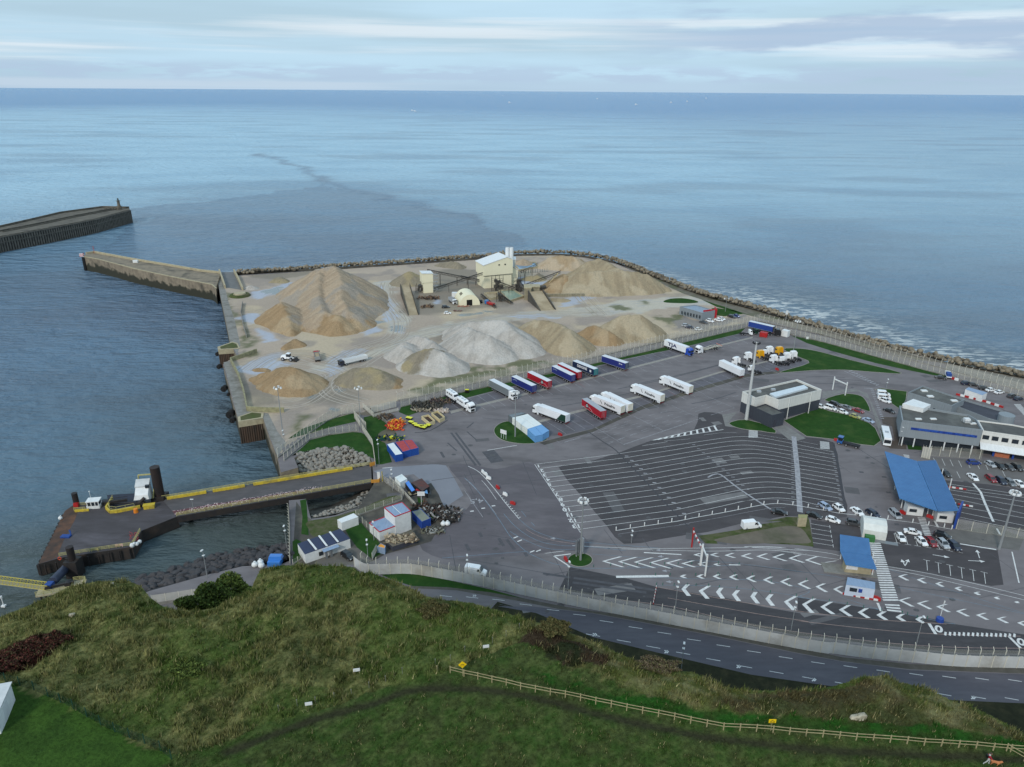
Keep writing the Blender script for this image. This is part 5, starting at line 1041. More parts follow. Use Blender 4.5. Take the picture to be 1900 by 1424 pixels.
mb=MB();mb.add([tuple(B3.lerp(C3,a).lerp(A3.lerp(D3,a),b)+up*.015)for a,b in((.0,.08),(.12,.08),(.35,.08),(.74,.1),(.74,.2),(.35,.27),(.12,.3),(.0,.3))],[(0,1,6,7),(1,2,5,6),(2,3,4,5)]);mb.build('worn_strip',M('worn_red_strip',srgb(104,58,62),.8,c2=srgb(74,54,60),scale=.7,detail=10),rmp)
o=rmp
lp_=Z('L',1470,520,-4.6);ls_=thing('lamp_post','thin lamp post standing on the railing of the ramp near the pontoon','lamp post',(*lp_,-4.6));MB().cyl((0,0,0),(0,0,4.2),.09,.06,6).build('pole',M('galvanised',srgb(160,164,166),.5,.4),ls_);MB().box(-.5,.5,-.15,.15,4.2,4.35).build('lamp_head',WHITE,ls_)
GALV=MATS['galvanised']
# piers under the ramp
for i,t in enumerate((.08,)):
    p=(B3+A3)/2+rmp.location;o=MB().cyl((-3,0,-14),(-3,0,-6.6),.9,n=10).cyl((3,1.5,-14),(3,1.5,-6.6),.9,n=10).box(-5,5,-1,2,-7.6,-6.4).build('pier',DARKM,loc=(p.x+3,p.y-.5,0));tag(o,'dark steel pier under the outer end of the ramp','pier')
# guide piles
def pile(k,x,y,z0,r0,h,label,mat=RUST,box_=0):
    cx,cy=Z(k,x,y,z0);r=thing('guide_pile',label,'pile',(cx,cy,z0));MB().cyl((0,0,-9),(0,0,h),r0,n=20,caps=False).cyl((0,0,h-.02),(0,0,h),r0,r0*.86,20,False).cyl((0,0,h),(0,0,h-1.5),r0*.86,n=20).build('tube',mat,r)
    if box_:MB().box(-box_,box_,-box_,box_,-4,1.2).box(-box_-.2,box_+.2,-.2,.2,1.2,1.6).build('guide_collar',DARKM,r)
    return r
DPILE=M('tarred_pile',srgb(40,38,40),.6,.2,c2=srgb(58,46,42),c3=srgb(74,44,36),scale=.35)
pile('L',1175,400,PZ,1.45,11.0,'tall thick tarred guide pile beside the white hydraulic house',DPILE,2.0);pile('L',440,462,PZ,.85,4.2,'short dark pile with a pale cap at the far corner of the pontoon',DPILE);pile('L',408,975,PZ,.95,5.2,'dark mooring pile rising in front of the pontoon railing',DPILE,1.7)
# control cabin and hydraulic house on the pontoon
cb=thing('control_cabin','small white glazed control cabin on a yellow-railed platform of the pontoon','cabin',(*Z('L',600,480,PZ),PZ),R(10));MB().box(-2,1.8,-1.2,1.2,0,1.0).build('plinth',WHITE,cb);MB().box(-1.6,1.6,-1.1,1.1,1.0,2.4).build('glazing',M('dark_glass',srgb(40,48,56),.1,spec=.8),cb)
mb=MB();[mb.box(x-.1,x+.1,y-.1,y+.1,1.0,2.4)for x in(-1.6,-.5,.6,1.6)for y in(-1.12,1.12)];mb.box(-1.9,1.9,-1.4,1.4,2.4,2.65).build('roof',WHITE,cb);rail([(-5.5,-1.5),(-2.2,-1.5)],0,YELR,cb,n=3);rail([(-5.5,1.4),(-2.2,1.4)],0,YELR,cb,n=3);MB().box(-5,-1,-2.4,-1.9,0,.7).build('yellow_barrier',YELP,cb)
MB().cyl((-1,.8,2.6),(-1,.8,5),.05,n=5).ball((-1,.8,5.1),.22,6,4).build('mast',WHITE,cb);GLASSD=MATS['dark_glass']
MB().bar((2,.5,.8),(9,1.6,.8),.8).bar((2,1.3,1.6),(9,2.4,1.6),.12).build('winch_arm',DARKM,cb)
o=MB().box(-.7,.7,-.4,.4,0,1.3).build('red_box',RED,loc=(*Z('L',438,478,PZ),PZ));tag(o,'small red equipment box at the far corner of the pontoon','box')
hh=thing('hydraulic_house','white sloping hydraulic house with grey roof over the ramp hinge','machine house',(*Z('L',1030,430,PZ),PZ),R(12));W2=WHITE
MB().hexa([(-2,-2.6,2),(2.4,-2.6,2),(2.6,1.6,0),(-1.8,1.6,0)],[(-1.6,-2.2,3.4),(2.2,-2.2,3.4),(2.4,1.4,6.6),(-1.5,1.4,6.6)]).build('casing',W2,hh);MB().hexa([(-1.7,-.4,5.2),(2.4,-.4,5.2),(2.5,1.8,6.6),(-1.6,1.8,6.6)],[(-1.7,-.4,5.5),(2.4,-.4,5.5),(2.5,1.8,7.0),(-1.6,1.8,7.0)]).build('roof',ROOFG,hh)
MB().box(1.4,2.5,-.9,-.2,5.0,5.9).build('window',GLASSD,hh);mb=MB();[mb.bar((x,1.8,0),(x+.6,2.6,8.0),.3)for x in(-1.5,2.8)];mb.bar((-1,2.6,8.0),(4,2.4,8.0),.35);mb.bar((4,2.4,8),(3,-.5,1),.3);mb.build('frame',YELR,hh)
MB().box(-1.6,1.2,-3.6,-2.4,0,1.5).cyl((-.8,-3.2,1),(1.2,-2.6,2.6),.5,n=8).build('winch',DARKM,hh)
o=MB().cyl((0,0,0),(0,0,1.3),.7,.6,10).build('float_buoy',M('orange',srgb(220,130,40),.5),loc=(*Z('L',962,528,PZ),PZ));tag(o,'orange drum beside the yellow barrier on the pontoon','drum')
o=MB().box(-1.5,1.5,-.7,.7,0,1.2).box(-1.7,1.7,-.8,.8,1.2,1.35).build('barrier_box',YELP,loc=(*Z('L',1080,490,PZ),PZ));o.rotation_euler=(0,0,R(15));tag(o,'thick yellow box at the foot of the white hydraulic house','box')
o=MB().box(-1.3,1.3,-.7,.7,0,.5).cyl((1,.8,.5),(.7,1.2,1.3),.2,n=6).ball((.6,1.2,1.4),.25,6,4).build('tarpaulin_load',M('blue_tarp',srgb(34,70,140),.6),loc=(*Z('L',345,745,PZ),PZ));tag(o,'blue tarpaulin covered gear lying on the left part of the pontoon','tarpaulin')
for k,x,y,lab in(('L',297,590,'white lump of foam buoy at the outer edge of the pontoon'),):
    o=MB().ball((0,0,.5),.6,8,5).cyl((0,0,0),(.2,0,1.3),.2,n=6).build('buoy',WHITE,loc=(*Z(k,x,y,PZ),PZ));tag(o,lab,'buoy')
lb=MB();n=16
for i in range(n):
    a0,a1=2*math.pi*i/n,2*math.pi*(i+1)/n;lb.cyl((.42*math.cos(a0),0,.6+.42*math.sin(a0)),(.42*math.cos(a1),0,.6+.42*math.sin(a1)),.12,n=6)
o=lb.build('lifebuoy',M('lifebuoy_orange',srgb(200,80,50),.5),loc=(*Z('L',292,950,PZ),PZ));tag(o,'orange lifebuoy on the front railing of the pontoon','lifebuoy')
for x,y,lab in((815,835,'red and white sign board on the pontoon railing, right one'),(600,875,'pale sign board on the pontoon railing, left of the red one')):
    o=MB().box(-1,1,-.05,.05,.5,1.1).box(-.9,-.8,-.05,.05,0,.5).box(.8,.9,-.05,.05,0,.5).build('sign_board',M('pink_board',srgb(216,176,170),.6)if x>700 else YELR,loc=(*Z('L',x,y,PZ),PZ));o.rotation_euler=(0,0,R(10));tag(o,lab,'sign')
# strut, gangway and platform at the left edge
s0,s1=Vector((*Z('L',235,1165,-6),-5.0)),Vector((*Z('L',355,1000,-6),-6.2));o=MB().cyl((0,0,0),s1-s0,1.15,n=16).build('strut_tube',M('blue_grey_steel',srgb(62,70,92),.5,.2,c2=srgb(50,56,72)),loc=s0);tag(o,'thick blue-grey steel strut tube from the platform to the pontoon','strut')
gp=thing('mooring_platform','yellow-railed mooring platform at lower left in front of the hill','platform',(*Z('L',300,1200,-5.4),-5.4),R(18));MB().box(-5.5,5.5,-1.6,2.6,-.4,0).build('deck',CREAM,gp);mb=MB();[mb.cyl((x,y,-7),(x,y,-.4),.3,n=7)for x in(-4.5,0,4.5)for y in(-1,2)];mb.build('leg',DARKM,gp)
rail([(-5.4,-1.5),(5.4,-1.5),(5.4,2.5),(2.5,2.5)],0,YELR,gp,n=3,h=1.2,step=1.8);MB().bar((-3.4,.6,.6),(3,.8,.9),.6).cyl((-3,0,.6),(-3,1.4,.6),.7,n=12).cyl((1.6,0,.7),(1.6,1.4,.7),.7,n=12).build('winch',DARKM,gp)
o=MB().box(-.8,.8,-.9,.9,0,1.4).build('motor_cover',MATS['blue_tarp'],loc=(*Z('L',205,1190,-5.4),-5.4));tag(o,'small blue motor cover at the left end of the mooring platform','cover')
g0,g1=Vector((*Z('L',185,1215,-5.4),-5.4)),Vector((*Z('L',-300,1150,-5.4),-5.4));gw=thing('gangway','yellow steel gangway entering from the left edge to the mooring platform','gangway',g0);D0=g1-g0;pr=Vector((-D0.y,D0.x,0)).normalized();pr=pr if pr.y>0 else-pr
MB().bar(Vector((0,0,-.1))+pr*.7,D0+Vector((0,0,-.1))+pr*.7,1.6,.15).build('walkway',M('grating',srgb(150,146,132),.7),gw)
for s_ in(0,1.5):
    mb=MB();
    for hz in(0,1.3):mb.bar(pr*s_+up*hz,D0+pr*s_+up*hz,.14)
    for i in range(16):a,b=D0*(i/16)+pr*s_,D0*((i+1)/16)+pr*s_;mb.bar(a,b+up*1.3,.08);mb.bar(b,b+up*1.3,.08)
    mb.build('truss',M('gangway_yellow',srgb(190,176,84),.6),gw)
nb=thing('navigation_light','small white navigation light post standing in the water at the far left','beacon',(*P(8,1128,WATER),WATER));MB().cyl((0,0,-2),(0,0,3),.12,n=6).build('pole',WHITE,nb);MB().box(-.5,.5,-.4,.4,.4,.8).cyl((0,0,3),(0,0,3.6),.25,n=6).build('lantern',WHITE,nb)

# ================================================================== STOCKPILES
def heapmat(name,c1,c2,c3,c4=None):
    m=M(name,srgb(*c1),.95,c2=srgb(*c2),c3=srgb(*c3),scale=.22,bump=.35,detail=12,spec=.1,stretch=(1,1,.5));return m
HTAN=((172,150,122),(154,134,108),(184,168,146));HGOLD=((160,136,106),(144,122,94),(174,154,126));HGREY=((184,178,171),(162,156,149),(194,189,183))
HBUFF=((164,149,124),(144,130,108),(178,164,140));HPINK=((174,156,134),(156,138,118),(156,148,138));HDULL=((146,136,118),(128,120,106),(162,148,116))
HEAPM=veg_mat('heap_sand');FILLM=heapmat('ramp_fill',*HBUFF)
for n_ in HEAPM.node_tree.nodes:
    if n_.type=='MAP_RANGE':n_.inputs[3].default_value=.8;n_.inputs[4].default_value=1.14
    if n_.type=='TEX_NOISE':n_.inputs['Scale'].default_value=1.1
    if n_.type=='BUMP':n_.inputs['Distance'].default_value=.8
def heap(label,mat,ridges,slope=.62,pat=None,rough=.5,streak=.36):
    """ridges: list of polylines of (region, x, y, crest height); the flanks fall at the angle of repose"""
    segs=[]
    for rd in ridges:
        q=[(*Z(k,x,y,h),h)for k,x,y,h in rd]
        segs+=list(zip(q,q[1:]))if len(q)>1 else[(q[0],q[0])]
    allp=[p for s in segs for p in s];mh=max(p[2]for p in allp);pad=mh/slope+3
    x0,x1=min(p[0]for p in allp)-pad,max(p[0]for p in allp)+pad;y0,y1=min(p[1]for p in allp)-pad,max(p[1]for p in allp)+pad
    st_=.8 if mh>5 else.6;gx_=np.arange(x0,x1,st_);gy_=np.arange(y0,y1,st_);A,B=np.meshgrid(gx_,gy_);a,b=A.ravel(),B.ravel()
    wa=a+(fbm(a,b,.13,3)-.5)*5*rough;wb=b+(fbm(a+60,b,.13,3)-.5)*5*rough;h=np.full(a.shape,-1e3);along_=np.zeros(a.shape);base_s=0.0;dd_=np.zeros(a.shape)
    for p,q in segs:
        dx,dy=q[0]-p[0],q[1]-p[1];t=np.clip(((wa-p[0])*dx+(wb-p[1])*dy)/(dx*dx+dy*dy+1e-6),0,1)if dx or dy else np.zeros(a.shape)
        d0=np.hypot(wa-p[0]-t*dx,wb-p[1]-t*dy);hh_=p[2]+(q[2]-p[2])*t;d1=np.sqrt(d0**2+.25)-.5;hn=hh_-slope*d1;up_=hn>h;side=np.sign((wa-p[0])*dy-(wb-p[1])*dx);L_=math.hypot(dx,dy)
        an=np.arctan2(wb-p[1]-t*dy,wa-p[0]-t*dx);along_=np.where(up_,base_s+t*L_+np.where((t<=0)|(t>=1),an*6,side*40),along_);dd_=np.where(up_,d0,dd_);h=np.where(up_,hn,h);base_s+=L_+17
    rill=fbm(along_+200,dd_*.12+50,.7,4)-.5;slump=fbm(along_*.25+90,dd_*.3,.5,3)-.5;h=h+(fbm(a,b,.3,4)-.5)*.9*rough+(rill*streak*1.6+slump*.5)*np.clip(h,0,2.2)
    h=h-1.3*np.exp(-np.clip(h,0,9)/1.2)*.3
    keep=h>-1.8;HH=h.reshape(A.shape);cx,cy=(x0+x1)/2,(y0+y1)/2
    o=grid_mesh('stockpile',A-cx,B-cy,HH,HEAPM)
    def tone(m3):c_=np.array(srgb(*m3[0]))[None]*np.ones((len(a),1));q1=sstep(-.12,.16,rill)[:,None]*.7;c_=c_*(1-q1)+np.array(srgb(*m3[1]))[None]*q1;q2=(sstep(.5,.66,fbm(a+31,b,.12,4))*.8)[:,None];return c_*(1-q2)+np.array(srgb(*m3[2]))[None]*q2
    cc_=tone(mat)
    if pat:pp=[Z(*q)for q in pat[1]];ax_,bx2=a+(fbm(a,b,.25,4)-.5)*9,b+(fbm(a+9,b,.25,4)-.5)*9;dp_=seg_dist(ax_,bx2,pp+[pp[0]]);sp_=sstep(-1.2,1.2,np.where(in_poly(ax_,bx2,pp),dp_,-dp_))[:,None];cc_=cc_*(1-sp_)+tone(pat[0])*sp_
    color_attr(o.data,'tint',cc_);o.location=(cx,cy,0)
    bm=bmesh.new();bm.from_mesh(o.data);bm.verts.ensure_lookup_table();bmesh.ops.delete(bm,geom=[bm.verts[i]for i in np.nonzero(~keep)[0]],context='VERTS')
    bmesh.ops.delete(bm,geom=[v for v in bm.verts if not v.link_faces],context='VERTS')
    bm.to_mesh(o.data);bm.free()
    return tag(o,label,'stockpile')
heap('largest tan sand heap with several ridges on the left of the stockyard',HPINK,[[('B',880,290,15),('B',960,268,17.5),('B',1060,262,18),('B',1120,310,16),('B',1250,370,9)],[('B',1060,270,18),('B',1115,400,15.5),('B',1095,500,12.5),('B',1170,640,8.5),('B',1270,790,1)],[('B',930,300,16),('B',900,480,11),('B',930,640,8)],[('B',930,650,8),('B',1080,690,7.5)],[('B',585,575,9.5),('B',520,620,7),('B',430,690,3)],[('B',585,575,9.5),('B',640,700,6),('B',660,830,2)],[('B',700,900,3),('B',620,960,1.5)]],
     pat=(HGOLD,[('B',330,640,6),('B',560,560,9),('B',640,680,7),('B',820,760,5),('B',960,690,7),('B',1130,690,7),('B',1330,780,2),('B',1450,650,3),('B',1600,800,0),('B',1000,1150,0),('B',500,1150,0)]))
heap('golden-brown sand heap behind the tall lamp mast near the quay',HGOLD,[[('E',650,330,4.5),('E',720,290,7.5),('E',790,295,7.8),('E',870,420,4),('E',910,470,1.5)],[('E',720,290,7.5),('E',560,330,4),('E',420,370,1.5)],[('E',790,295,7.8),('E',900,340,4),('E',950,370,1)]],.6)
heap('tiny round sand mound beside the golden-brown heap',HGOLD,[[('E',455,305,1.0),('E',540,300,1.2)]],.45)
heap('low greenish-grey grit heap in front of the tipper lorry',HDULL,[[('E',1290,315,3.5),('E',1340,300,5.5),('E',1470,305,5.5),('E',1560,330,5),('E',1700,440,1.5)]],.55,pat=(HGOLD,[('E',1640,340,3),('E',1740,380,2),('E',1850,480,0),('E',1760,560,0),('E',1640,520,0),('E',1680,430,1)]))
heap('pale grooved gravel heap with a flat top left of the brown and white heap',HGREY,[[('C',110,945,6),('C',150,925,6.5)],[('C',110,945,6),('C',190,985,5.5)],[('C',250,870,6.5),('C',320,880,6.5),('C',400,930,6)]],.72)
heap('brown and white gravel heap close to the security fence',HGREY,[[('C',300,990,7.5),('C',400,975,8),('C',470,1010,7.5),('C',560,1070,5),('C',630,1110,2)]],.6,pat=(HDULL,[('C',200,980,6),('C',340,930,8),('C',500,960,8),('C',380,1010,7),('C',330,1090,4),('C',250,1200,0),('C',120,1200,0)]))
heap('big pale grey gravel heap with twin lobes in the middle of the stockyard',HGREY,[[('C',570,790,3.5),('C',700,755,8),('C',830,745,9.5),('C',1000,735,11),('C',1080,790,10),('C',1160,870,7.5),('C',1290,970,3)],[('C',700,800,9.5),('C',780,835,10),('C',900,875,9),('C',970,940,6)],[('C',620,900,6),('C',700,830,9)]],.62)
heap('smooth buff gravel ridge right of the big grey heap',HBUFF,[[('C',1240,755,6.5),('C',1300,730,9),('C',1420,740,9.5),('C',1530,770,9.5),('C',1600,820,9),('C',1640,880,7)]],.72)
heap('golden cut sand bank between the two buff gravel heaps',HGOLD,[[('G',330,225,5.5),('G',400,215,6.5),('G',480,240,6.5),('G',560,290,4.5)]],.85,rough=1.0)
heap('tall buff gravel heap with a sharp left edge near the office car park',HBUFF,[[('G',640,125,10),('G',700,112,10.5),('G',790,120,10),('G',860,180,7),('G',920,240,2.5)]],.68)
heap('very long tan gravel heap at the far right end of the stockyard',HBUFF,[[('X',1800,290,10),('X',1700,305,8.5),('X',1600,325,5.5)],[('D',80,215,13),('D',150,190,14),('D',240,235,13),('D',330,290,11.5)],[('D',-60,320,10),('D',100,300,11.5),('D',330,295,11.5),('D',480,310,10.5),('D',570,330,9),('D',650,390,5),('D',740,440,2.5)]],.62)
heap('tan sand heap beyond the plant beside the far sea wall',HTAN,[[('X',1050,180,4),('X',1130,135,7),('X',1330,118,8),('X',1480,135,7.5),('X',1560,170,5)]],.62)
heap('golden conical sand heap under the tip of the inclined conveyor',HGOLD,[[('X',1290,385,9.5),('X',1370,470,6),('X',1470,550,2.5)],[('X',1290,385,9.5),('X',1200,470,6.5),('X',1150,560,3)]],.66)
heap('small pinkish cone of sand far behind the plant building',HPINK,[[('X',720,165,4.0)]],.5)
heap('low reddish-brown mound between two conveyors',HDULL,[[('X',760,430,1.8),('X',900,400,3),('X',960,380,2.5)]],.45)
heap('grey-brown cone of gravel left of the slim plant tower',HDULL,[[('C',170,310,7),('C',200,305,7)]],.6);heap('low brown spread of gravel far behind the slim tower',HDULL,[[('C',470,230,2),('C',560,215,3.5),('C',620,230,3)]],.45)
heap('low rubble mound left of the largest heap near the sea wall',HDULL,[[('B',500,375,1.5),('B',550,350,2.8),('B',590,370,2)]],.5);heap('small white sand cone beside the slipway',HGREY,[[('B',300,425,2.2),('B',330,430,2)]],.5)
heap('low sand spread in front of the concrete block bays',HBUFF,[[('X',1130,740,1.2),('X',1350,750,1.2)]],.35)

# ================================================================== AGGREGATE PLANT
CREAMW=M('cream_cladding',srgb(232,226,198),.6,c2=srgb(222,215,186),scale=3,stretch=(3,3,.1));WROOF=M('white_roof',srgb(228,230,230),.45,c2=srgb(205,208,210),scale=1.5,stretch=(4,.3,1));CONVM=M('conveyor_steel',srgb(62,60,58),.7,.2,c2=srgb(84,76,68),scale=1)
def front(k,p0,p1,z0=0.0):
    a,b=Vector(Z(k,*p0,z0)),Vector(Z(k,*p1,z0));d=b-a;return(a.x,a.y,z0),math.atan2(d.y,d.x),d.length
loc,rz,L0=front('C',(850,455),(1088,432));pb=thing('processing_plant','tall cream gable-fronted processing plant building in the stockyard','plant building',loc,rz)
W=L0;D=13
def gable(mb,prof,y0,y1):  # profile in x,z extruded in y
    n=len(prof);mb.add([(x,y0,z_)for x,z_ in prof]+[(x,y1,z_)for x,z_ in prof],[tuple(range(n)),tuple(reversed(range(n,2*n)))]+[(i,i+n,(i+1)%n+n,(i+1)%n)for i in range(n)]);return mb
gable(MB(),[(0,0),(W,0),(W,8),(0,8)],0,D).build('lower_wall',CREAMW,pb);gable(MB(),[(-.6,8),(W+.6,8),(W+.6,16.8),(W*.82,18.6),(-.6,14.5)],-.5,D+.5).build('upper_wall',CREAMW,pb)
mb=MB();mb.hexa([(-1,-.8,14.55),(W*.82,-.8,18.7),(W*.82,D+.8,18.7),(-1,D+.8,14.55)],[(-1,-.8,14.9),(W*.82,-.8,19.05),(W*.82,D+.8,19.05),(-1,D+.8,14.9)]);mb.hexa([(W*.82,-.8,18.7),(W+1,-.8,16.75),(W+1,D+.8,16.75),(W*.82,D+.8,18.7)],[(W*.82,-.8,19.05),(W+1,-.8,17.1),(W+1,D+.8,17.1),(W*.82,D+.8,19.05)]);mb.build('roof',WROOF,pb)
gable(MB(),[(W,0),(W+5.5,0),(W+5.5,9),(W,12.5)],3,D).build('annex',CREAMW,pb);gable(MB(),[(W+.61,12.6),(W+6,9.1),(W+6,9.5),(W+.61,13)],2.6,D+.3).build('annex_roof',WROOF,pb)
MB().box(-.7,W+.7,-.62,-.52,7.9,8.1).build('trim',DARKM,pb)
for x in(W*.5,W*.72):MB().box(x,x+.9,-.8,-.55,14,14.7).build('vent',DARKM,pb)
loc2=Z('C',1062,215,15);o=thing('silo','white vertical silo rising behind the processing plant','silo',(loc2[0]+.5,loc2[1]+6,0));MB().cyl((-1.3,0,0),(-1.3,0,22.5),1.3,n=14).cyl((1.3,0,0),(1.3,0,22.5),1.3,n=14).build('shell',WROOF,o);rail([(-2.2,-1),(2.2,-1)],22.5,GALV,o,n=2)
o=thing('rear_shed','pale flat box shed showing behind the roof of the processing plant','shed',(*Z('C',915,300,8),0));MB().box(0,15,4,12,0,14.5).build('wall',M('greyish_clad',srgb(196,198,190),.6),o);MB().box(-.3,15.3,3.7,12.3,14.5,14.8).build('roof',WROOF,o)
loc,rz,L0=front('C',(315,497),(398,491));tw=thing('screening_tower','slim cream tower with sloped white roof left of the processing plant','tower',loc,rz);MB().box(0,L0,0,6,0,6.5).build('lower_wall',CREAMW,tw);gable(MB(),[(-.8,6.5),(L0+.1,6.5),(L0+.1,11.8),(-.8,12.3)],-.4,6.5).build('upper_wall',CREAMW,tw);gable(MB(),[(-1,12.35),(L0+.3,11.85),(L0+.3,12.1),(-1,12.6)],-.8,6.8).build('roof',WROOF,tw)
mb=MB()
for i in range(5):mb.bar((L0+.5+(i%2)*2,-.9,i*2.3),(L0+2.5-(i%2)*2,-.9,(i+1)*2.3),.18);mb.box(L0,L0+3,-1.3,-.2,(i+1)*2.3-.1,(i+1)*2.3)
mb.build('stair',GALV,tw)
# tunnel tent
a0,a1=Vector(Z('C',722,604)),Vector(Z('C',640,500));d=a1-a0;tn=thing('arched_shelter','cream half-barrel fabric shelter with a dark square door','shelter',(a0.x,a0.y,0),math.atan2(d.y,d.x)-math.pi/2);LT=min(d.length*.55,18);n=16;r0=6.0
arc=[(r0*math.cos(math.pi*i/n),6.4*math.sin(math.pi*i/n))for i in range(n+1)]
gable(MB(),arc,0,LT).build('canvas',CREAMW,tn,smooth=False);MB().box(-1.9,1.4,-.06,-.02,0,3.4).build('door',BLK,tn)
for i in range(4):MB().cyl((-r0*.45-.3,LT*.4+i*1.2,5.75),(-r0*.72,LT*.4+i*1.2,4.6),.14,n=5).build('slit',BLK,tn)
def conveyor(label,k,p0,h0,p1,h1,w=1.2,sup=True,legs=()):
    a,b=Vector((*Z(k,*p0,h0),h0)),Vector((*Z(k,*p1,h1),h1));r=thing('conveyor',label,'conveyor',(a.x,a.y,0));o_=Vector((a.x,a.y,0));a,b=a-o_,b-o_;d=b-a;L=d.length;s=d.cross(up).normalized()*(w/2)
    MB().bar(a+up*.35,b+up*.35,w*.75,.12).build('belt',RUBBER,r);mb=MB();k_=max(3,int(L/2))
    for q in(s,-s):
        mb.bar(a+q,b+q,.14);mb.bar(a+q-up*1.0,b+q-up*1.0,.14)
        for i in range(k_):mb.bar(a.lerp(b,i/k_)+q-up*(1.0 if i%2 else 0),a.lerp(b,(i+1)/k_)+q-up*(0 if i%2 else 1.0),.1)
    mb.build('frame',CONVM,r)
    if sup:
        mb=MB()
        for t in(.3,.7):p=a.lerp(b,t);[mb.cyl((p.x+q.x*1.5,p.y+q.y*1.5,0),p+q-up,.12,n=5)for q in(s,-s)]if p.z>2 else None
        if mb.v:mb.build('trestle',CONVM,r)
    return r
conveyor('long dark conveyor rising from the slim tower to the processing plant','C',(405,455),2.5,(835,318),11.5);conveyor('dark conveyor slanting down behind the long one from upper left','C',(345,290),9.5,(720,365),5);conveyor('dark conveyor lying between the long conveyor and the plant foot','C',(640,345),5.5,(830,385),3)
conveyor('dark conveyor descending in front of the plant toward the hopper','X',(290,480),9,(600,590),3.5);cv=conveyor('long inclined stacking conveyor pointing over the golden conical heap','X',(715,555),1.5,(1270,345),12.5,sup=False)
conveyor('dark conveyor behind the plant pointing over the blue basin','X',(670,355),3,(925,238),10);conveyor('short steep conveyor beside the steel screening frame','X',(655,475),9,(745,605),4)
conveyor('thin conveyor between the settling tanks','X',(350,665),2.5,(560,815),.8);conveyor('low conveyor lying beside the arched shelter','X',(100,685),1.4,(315,870),1.0,1.0,False)
STRUT=M('cream_steel',srgb(206,190,150),.6);mb=MB()
for p,q in((((1225,375),11.2),((1005,560),0)),(((1232,378),11.2),((1032,592),0))):mb.cyl(Vector((*Z('X',*p[0],p[1]),p[1]))-cv.location,Vector((*Z('X',*q[0],q[1]),q[1]))-cv.location,.22,n=6)
mb.build('strut',STRUT,cv)
# steel frame with screens, hoppers
def framebox(name,label,cat,k,p,w,d,h,seed,fill=M('screen_grey',srgb(86,84,80),.7,.2,c2=srgb(62,60,58),scale=1.2)):
    r=thing(name,label,cat,(*Z(k,*p),0));r0=random.Random(seed);mb=MB()
    for x in np.linspace(0,w,4):
        for y in(0,d):mb.box(x-.12,x+.12,y-.12,y+.12,0,h)
    for z_ in np.arange(2.4,h+.1,2.4):mb.box(0,w,-.1,.1,z_-.12,z_);mb.box(0,w,d-.1,d+.1,z_-.12,z_)
    for i in range(9):x=r0.uniform(0,w*.8);z_=r0.uniform(0,h*.7);mb.bar((x,-.1,z_),(x+w*.3,-.1,z_+2.2),.12)
    mb.build('frame',CONVM,r);mb=MB()
    for i in range(5):x,y,z_=r0.uniform(.3,w*.6),r0.uniform(0,d*.4),r0.uniform(.4,h*.7);mb.box(x,x+r0.uniform(1,w*.4),y,y+d*.5,z_,z_+r0.uniform(.8,2))
    mb.cyl((w*.5,d*.3,h*.2),(w*.5,d*.3,h*.7),w*.13,n=10);mb.build('machinery',fill,r);return r
framebox('screening_plant','dark open steel screening frame right of the processing plant','screening frame','X',(550,650),8,7,9.5,1);framebox('screening_plant','dark steel gantry with machinery at the foot of the processing plant','screening frame','X',(255,645),7,5,9,2)
framebox('crusher','dark machine block standing between the two settling tanks','machine','X',(325,795),4.5,3.5,4.5,3);framebox('crusher','tangle of dark machinery right of the concrete hopper','machine','X',(890,640),9,5,3,4)
tower_f=framebox('crusher','dark machinery in the shadow behind the left sand ramp and the slim tower','machine','C',(245,490),8,5,4.5,5)
hp=thing('hopper','square concrete feed hopper at the top of the right earth ramp','hopper',(*Z('X',735,770),0));HC=M('hopper_concrete',srgb(150,142,120),.85,c2=srgb(122,116,98),scale=.5);MB().box(0,4,0,8,0,7).box(4,9,3,8,0,6.5).build('wall',HC,hp);MB().box(-.3,9.3,2.6,8.4,7,7.6).box(-.3,4.3,-.3,2.6,7,7.6).build('rim',CREAM,hp)
def rampwedge(k,top,bot,w,h,label):
    a,b=Vector(Z(k,*top,h)),Vector(Z(k,*bot));d=(b-a).normalized();n=Vector((-d.y,d.x))*(w/2);r=thing('earth_ramp',label,'ramp',(a.x,a.y,0));q=lambda v,z_:(v.x-a.x,v.y-a.y,z_)
    MB().hexa([q(a+n,-.1),q(a-n,-.1),q(b-n,-.1),q(b+n,-.1)],[q(a+n,h),q(a-n,h),q(b-n,0),q(b+n,0)]).build('fill',FILLM,r)
    for s in(1,-1):m_=n*(1.08*s);m2=n*(1.2*s);MB().hexa([q(a+m_,-.1),q(a+m2,-.1),q(b+m2,-.1),q(b+m_,-.1)],[q(a+m_,h+.9),q(a+m2,h+.9),q(b+m2,.6),q(b+m_,.6)]).build('side_wall',MUD,r)
    return r
rampwedge('C',(150,425),(225,690),5,5.5,'left earth loading ramp of yellow sand between dark walls');rampwedge('X',(900,640),(1080,920),8,5.5,'right earth loading ramp leading up to the concrete hopper')
mb=MB();[mb.box(i*1.5,i*1.5+1.35,0,1.2,0,1.6)for i in range(16)];o=mb.build('block_wall',HC,loc=(*Z('X',1040,722),0));o.rotation_euler=(0,0,R(4));tag(o,'row of concrete blocks forming a bay wall below the golden conical heap','wall')
def tank(pts,label,wc,inner):
    p=[Vector(Z('X',*q))for q in pts];r=thing('settling_tank',label,'tank',(p[0].x,p[0].y,0));q=[(v.x-p[0].x,v.y-p[0].y)for v in p];MB().wall(q,0,1.4,.5,close=True).build('rim',CREAM,r);MB().sheet(q,inner).build('contents',wc,r)
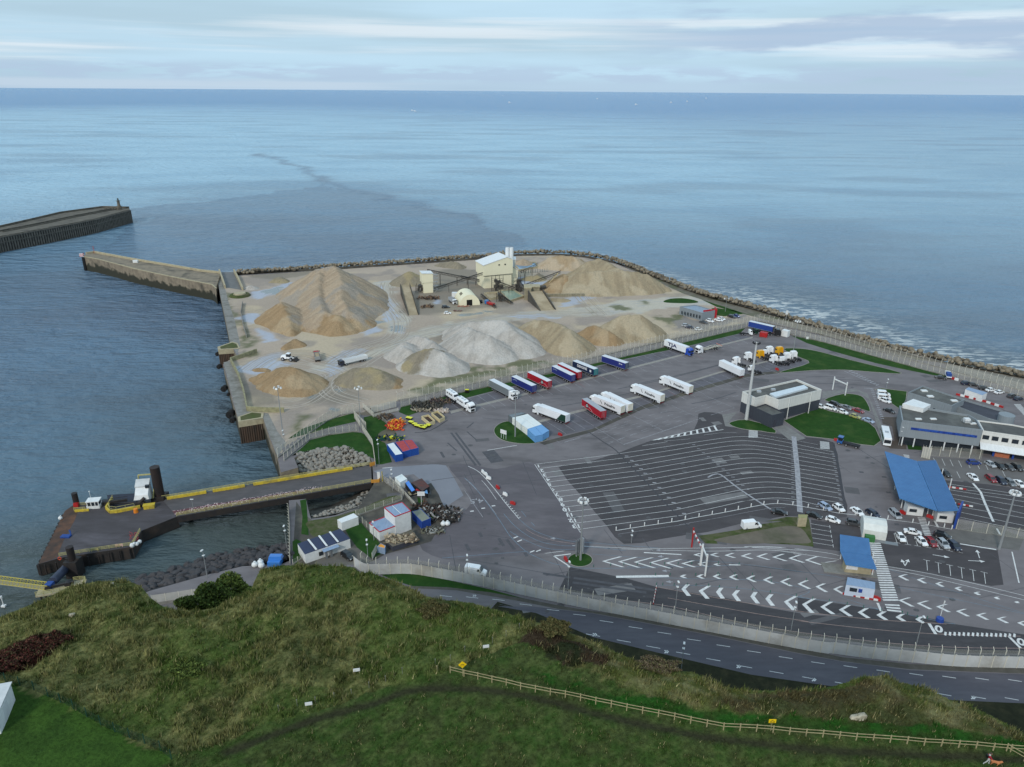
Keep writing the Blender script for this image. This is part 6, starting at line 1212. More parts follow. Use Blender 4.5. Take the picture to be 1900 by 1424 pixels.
tank([(365,655),(570,640),(730,735),(520,805)],'settling tank with milky green water in front of the plant',M('milky_water',srgb(134,158,142),.1,c2=srgb(146,164,150),scale=.3,spec=.6),.7);tank([(150,690),(340,675),(345,750),(235,770)],'settling tank filled with wet brown sand',FILLM,.6)
tank([(570,245),(900,232),(930,300),(660,345)],'blue water basin behind the plant with a dark conveyor across',M('blue_water',srgb(84,128,160),.08,c2=srgb(96,136,164),scale=.3,spec=.6),.6)
mb=MB();[mb.bar((i*1.6,i*.4,2.2),(i*1.6,i*.4,0),.35,.8)for i in range(12)];o=mb.build('screen_wall',M('grey_panels',srgb(120,124,122),.7),loc=(*Z('X',690,375),0));tag(o,'row of grey upright panels in front of the blue basin','wall')
# scrap and small plant items
def junk(name,label,cat,k,p,n,w,d,h,cols,seed,z0=0.0):
    r0=random.Random(seed);mb=MB();ms=[M('scrap_'+'_'.join(map(str,c_)),srgb(*c_),.8,c2=tuple(v*.6 for v in srgb(*c_)),scale=1.5)for c_ in cols]
    for i in range(int(n*1.8)):
        mb.mat(r0.randrange(len(ms)));x,y,z_=r0.uniform(-w,w),r0.uniform(-d,d),r0.uniform(0,h*.4);a,b=r0.uniform(.12,.55),r0.uniform(.1,.5)
        if r0.random()<.35:mb.cyl((x,y,z_),(x+r0.uniform(-1.5,1.5),y+r0.uniform(-1,1),z_+r0.uniform(.1,h)),r0.uniform(.08,.35),n=6)
        else:mb.bar((x,y,z_+.1),(x+r0.uniform(-1,1)*1.2,y+r0.uniform(-1,1),z_+r0.uniform(0,h*.6)+.1),a,b)
    o=mb.build(name,ms,loc=(*Z(k,*p,z0),z0));return tag(o,label,cat)
SC=[(110,90,80),(150,130,104),(72,58,52),(56,52,50),(136,106,82)]
junk('scrap_heap','rusty scrap metal heap at the foot of the slim tower','scrap heap','C',(355,545),70,6,3,1.6,SC,1);junk('scrap_heap','smaller scrap heap with a yellowish block below the tower scrap','scrap heap','C',(345,620),36,3,2.4,1.4,SC,2);junk('pallet_stack','low reddish pallets by the white dump truck','pallets','W',(630,460),14,1.8,.8,.5,[(140,116,108),(110,90,84)],3);junk('rubble','pinkish rubble in front of the arched shelter','rubble','W',(730,390),24,3,1.2,.4,[(176,110,90),(160,140,124)],4)
o=MB().box(-1.6,1.6,-2.6,0,0,2.6).build('storage_cabin',WROOF,loc=(*Z('W',585,235),0));tag(o,'small white storage cabin behind the arched shelter','cabin')
o=MB().cyl((-1,0,.9),(1,0,.9),.9,n=12).box(-.8,.8,-.5,.5,0,.3).build('fuel_tank',BLK,loc=(*Z('W',965,335),0));tag(o,'black round tank at the right side of the arched shelter','tank')

# ================================================================== VEHICLES
TYRE=M('tyre',srgb(28,28,30),.85);RIM=M('rim',srgb(170,172,176),.4,.5);GLASS=M('vehicle_glass',srgb(26,32,38),.08,c2=srgb(34,40,46),scale=.5,spec=.9);CHAS=M('chassis',srgb(38,38,42),.7,.2)
def paint(n,c_,coat=.6):return M('paint_'+n,srgb(*c_),.35,c2=tuple(v*.93 for v in srgb(*c_)),scale=.8,spec=.5,coat=coat)
PW=paint('white',(236,238,240));PBK=paint('black',(24,25,28));PGR=paint('dark_grey',(66,68,72));PSI=paint('silver',(164,170,176));PRD=paint('red',(132,26,34));PBL=paint('blue',(34,60,128));PNV=paint('navy',(28,36,58));PLB=paint('light_blue_grey',(150,166,190));PYG=paint('yellow_green',(160,160,92));PYE=paint('yellow',(226,168,22));PGY=paint('mid_grey',(112,116,120))
HLAMP=M('headlamp',srgb(220,224,228),.2,spec=.8);TLAMP=M('tail_lamp',srgb(120,20,20),.3)
def wheel(r,x,y,rad=.34,w=.22,par='wheel'):
    o=MB().cyl((0,-w/2,0),(0,w/2,0),rad,n=14).build('wheel',TYRE,r,(x,y,rad));s=1 if y>0 else-1
    MB().cyl((0,s*(w/2-.02),0),(0,s*(w/2+.02),0),rad*.6,n=10).build('rim',RIM,o);return o
def loft(secs,close=True):  # rings of points -> mesh
    mb=MB();n=len(secs[0]);vs=[p for s in secs for p in s];fs=[(r*n+i,r*n+(i+1)%n,(r+1)*n+(i+1)%n,(r+1)*n+i)for r in range(len(secs)-1)for i in range(n)]
    fs+=[tuple(reversed(range(n))),tuple(range((len(secs)-1)*n,len(secs)*n))];return mb.add(vs,fs)
def car_proto(kind='hatch'):
    L,W,H={'hatch':(4.1,1.76,1.46),'estate':(4.6,1.8,1.48),'suv':(4.5,1.84,1.68),'saloon':(4.65,1.8,1.42),'mpv':(4.8,1.9,1.78)}[kind]
    r=thing(kind+'_car','-','car');f,b,w=L/2,-L/2,W/2;bl=H*.60
    def ring(x,zb,zt,ww,wt):return[(x,-ww,zb),(x,-ww*1.0,(zb+zt)*.5),(x,-wt,zt),(x,wt,zt),(x,ww,(zb+zt)*.5),(x,ww,zb)]
    loft([ring(b,.35,bl*.9,w*.84,w*.7),ring(b+.15,.22,bl*1.0,w*.97,w*.84),ring(b+.8,.2,bl*1.03,w,w*.9),ring(0,.2,bl,w,w*.92),ring(f-1.2,.2,bl*.96,w,w*.9),ring(f-.35,.22,bl*.80,w*.95,w*.8),ring(f,.32,bl*.6,w*.78,w*.62)]).build('body',PW,r,smooth=False)
    rb={'hatch':.25,'estate':.2,'suv':.2,'saloon':.95,'mpv':.1}[kind];c0,c1,c2_,c3_=b+rb,b+rb+.45,f-1.95,f-1.15
    if kind=='mpv':c2_,c3_=f-1.7,f-.7
    wi=w*.9;wt=w*.72;zb=bl-.02
    MB().hexa([(c0,-wi,zb),(c3_,-wi,zb),(c3_,wi,zb),(c0,wi,zb)],[(c1,-wt,H-.05),(c2_,-wt,H-.05),(c2_,wt,H-.05),(c1,wt,H-.05)]).build('window_glass',GLASS,r)
    MB().hexa([(c1-.06,-wt-.02,H-.09),(c2_+.08,-wt-.02,H-.09),(c2_+.08,wt+.02,H-.09),(c1-.06,wt+.02,H-.09)],[(c1+.08,-wt+.08,H),(c2_-.1,-wt+.08,H),(c2_-.1,wt-.08,H),(c1+.08,wt-.08,H)]).build('roof',PW,r)
    mb=MB()
    for s in(-1,1):
        for x0,x1 in((c0+.02,c1),((c0+c3_)/2-.1,(c1+c2_)/2+.1),(c3_-.03,c2_)):mb.bar((x0,s*(wi+.01),zb),(x1,s*(wt+.01),H-.06),.09,.07)
    mb.build('pillar',PW,r)
    for x in(f-.85,b+.85):
        for s in(-1,1):wheel(r,x,s*(w-.1))
    for s in(-1,1):MB().box(f-.22,f-.06,s*w*.6-.17,s*w*.6+.17,bl*.6,bl*.74).build('headlight',HLAMP,r);MB().box(b+.0,b+.14,s*w*.68-.13,s*w*.68+.13,bl*.75,bl*.95).build('tail_light',TLAMP,r);MB().box(c3_-.35,c3_-.15,s*(w+.04)-.1,s*(w+.04)+.1,bl,bl+.14).build('mirror',PW,r)
    return r
CARP={}
def put_car(k,xr,yr,xf,yf,kind,pm,label,group=None):
    a,b=Vector(Z(k,xr,yr,.7)),Vector(Z(k,xf,yf,.7));c_=(a+b)/2;h=math.atan2(b.y-a.y,b.x-a.x)
    if kind not in CARP:CARP[kind]=car_proto(kind)
    rc_={'body':pm,'pillar':pm,'mirror':pm,'roof':pm}
    return use(CARP[kind],(c_.x,c_.y,.02),h,label,group,rc_)
cars=[
 ('J',415,1070,490,1165,'hatch',PW,'white hatchback in the first marked bay right of the white tent'),('J',515,1040,670,1065,'saloon',PW,'white car with dark sunroof parked crosswise beside the zebra crossing'),('J',655,1125,745,1205,'hatch',PW,'white hatchback with dark red glass roof below the zebra crossing'),
 ('J',760,1125,855,1215,'estate',PRD,'dark red estate between a white hatchback and a silver-framed car'),('J',840,1070,1050,1130,'suv',PBK,'black car parked crosswise above two parked cars below the canopy'),('J',895,1140,1010,1250,'suv',PSI,'silver car with black bonnet area, second from right in the row below the canopy'),('J',1030,1175,1135,1265,'suv',PNV,'navy car at the right end of the row below the canopy'),
 ('J',50,790,205,885,'estate',PNV,'navy estate queuing left of the silver people carrier'),('J',325,790,450,905,'mpv',PSI,'silver people carrier queuing closest to the blue canopy'),
 ('K',825,425,975,515,'estate',PLB,'light blue-grey car at the lane park end, leftmost of the queue'),('K',985,440,1115,530,'hatch',PW,'white hatchback directly right of the light blue-grey car'),('K',1190,480,1315,570,'saloon',PW,'white saloon alone right of the black tar line'),
 ('K',315,520,470,545,'saloon',PBK,'black saloon on the tarmac above the white van'),('K',695,540,855,595,'saloon',PBK,'black saloon parked behind the cream electrical cabinet'),('K',905,595,1065,640,'hatch',PW,'white five-door car parked nose right above the painted bays'),('K',1150,640,1280,665,'suv',PGR,'dark grey car half hidden behind the white tent'),
 ('J',1265,240,1355,240,'suv',PBL,'bright blue car at the fence of the visitor car park'),('J',1465,235,1550,285,'hatch',PSI,'silver-white car in the upper row next to the black cars'),('J',1570,255,1665,310,'estate',PBK,'black car in the upper row, right of the silver-white one'),('J',1675,265,1770,320,'saloon',PGR,'dark grey car in the upper row, third from left'),('J',1775,270,1865,325,'suv',PBK,'black off-roader at the right end of the upper row'),
 ('J',935,340,1025,400,'hatch',PBK,'black hatchback parked beside the big blue canopy'),('J',1260,375,1345,445,'saloon',PW,'white saloon alone in the middle of the visitor car park'),('J',1470,395,1560,465,'estate',PRD,'red car with dark roof in the lower row'),('J',1585,420,1680,495,'suv',PNV,'dark navy car in the lower row, right of the red one'),('J',1695,440,1785,510,'estate',PGY,'grey car in the lower row between navy and white ones'),('J',1805,455,1890,520,'saloon',PW,'white car at the right end of the lower row'),
 ('H',1060,985,1150,1010,'estate',PBK,'black estate at the lawn edge behind the white warehouse van'),('H',1170,1015,1265,1050,'saloon',PGY,'grey saloon between the black estate and the dark red car'),('H',1280,1045,1385,1080,'saloon',PRD,'dark red saloon at the lawn edge near the terminal'),('H',1005,1020,1115,1055,'mpv',PW,'white van-like car at the left end of the lower row by the warehouse'),('H',1125,1055,1240,1095,'hatch',PW,'white hatchback in the lower row by the warehouse'),('H',1255,1105,1355,1135,'hatch',PYG,'yellow-green small car in the lower row by the warehouse'),('H',1380,1140,1485,1180,'saloon',PLB,'pale blue-grey saloon at the right end of the lower row'),('H',950,1020,985,1030,'hatch',PW,'white car mostly hidden behind the corner of the warehouse'),
 ('H',1550,950,1650,985,'suv',PW,'white car below the two white minibuses'),('H',1585,1045,1690,1085,'saloon',PBK,'black saloon beside the blue painted bay'),
 ('I',1390,505,1480,515,'suv',PBK,'black car left of two white cars along the far fence'),('I',1465,530,1560,520,'saloon',PW,'white car near the far fence, the left one of two'),('I',1565,560,1655,545,'saloon',PW,'white car near the far fence, the right one of two'),('I',1710,610,1810,590,'suv',PGR,'dark grey car at the right edge near the far fence'),('I',1785,640,1890,620,'estate',PNV,'navy estate at the right edge in front of the dark grey car'),('I',1185,450,1265,450,'suv',PNV,'dark blue car behind the red and white barrier'),('I',1270,460,1350,470,'hatch',PBK,'black car with white stripe between the blue car and the white cars'),('I',880,375,960,385,'saloon',PBK,'black car beside the small blue lorry on the service road'),
 ('D',885,775,950,780,'estate',PSI,'silver-white car in the office car park behind the fence'),('D',925,790,975,795,'saloon',PNV,'navy car just below the silver-white car at the office'),('D',1000,812,1060,808,'hatch',PW,'white car closest to the security fence at the office'),('D',1100,730,1155,745,'suv',PW,'white car in front of the red porch'),('D',1175,725,1235,735,'saloon',PW,'white car in the middle right of the red porch'),('D',1205,710,1255,725,'saloon',PW,'white car behind the middle white car at the office'),('D',1295,695,1345,705,'suv',PBK,'dark car at the office, left of the blue one'),('D',1335,685,1385,700,'saloon',PBL,'dark blue car at the right end of the office car park'),('D',1045,745,1095,755,'saloon',PGR,'dark grey car left of the white car by the red porch'),
 ('M',935,885,1010,935,'suv',PBK,'black car parked on the forecourt of the blue-roofed prefab'),('W',380,395,520,390,'suv',PBK,'black pickup-like car in the plant yard'),('W',410,480,545,480,'hatch',PW,'white car in front of the black one in the plant yard')]
for q in cars:put_car(*q)
# vans and minibuses
def van_proto(name='panel_van',L=5.6,H=2.35,W=1.98,glazed=False):
    r=thing(name,'-','van');f,b,w=L/2,-L/2,W/2
    def ring(x,zt,ww,wt,zb=.3):return[(x,-ww,zb),(x,-ww,zt*.6),(x,-wt,zt),(x,wt,zt),(x,ww,zt*.6),(x,ww,zb)]
    loft([ring(b,H-.08,w*.97,w*.86),ring(b+.1,H,w,w*.88),ring(f-2.2,H,w,w*.88),ring(f-1.75,H*.96,w,w*.86),ring(f-.95,H*.57,w,w*.86),ring(f-.2,H*.46,w*.96,w*.8),ring(f,H*.38,w*.9,w*.75)]).build('body',PW,r)
    MB().hexa([(f-1.68,-w*.8,H*.93),(f-1.0,-w*.83,H*.6),(f-1.0,w*.83,H*.6),(f-1.68,w*.8,H*.93)],[(f-1.63,-w*.8,H*.95),(f-.95,-w*.83,H*.615),(f-.95,w*.83,H*.615),(f-1.63,w*.8,H*.95)]).build('windscreen',GLASS,r)
    for s in(-1,1):
        MB().hexa([(f-2.3,s*(w+.01),H*.6),(f-1.25,s*(w+.01),H*.6),(f-1.6,s*(w*.9+.01),H*.88),(f-2.3,s*(w*.9+.01),H*.88)],[(f-2.3,s*(w-.06),H*.6),(f-1.25,s*(w-.06),H*.6),(f-1.6,s*(w*.84),H*.88),(f-2.3,s*(w*.84),H*.88)]).build('side_window',GLASS,r)
        if glazed:MB().hexa([(b+.3,s*(w+.01),H*.6),(f-2.45,s*(w+.01),H*.6),(f-2.45,s*(w*.91+.01),H*.86),(b+.3,s*(w*.91+.01),H*.86)],[(b+.3,s*(w-.06),H*.6),(f-2.45,s*(w-.06),H*.6),(f-2.45,s*w*.85,H*.86),(b+.3,s*w*.85,H*.86)]).build('side_window',GLASS,r)
        MB().box(f-.2,f-.02,s*w*.62-.16,s*w*.62+.16,H*.33,H*.42).build('headlight',HLAMP,r);MB().box(f-1.5,f-1.3,s*(w+.12)-.1,s*(w+.12)+.1,H*.55,H*.68).build('mirror',BLK,r)
        for x in(f-.95,b+1.0):wheel(r,x,s*(w-.12),.36,.24)
    return r
VP=van_proto();VM=van_proto('minibus',5.0,2.3,1.95,True)
def place(proto,k,xr,yr,xf,yf,label,z0=1.0,group=None,rc_=None,scale=None):
    a,b=Vector(Z(k,xr,yr,z0)),Vector(Z(k,xf,yf,z0));c_=(a+b)/2;return use(proto,(c_.x,c_.y,.02),math.atan2(b.y-a.y,b.x-a.x),label,group,rc_,scale)
place(VP,'N',205,1120,395,1150,'white panel van driving beside the curved security wall');place(VP,'O',1305,75,1490,55,'white panel van parked on the grass edge of the dirt patch');place(VM,'H',1530,895,1635,905,'white minibus behind the other at the small lawn, the farther one');place(VM,'H',1535,930,1640,940,'white minibus with dark windows beside the small lawn, the nearer one')
# coach
cr=thing('coach','white coach parked on the brown forecourt beside the terminal','coach');MB().box(-5.6,5.6,-1.25,1.25,.45,3.2).build('body',PW,cr);mb=MB();[mb.box(-5.3,4.6,s*1.27-.02,s*1.27+.02,1.6,2.6)for s in(-1,1)];mb.build('side_window',GLASS,cr);MB().box(5.58,5.64,-1.1,1.1,1.3,2.6).build('windscreen',GLASS,cr);MB().box(-5.4,5.4,-1.15,1.15,3.2,3.32).build('roof',PW,cr);MB().box(-.6,1.0,-.6,.6,3.32,3.45).build('roof_hatch',PSI,cr)
for x in(3.6,-3.2):[wheel(cr,x,s*1.12,.48,.3)for s in(-1,1)]
place(cr,'I',260,960,305,1140,'white coach parked on the brown forecourt beside the terminal',2.5)
# ---- lorries
def cab(r,pm,x0=0.0,roof=3.7,day=False):
    """tractor cab with its front at x0+2.3"""
    L=1.7 if day else 2.25;f=x0+L;H=2.9 if day else roof
    def ring(x,zb,zt,w_):return[(x,-w_,zb),(x,-w_,zt-.25),(x,-w_*.86,zt),(x,w_*.86,zt),(x,w_,zt-.25),(x,w_,zb)]
    c_=loft([ring(x0,.95,H*.96,1.2),ring(x0+.3,.75,H,1.24),ring(f-.7,.5,H*.98,1.24),ring(f-.12,.45,H*.84,1.22),ring(f,.45,2.0,1.2),ring(f+.06,.45,1.2,1.18)]).build('cab',pm,r)
    MB().hexa([(f-.03,-1.08,1.85),(f-.03,1.08,1.85),(f-.16,1.05,2.72),(f-.16,-1.05,2.72)],[(f+.05,-1.1,1.85),(f+.05,1.1,1.85),(f-.06,1.07,2.74),(f-.06,-1.07,2.74)]).build('windscreen',GLASS,c_)
    MB().box(f+.03,f+.1,-.85,.85,.6,1.5).build('grille',BLK,c_)
    for s in(-1,1):MB().box(f-1.15,f-.3,s*1.245-.015,s*1.245+.015,1.85,2.55).build('side_window',GLASS,c_);MB().box(f-.05,f+.12,s*.98-.16,s*.98+.16,.5,.75).build('headlight',HLAMP,c_);MB().box(f-.25,f-.05,s*1.42-.08,s*1.42+.08,1.9,2.7).build('mirror',BLK,c_)
    if not day:
        for s in(-1,1):MB().bar((x0-.02,s*1.15,1.0),(x0-.75,s*1.15,1.0),.05,1.6).bar((x0-.02,s*1.12,2.4),(x0-.6,s*1.12,2.4),.05,1.9).build('air_deflector',pm,c_)
    return c_
def chassis(r,x0,x1,axles,w=.45,rad=.5,wf=1.0):
    MB().box(x0,x1,-w,-w+.12,.75,1.0).box(x0,x1,w-.12,w,.75,1.0).box(x0,x0+.1,-w,w,.75,1.0).build('chassis',CHAS,r)
    for x in axles:[wheel(r,x,s*wf,rad,.34)for s in(-1,1)]
def tractor_proto(axles=(-1.2,),day=False,tail=-2.2,name='tractor_unit'):
    r=thing(name,'-','tractor unit');cab(r,PW,.6,3.7,day);chassis(r,tail,1.0,(1.7,)+tuple(axles));MB().box(min(axles)-.5,max(axles)+.5,-1.15,-.85,1.02,1.1).box(min(axles)-.5,max(axles)+.5,.85,1.15,1.02,1.1).build('mudguard',BLK,r);MB().cyl((sum(axles)/len(axles),0,1.0),(sum(axles)/len(axles),0,1.15),.5,n=12).build('fifth_wheel',CHAS,r);MB().box(-.4,.7,.75,1.1,.5,1.05).build('fuel_tank',RIM,r);return r
TR1=tractor_proto((-1.6,-3.0),tail=-4.2);TR2=tractor_proto((-1.6,-3.0),True,-4.4,'short_cab_tractor');TG='tractor units parked in the corner'
for p,a,c_,lab in((TR1,('g',120,890,430,1050),PW,'white tractor unit, upper left of the pair beside the white trailer'),(TR1,('H',90,575,230,625),PW,'white tractor unit directly behind the parked white trailer'),(TR2,('g',155,1160,590,1330),PW,'white low-cab tractor unit nearest the tall lamp mast'),
    (TR1,('g',420,850,720,990),PYE,'yellow tractor unit at the left end of the parked group'),(TR2,('g',520,800,800,930),PW,'white low-cab unit between the yellow unit and the tall white unit'),(TR1,('g',650,760,930,890),PW,'white high-cab unit in the back row between the two yellow units'),(TR1,('g',880,770,1180,900),PYE,'yellow tractor unit at the right end of the back row'),
    (TR1,('g',730,960,1060,1110),PW,'white high-cab unit at the left end of the front row'),(TR2,('g',930,950,1230,1120),PW,'white low-cab unit second in the front row'),(TR1,('g',1060,900,1350,1060),PW,'white high-cab unit third in the front row'),(TR1,('g',1220,870,1500,1010),PW,'white high-cab unit at the right end of the front row'),(TR2,('g',370,360,70,360),PW,'white low-cab tractor unit in front of the blue curtain trailer')):
    k,xf,yf,xr,yr=a;place(p,k,xr,yr,xf,yf,lab,1.2,TG,{'cab':c_,'air_deflector':c_})
CONT={}
def corrug(mb,x0,x1,y0,y1,z0,z1):return mb.box(x0,x1,y0,y1,z0,z1)
def trailer_parts(r,x0,x1,side,roof,rear,front_=None,skirt=CHAS,low=1.15,top=4.0):
    W=1.27;MB().box(x0+.02,x1-.02,-W,W,low,top-.06).build('trailer_body',side,r);MB().box(x0,x1,-W-.01,W+.01,top-.06,top).build('trailer_roof',roof,r)
    MB().box(x0-.05,x0,-W,W,low,top-.04).build('rear_door',rear,r);mb=MB();[mb.box(x0-.09,x0-.05,y-.03,y+.03,low+.1,top-.1)for y in(-.6,-.02,.6)];mb.build('door_bar',RIM if rear in(PW,)else PSI,r)
    MB().box(x1-.02,x1+.04,-W,W,low,top-.04).build('headboard',front_ or roof,r);MB().box(x0+.3,x1-.3,-.5,.5,.8,low).build('chassis',CHAS,r);MB().box(x0-.03,x0+.08,-1.2,1.2,.5,.75).build('underrun_bar',TLAMP,r)
    for x in(x0+2.2,x0+3.5,x0+4.8):[wheel(r,x,s*1.02,.48,.36)for s in(-1,1)]
    for s in(-1,1):MB().box(x1-3.4,x1-3.2,s*.8-.08,s*.8+.08,.05,.9).build('landing_leg',CHAS,r);MB().box(x0+6,x1-4,s*1.22-.03,s*1.22+.03,.55,.95).build('side_guard',skirt,r);MB().box(x0,x1,s*1.285-.01,s*1.285+.01,low,low+.1).build('edge_rail',PSI,r)
CW_,CBL,CRD,CGR,CNV,TRF,TEAL=[M(n,srgb(*c_),.55,c2=tuple(v*.88 for v in srgb(*c_)),scale=.7,stretch=(.4,1,2))for n,c_ in(('trailer_white',(230,232,236)),('curtain_blue',(36,46,116)),('curtain_red',(160,22,40)),('curtain_grey',(112,118,122)),('curtain_navy',(24,40,72)),('trailer_roof_pale',(214,218,224)),('teal_paint',(30,120,124)))]
CRB=M('curtain_royal',srgb(40,66,140),.55);SIL=M('sil_roof',srgb(150,154,164),.5,c2=srgb(170,174,180),scale=1,stretch=(.2,3,1))
def mk_trailer(k,xr,yr,xf,yf,label,side,rear,roof=TRF,tractor=None,z0=2.0,front_=None,day=False,grp='trailers and lorries in the freight bays',name=None,skirt=CHAS,L=13.6):
    a,b=Vector(Z(k,xr,yr,z0)),Vector(Z(k,xf,yf,z0));h=math.atan2(b.y-a.y,b.x-a.x);c_=(a+b)/2;Lt=L+(2.9 if tractor else 0);r=thing(name or('articulated_lorry' if tractor else 'curtain_trailer'),label,'lorry' if tractor else 'trailer',(c_.x,c_.y,.02),h,grp);x0=-Lt/2;x1=x0+L
    trailer_parts(r,x0,x1,side,roof,rear,front_,skirt)
    if tractor:cab(r,tractor,x1+.45,3.75);chassis(r,x1-3.2,x1+1,(x1+1.6,x1-2.0));
    return r,x0,x1
def stext(r,body,size,x,z_,s,mat,bold=.03,rl='lettering',sx=1.0):  # lettering on a side wall; s=+1 left side (y>0), -1 right side
    o=text(body,size,(x,s*1.29,z_),0 if s<0 else math.pi,mat,rl,parent=r,kind=None,rx=R(90),bold=bold);o.scale=(sx,1,1);return o
LETB=M('lettering_black',srgb(40,42,48),.6);LETW=M('lettering_white',srgb(222,224,228),.6);LETN=M('lettering_navy',srgb(38,44,92),.6)
CREAMD=M('door_cream',srgb(226,222,206),.6,c2=srgb(200,190,170),scale=.8)
prima=[('d',905,590,350,370,'nearest'),('d',1050,560,540,310,'second'),('d',1620,400,1060,170,'third'),('G',1245,785,980,680,'farthest')]
labs=['white refrigerated lorry with dark lettering parked right beside the dark red trailer','white refrigerated lorry tucked behind the one beside the red trailer','white refrigerated lorry with lettering standing alone in the middle bays','white refrigerated lorry with lettering, the one closest to the warehouse']
for(k,xr,yr,xf,yf,_),lab in zip(prima,labs):
    r,x0,x1=mk_trailer(k,xr,yr,xf,yf,lab,CW_,CREAMD,CW_,PW);
    for s in(1,-1):stext(r,'Primafrio',1.45,x0+5.6,2.5,s,LETB,.05);MB().hexa([(x1-4.2,s*1.29,2.0),(x1-3.9,s*1.29,2.0),(x1-3.0,s*1.29,3.3),(x1-3.3,s*1.29,3.3)],[(x1-4.2,s*1.30,2.0),(x1-3.9,s*1.30,2.0),(x1-3.0,s*1.30,3.3),(x1-3.3,s*1.30,3.3)]).build('emblem',LETB,r)
    MB().box(x0+.1,x0+1.6,1.28,1.31,.6,1.15).build('side_skirt',CW_,r)
r,x0,x1=mk_trailer('d',590,700,210,440,'dark red curtain trailer with a round emblem beside the white refrigerated lorries',CRD,CRD,SIL)
def emblem(r,x,s=1):
    MB().cyl((x,s*1.28,2.6),(x,s*1.300,2.6),1.0,n=20).build('emblem',BLK,r);n=18;mb=MB();[mb.cyl((x+.5*math.cos(6.2832*i/n),s*1.31,2.6+.5*math.sin(6.2832*i/n)),(x+.5*math.cos(6.2832*(i+1)/n),s*1.31,2.6+.5*math.sin(6.2832*(i+1)/n)),.09,n=5)for i in range(n)];mb.build('emblem_ring',LETW,r)
    mb=MB();pts=[(x-4+.7*i,s*1.29,1.4+1.1*math.sin(i*.35))for i in range(12)];[mb.bar(a,b,.04,.05)for a,b in zip(pts,pts[1:])];mb.build('swoosh',LETW,r)
emblem(r,x1-4);emblem(r,x1-4,-1)
r,x0,x1=mk_trailer('F',1640,740,1420,660,'white lorry with a dark green tail panel next to the blue and white containers',CW_,CW_,CW_,PW);MB().hexa([(x0+.1,1.28,1.2),(x0+4.4,1.28,1.2),(x0+2.2,1.28,3.9),(x0+.1,1.28,3.9)],[(x0+.1,1.3,1.2),(x0+4.4,1.3,1.2),(x0+2.2,1.3,3.9),(x0+.1,1.3,3.9)]).build('green_panel',M('dark_green',srgb(26,60,48),.5),r)
r,x0,x1=mk_trailer('H',210,715,-25,605,'plain white box trailer without tractor in the upper freight bays',CW_,CW_,CW_);
r,x0,x1=mk_trailer('f',180,240,660,410,'white box lorry with a bright blue tractor at the fence',CW_,CW_,CW_,paint('bright_blue',(30,72,170)));[stext(r,'TJA',2.3,x0+5.2,2.6,s,LETN,.08,sx=1.6)for s in(1,-1)]
r,x0,x1=mk_trailer('F',1010,440,1215,545,'grey curtain-sided lorry with a white cab at the fence',CGR,CW_,TRF,PW,2.0)
for i,(xr,yr,xf,yf,side,rear,lab)in enumerate((((490,800,120,620,CBL,CBL,'blue curtain trailer right of the grey lorry')),((760,720,400,545,CRD,CRD,'red curtain trailer with a round emblem and white swoosh at the fence')),((1195,620,810,430,CBL,CBL,'blue curtain trailer in front of the red-ended one')),((1300,565,920,385,CRD,CRD,'red-ended trailer squeezed behind a blue curtain trailer')))):
    r,x0,x1=mk_trailer('e',xf,yf,xr,yr,lab,side,rear);sw=r
    # the doors face the aisle: turn so the rear is nearest to it
    r.rotation_euler=(0,0,r.rotation_euler[2]+math.pi)
    if 'emblem' in lab:emblem(r,-3.4,-1);emblem(r,-3.4,1)
    elif side is CBL:
        for s in(1,-1):mb=MB();pts=[(3+.4*j,s*1.29,2.9+.35*math.sin(j*.5))for j in range(8)];[mb.bar(a,b,.03,.22)for a,b in zip(pts,pts[1:])];mb.build('swoosh',PLB,r)
r,x0,x1=mk_trailer('e',1570,500,1200,350,'dark navy curtain trailer with white capitals and teal doors',CNV,TEAL)
for s in(1,-1):stext(r,'DEHUNE',1.6,.6,2.7,s,LETW,.06);MB().box(-5.2,-4.2,s*1.3-.02,s*1.3+.02,2.1,3.1).build('emblem',LETW,r)
r,x0,x1=mk_trailer('G',675,575,475,510,'blue curtain trailer with small white script, standing alone near the fence',CBL,M('slate_door',srgb(52,70,92),.5));[stext(r,'Evens',.8,x0+2.6,3.0,s,LETW)for s in(1,-1)]
mk_trailer('g',860,300,255,160,'royal blue curtain trailer in the far corner behind the dark tractor units',CRB,BLK,TRF,grp='vehicles in the far corner of the freight park')
tr_=TR1;place(TR1,'g',800,370,940,380,'black tractor unit under the front of the royal blue trailer',1.2,TG,{'cab':PBK,'air_deflector':PBK});place(TR2,'g',520,330,420,340,'dark green low tractor unit behind the red skip',1.2,TG,{'cab':M('dark_green',srgb(26,60,48),.5)})
# car transporter and motorhome transporter
ct=thing('car_transporter','empty white car transporter turning out beside the bright blue lorry','lorry',(*Z('f',1000,345,1),.02),math.atan2(*(Vector(Z('f',820,390))-Vector(Z('f',1250,290))).yx));cab(ct,PW,5.6,3.75);chassis(ct,-7.5,6.2,(6.8,3.4,-3.5,-4.9),.5)
mb=MB();[mb.bar((-8,s*1.1,1.2),(-3,s*1.1,2.0),.2)for s in(-1,1)];[mb.bar((-3,s*1.1,2.0),(3.5,s*1.1,1.3),.2)for s in(-1,1)];[mb.box(x,x+.12,-1.1,1.1,1.2,1.35)for x in np.arange(-7.5,3.4,1.2)];[mb.bar((x,s*1.1,.9),(x+1.6,s*1.1,1.8),.14)for x in(-6,-2,1)for s in(-1,1)];mb.build('loading_frame',M('transporter_steel',srgb(196,194,180),.6),ct);MB().bar((-8,.9,1.4),(-6.2,.9,2.4),.25).bar((-8,-.9,1.4),(-6.2,-.9,2.4),.25).build('ramp',M('salmon',srgb(216,140,124),.6),ct)
MHP=None
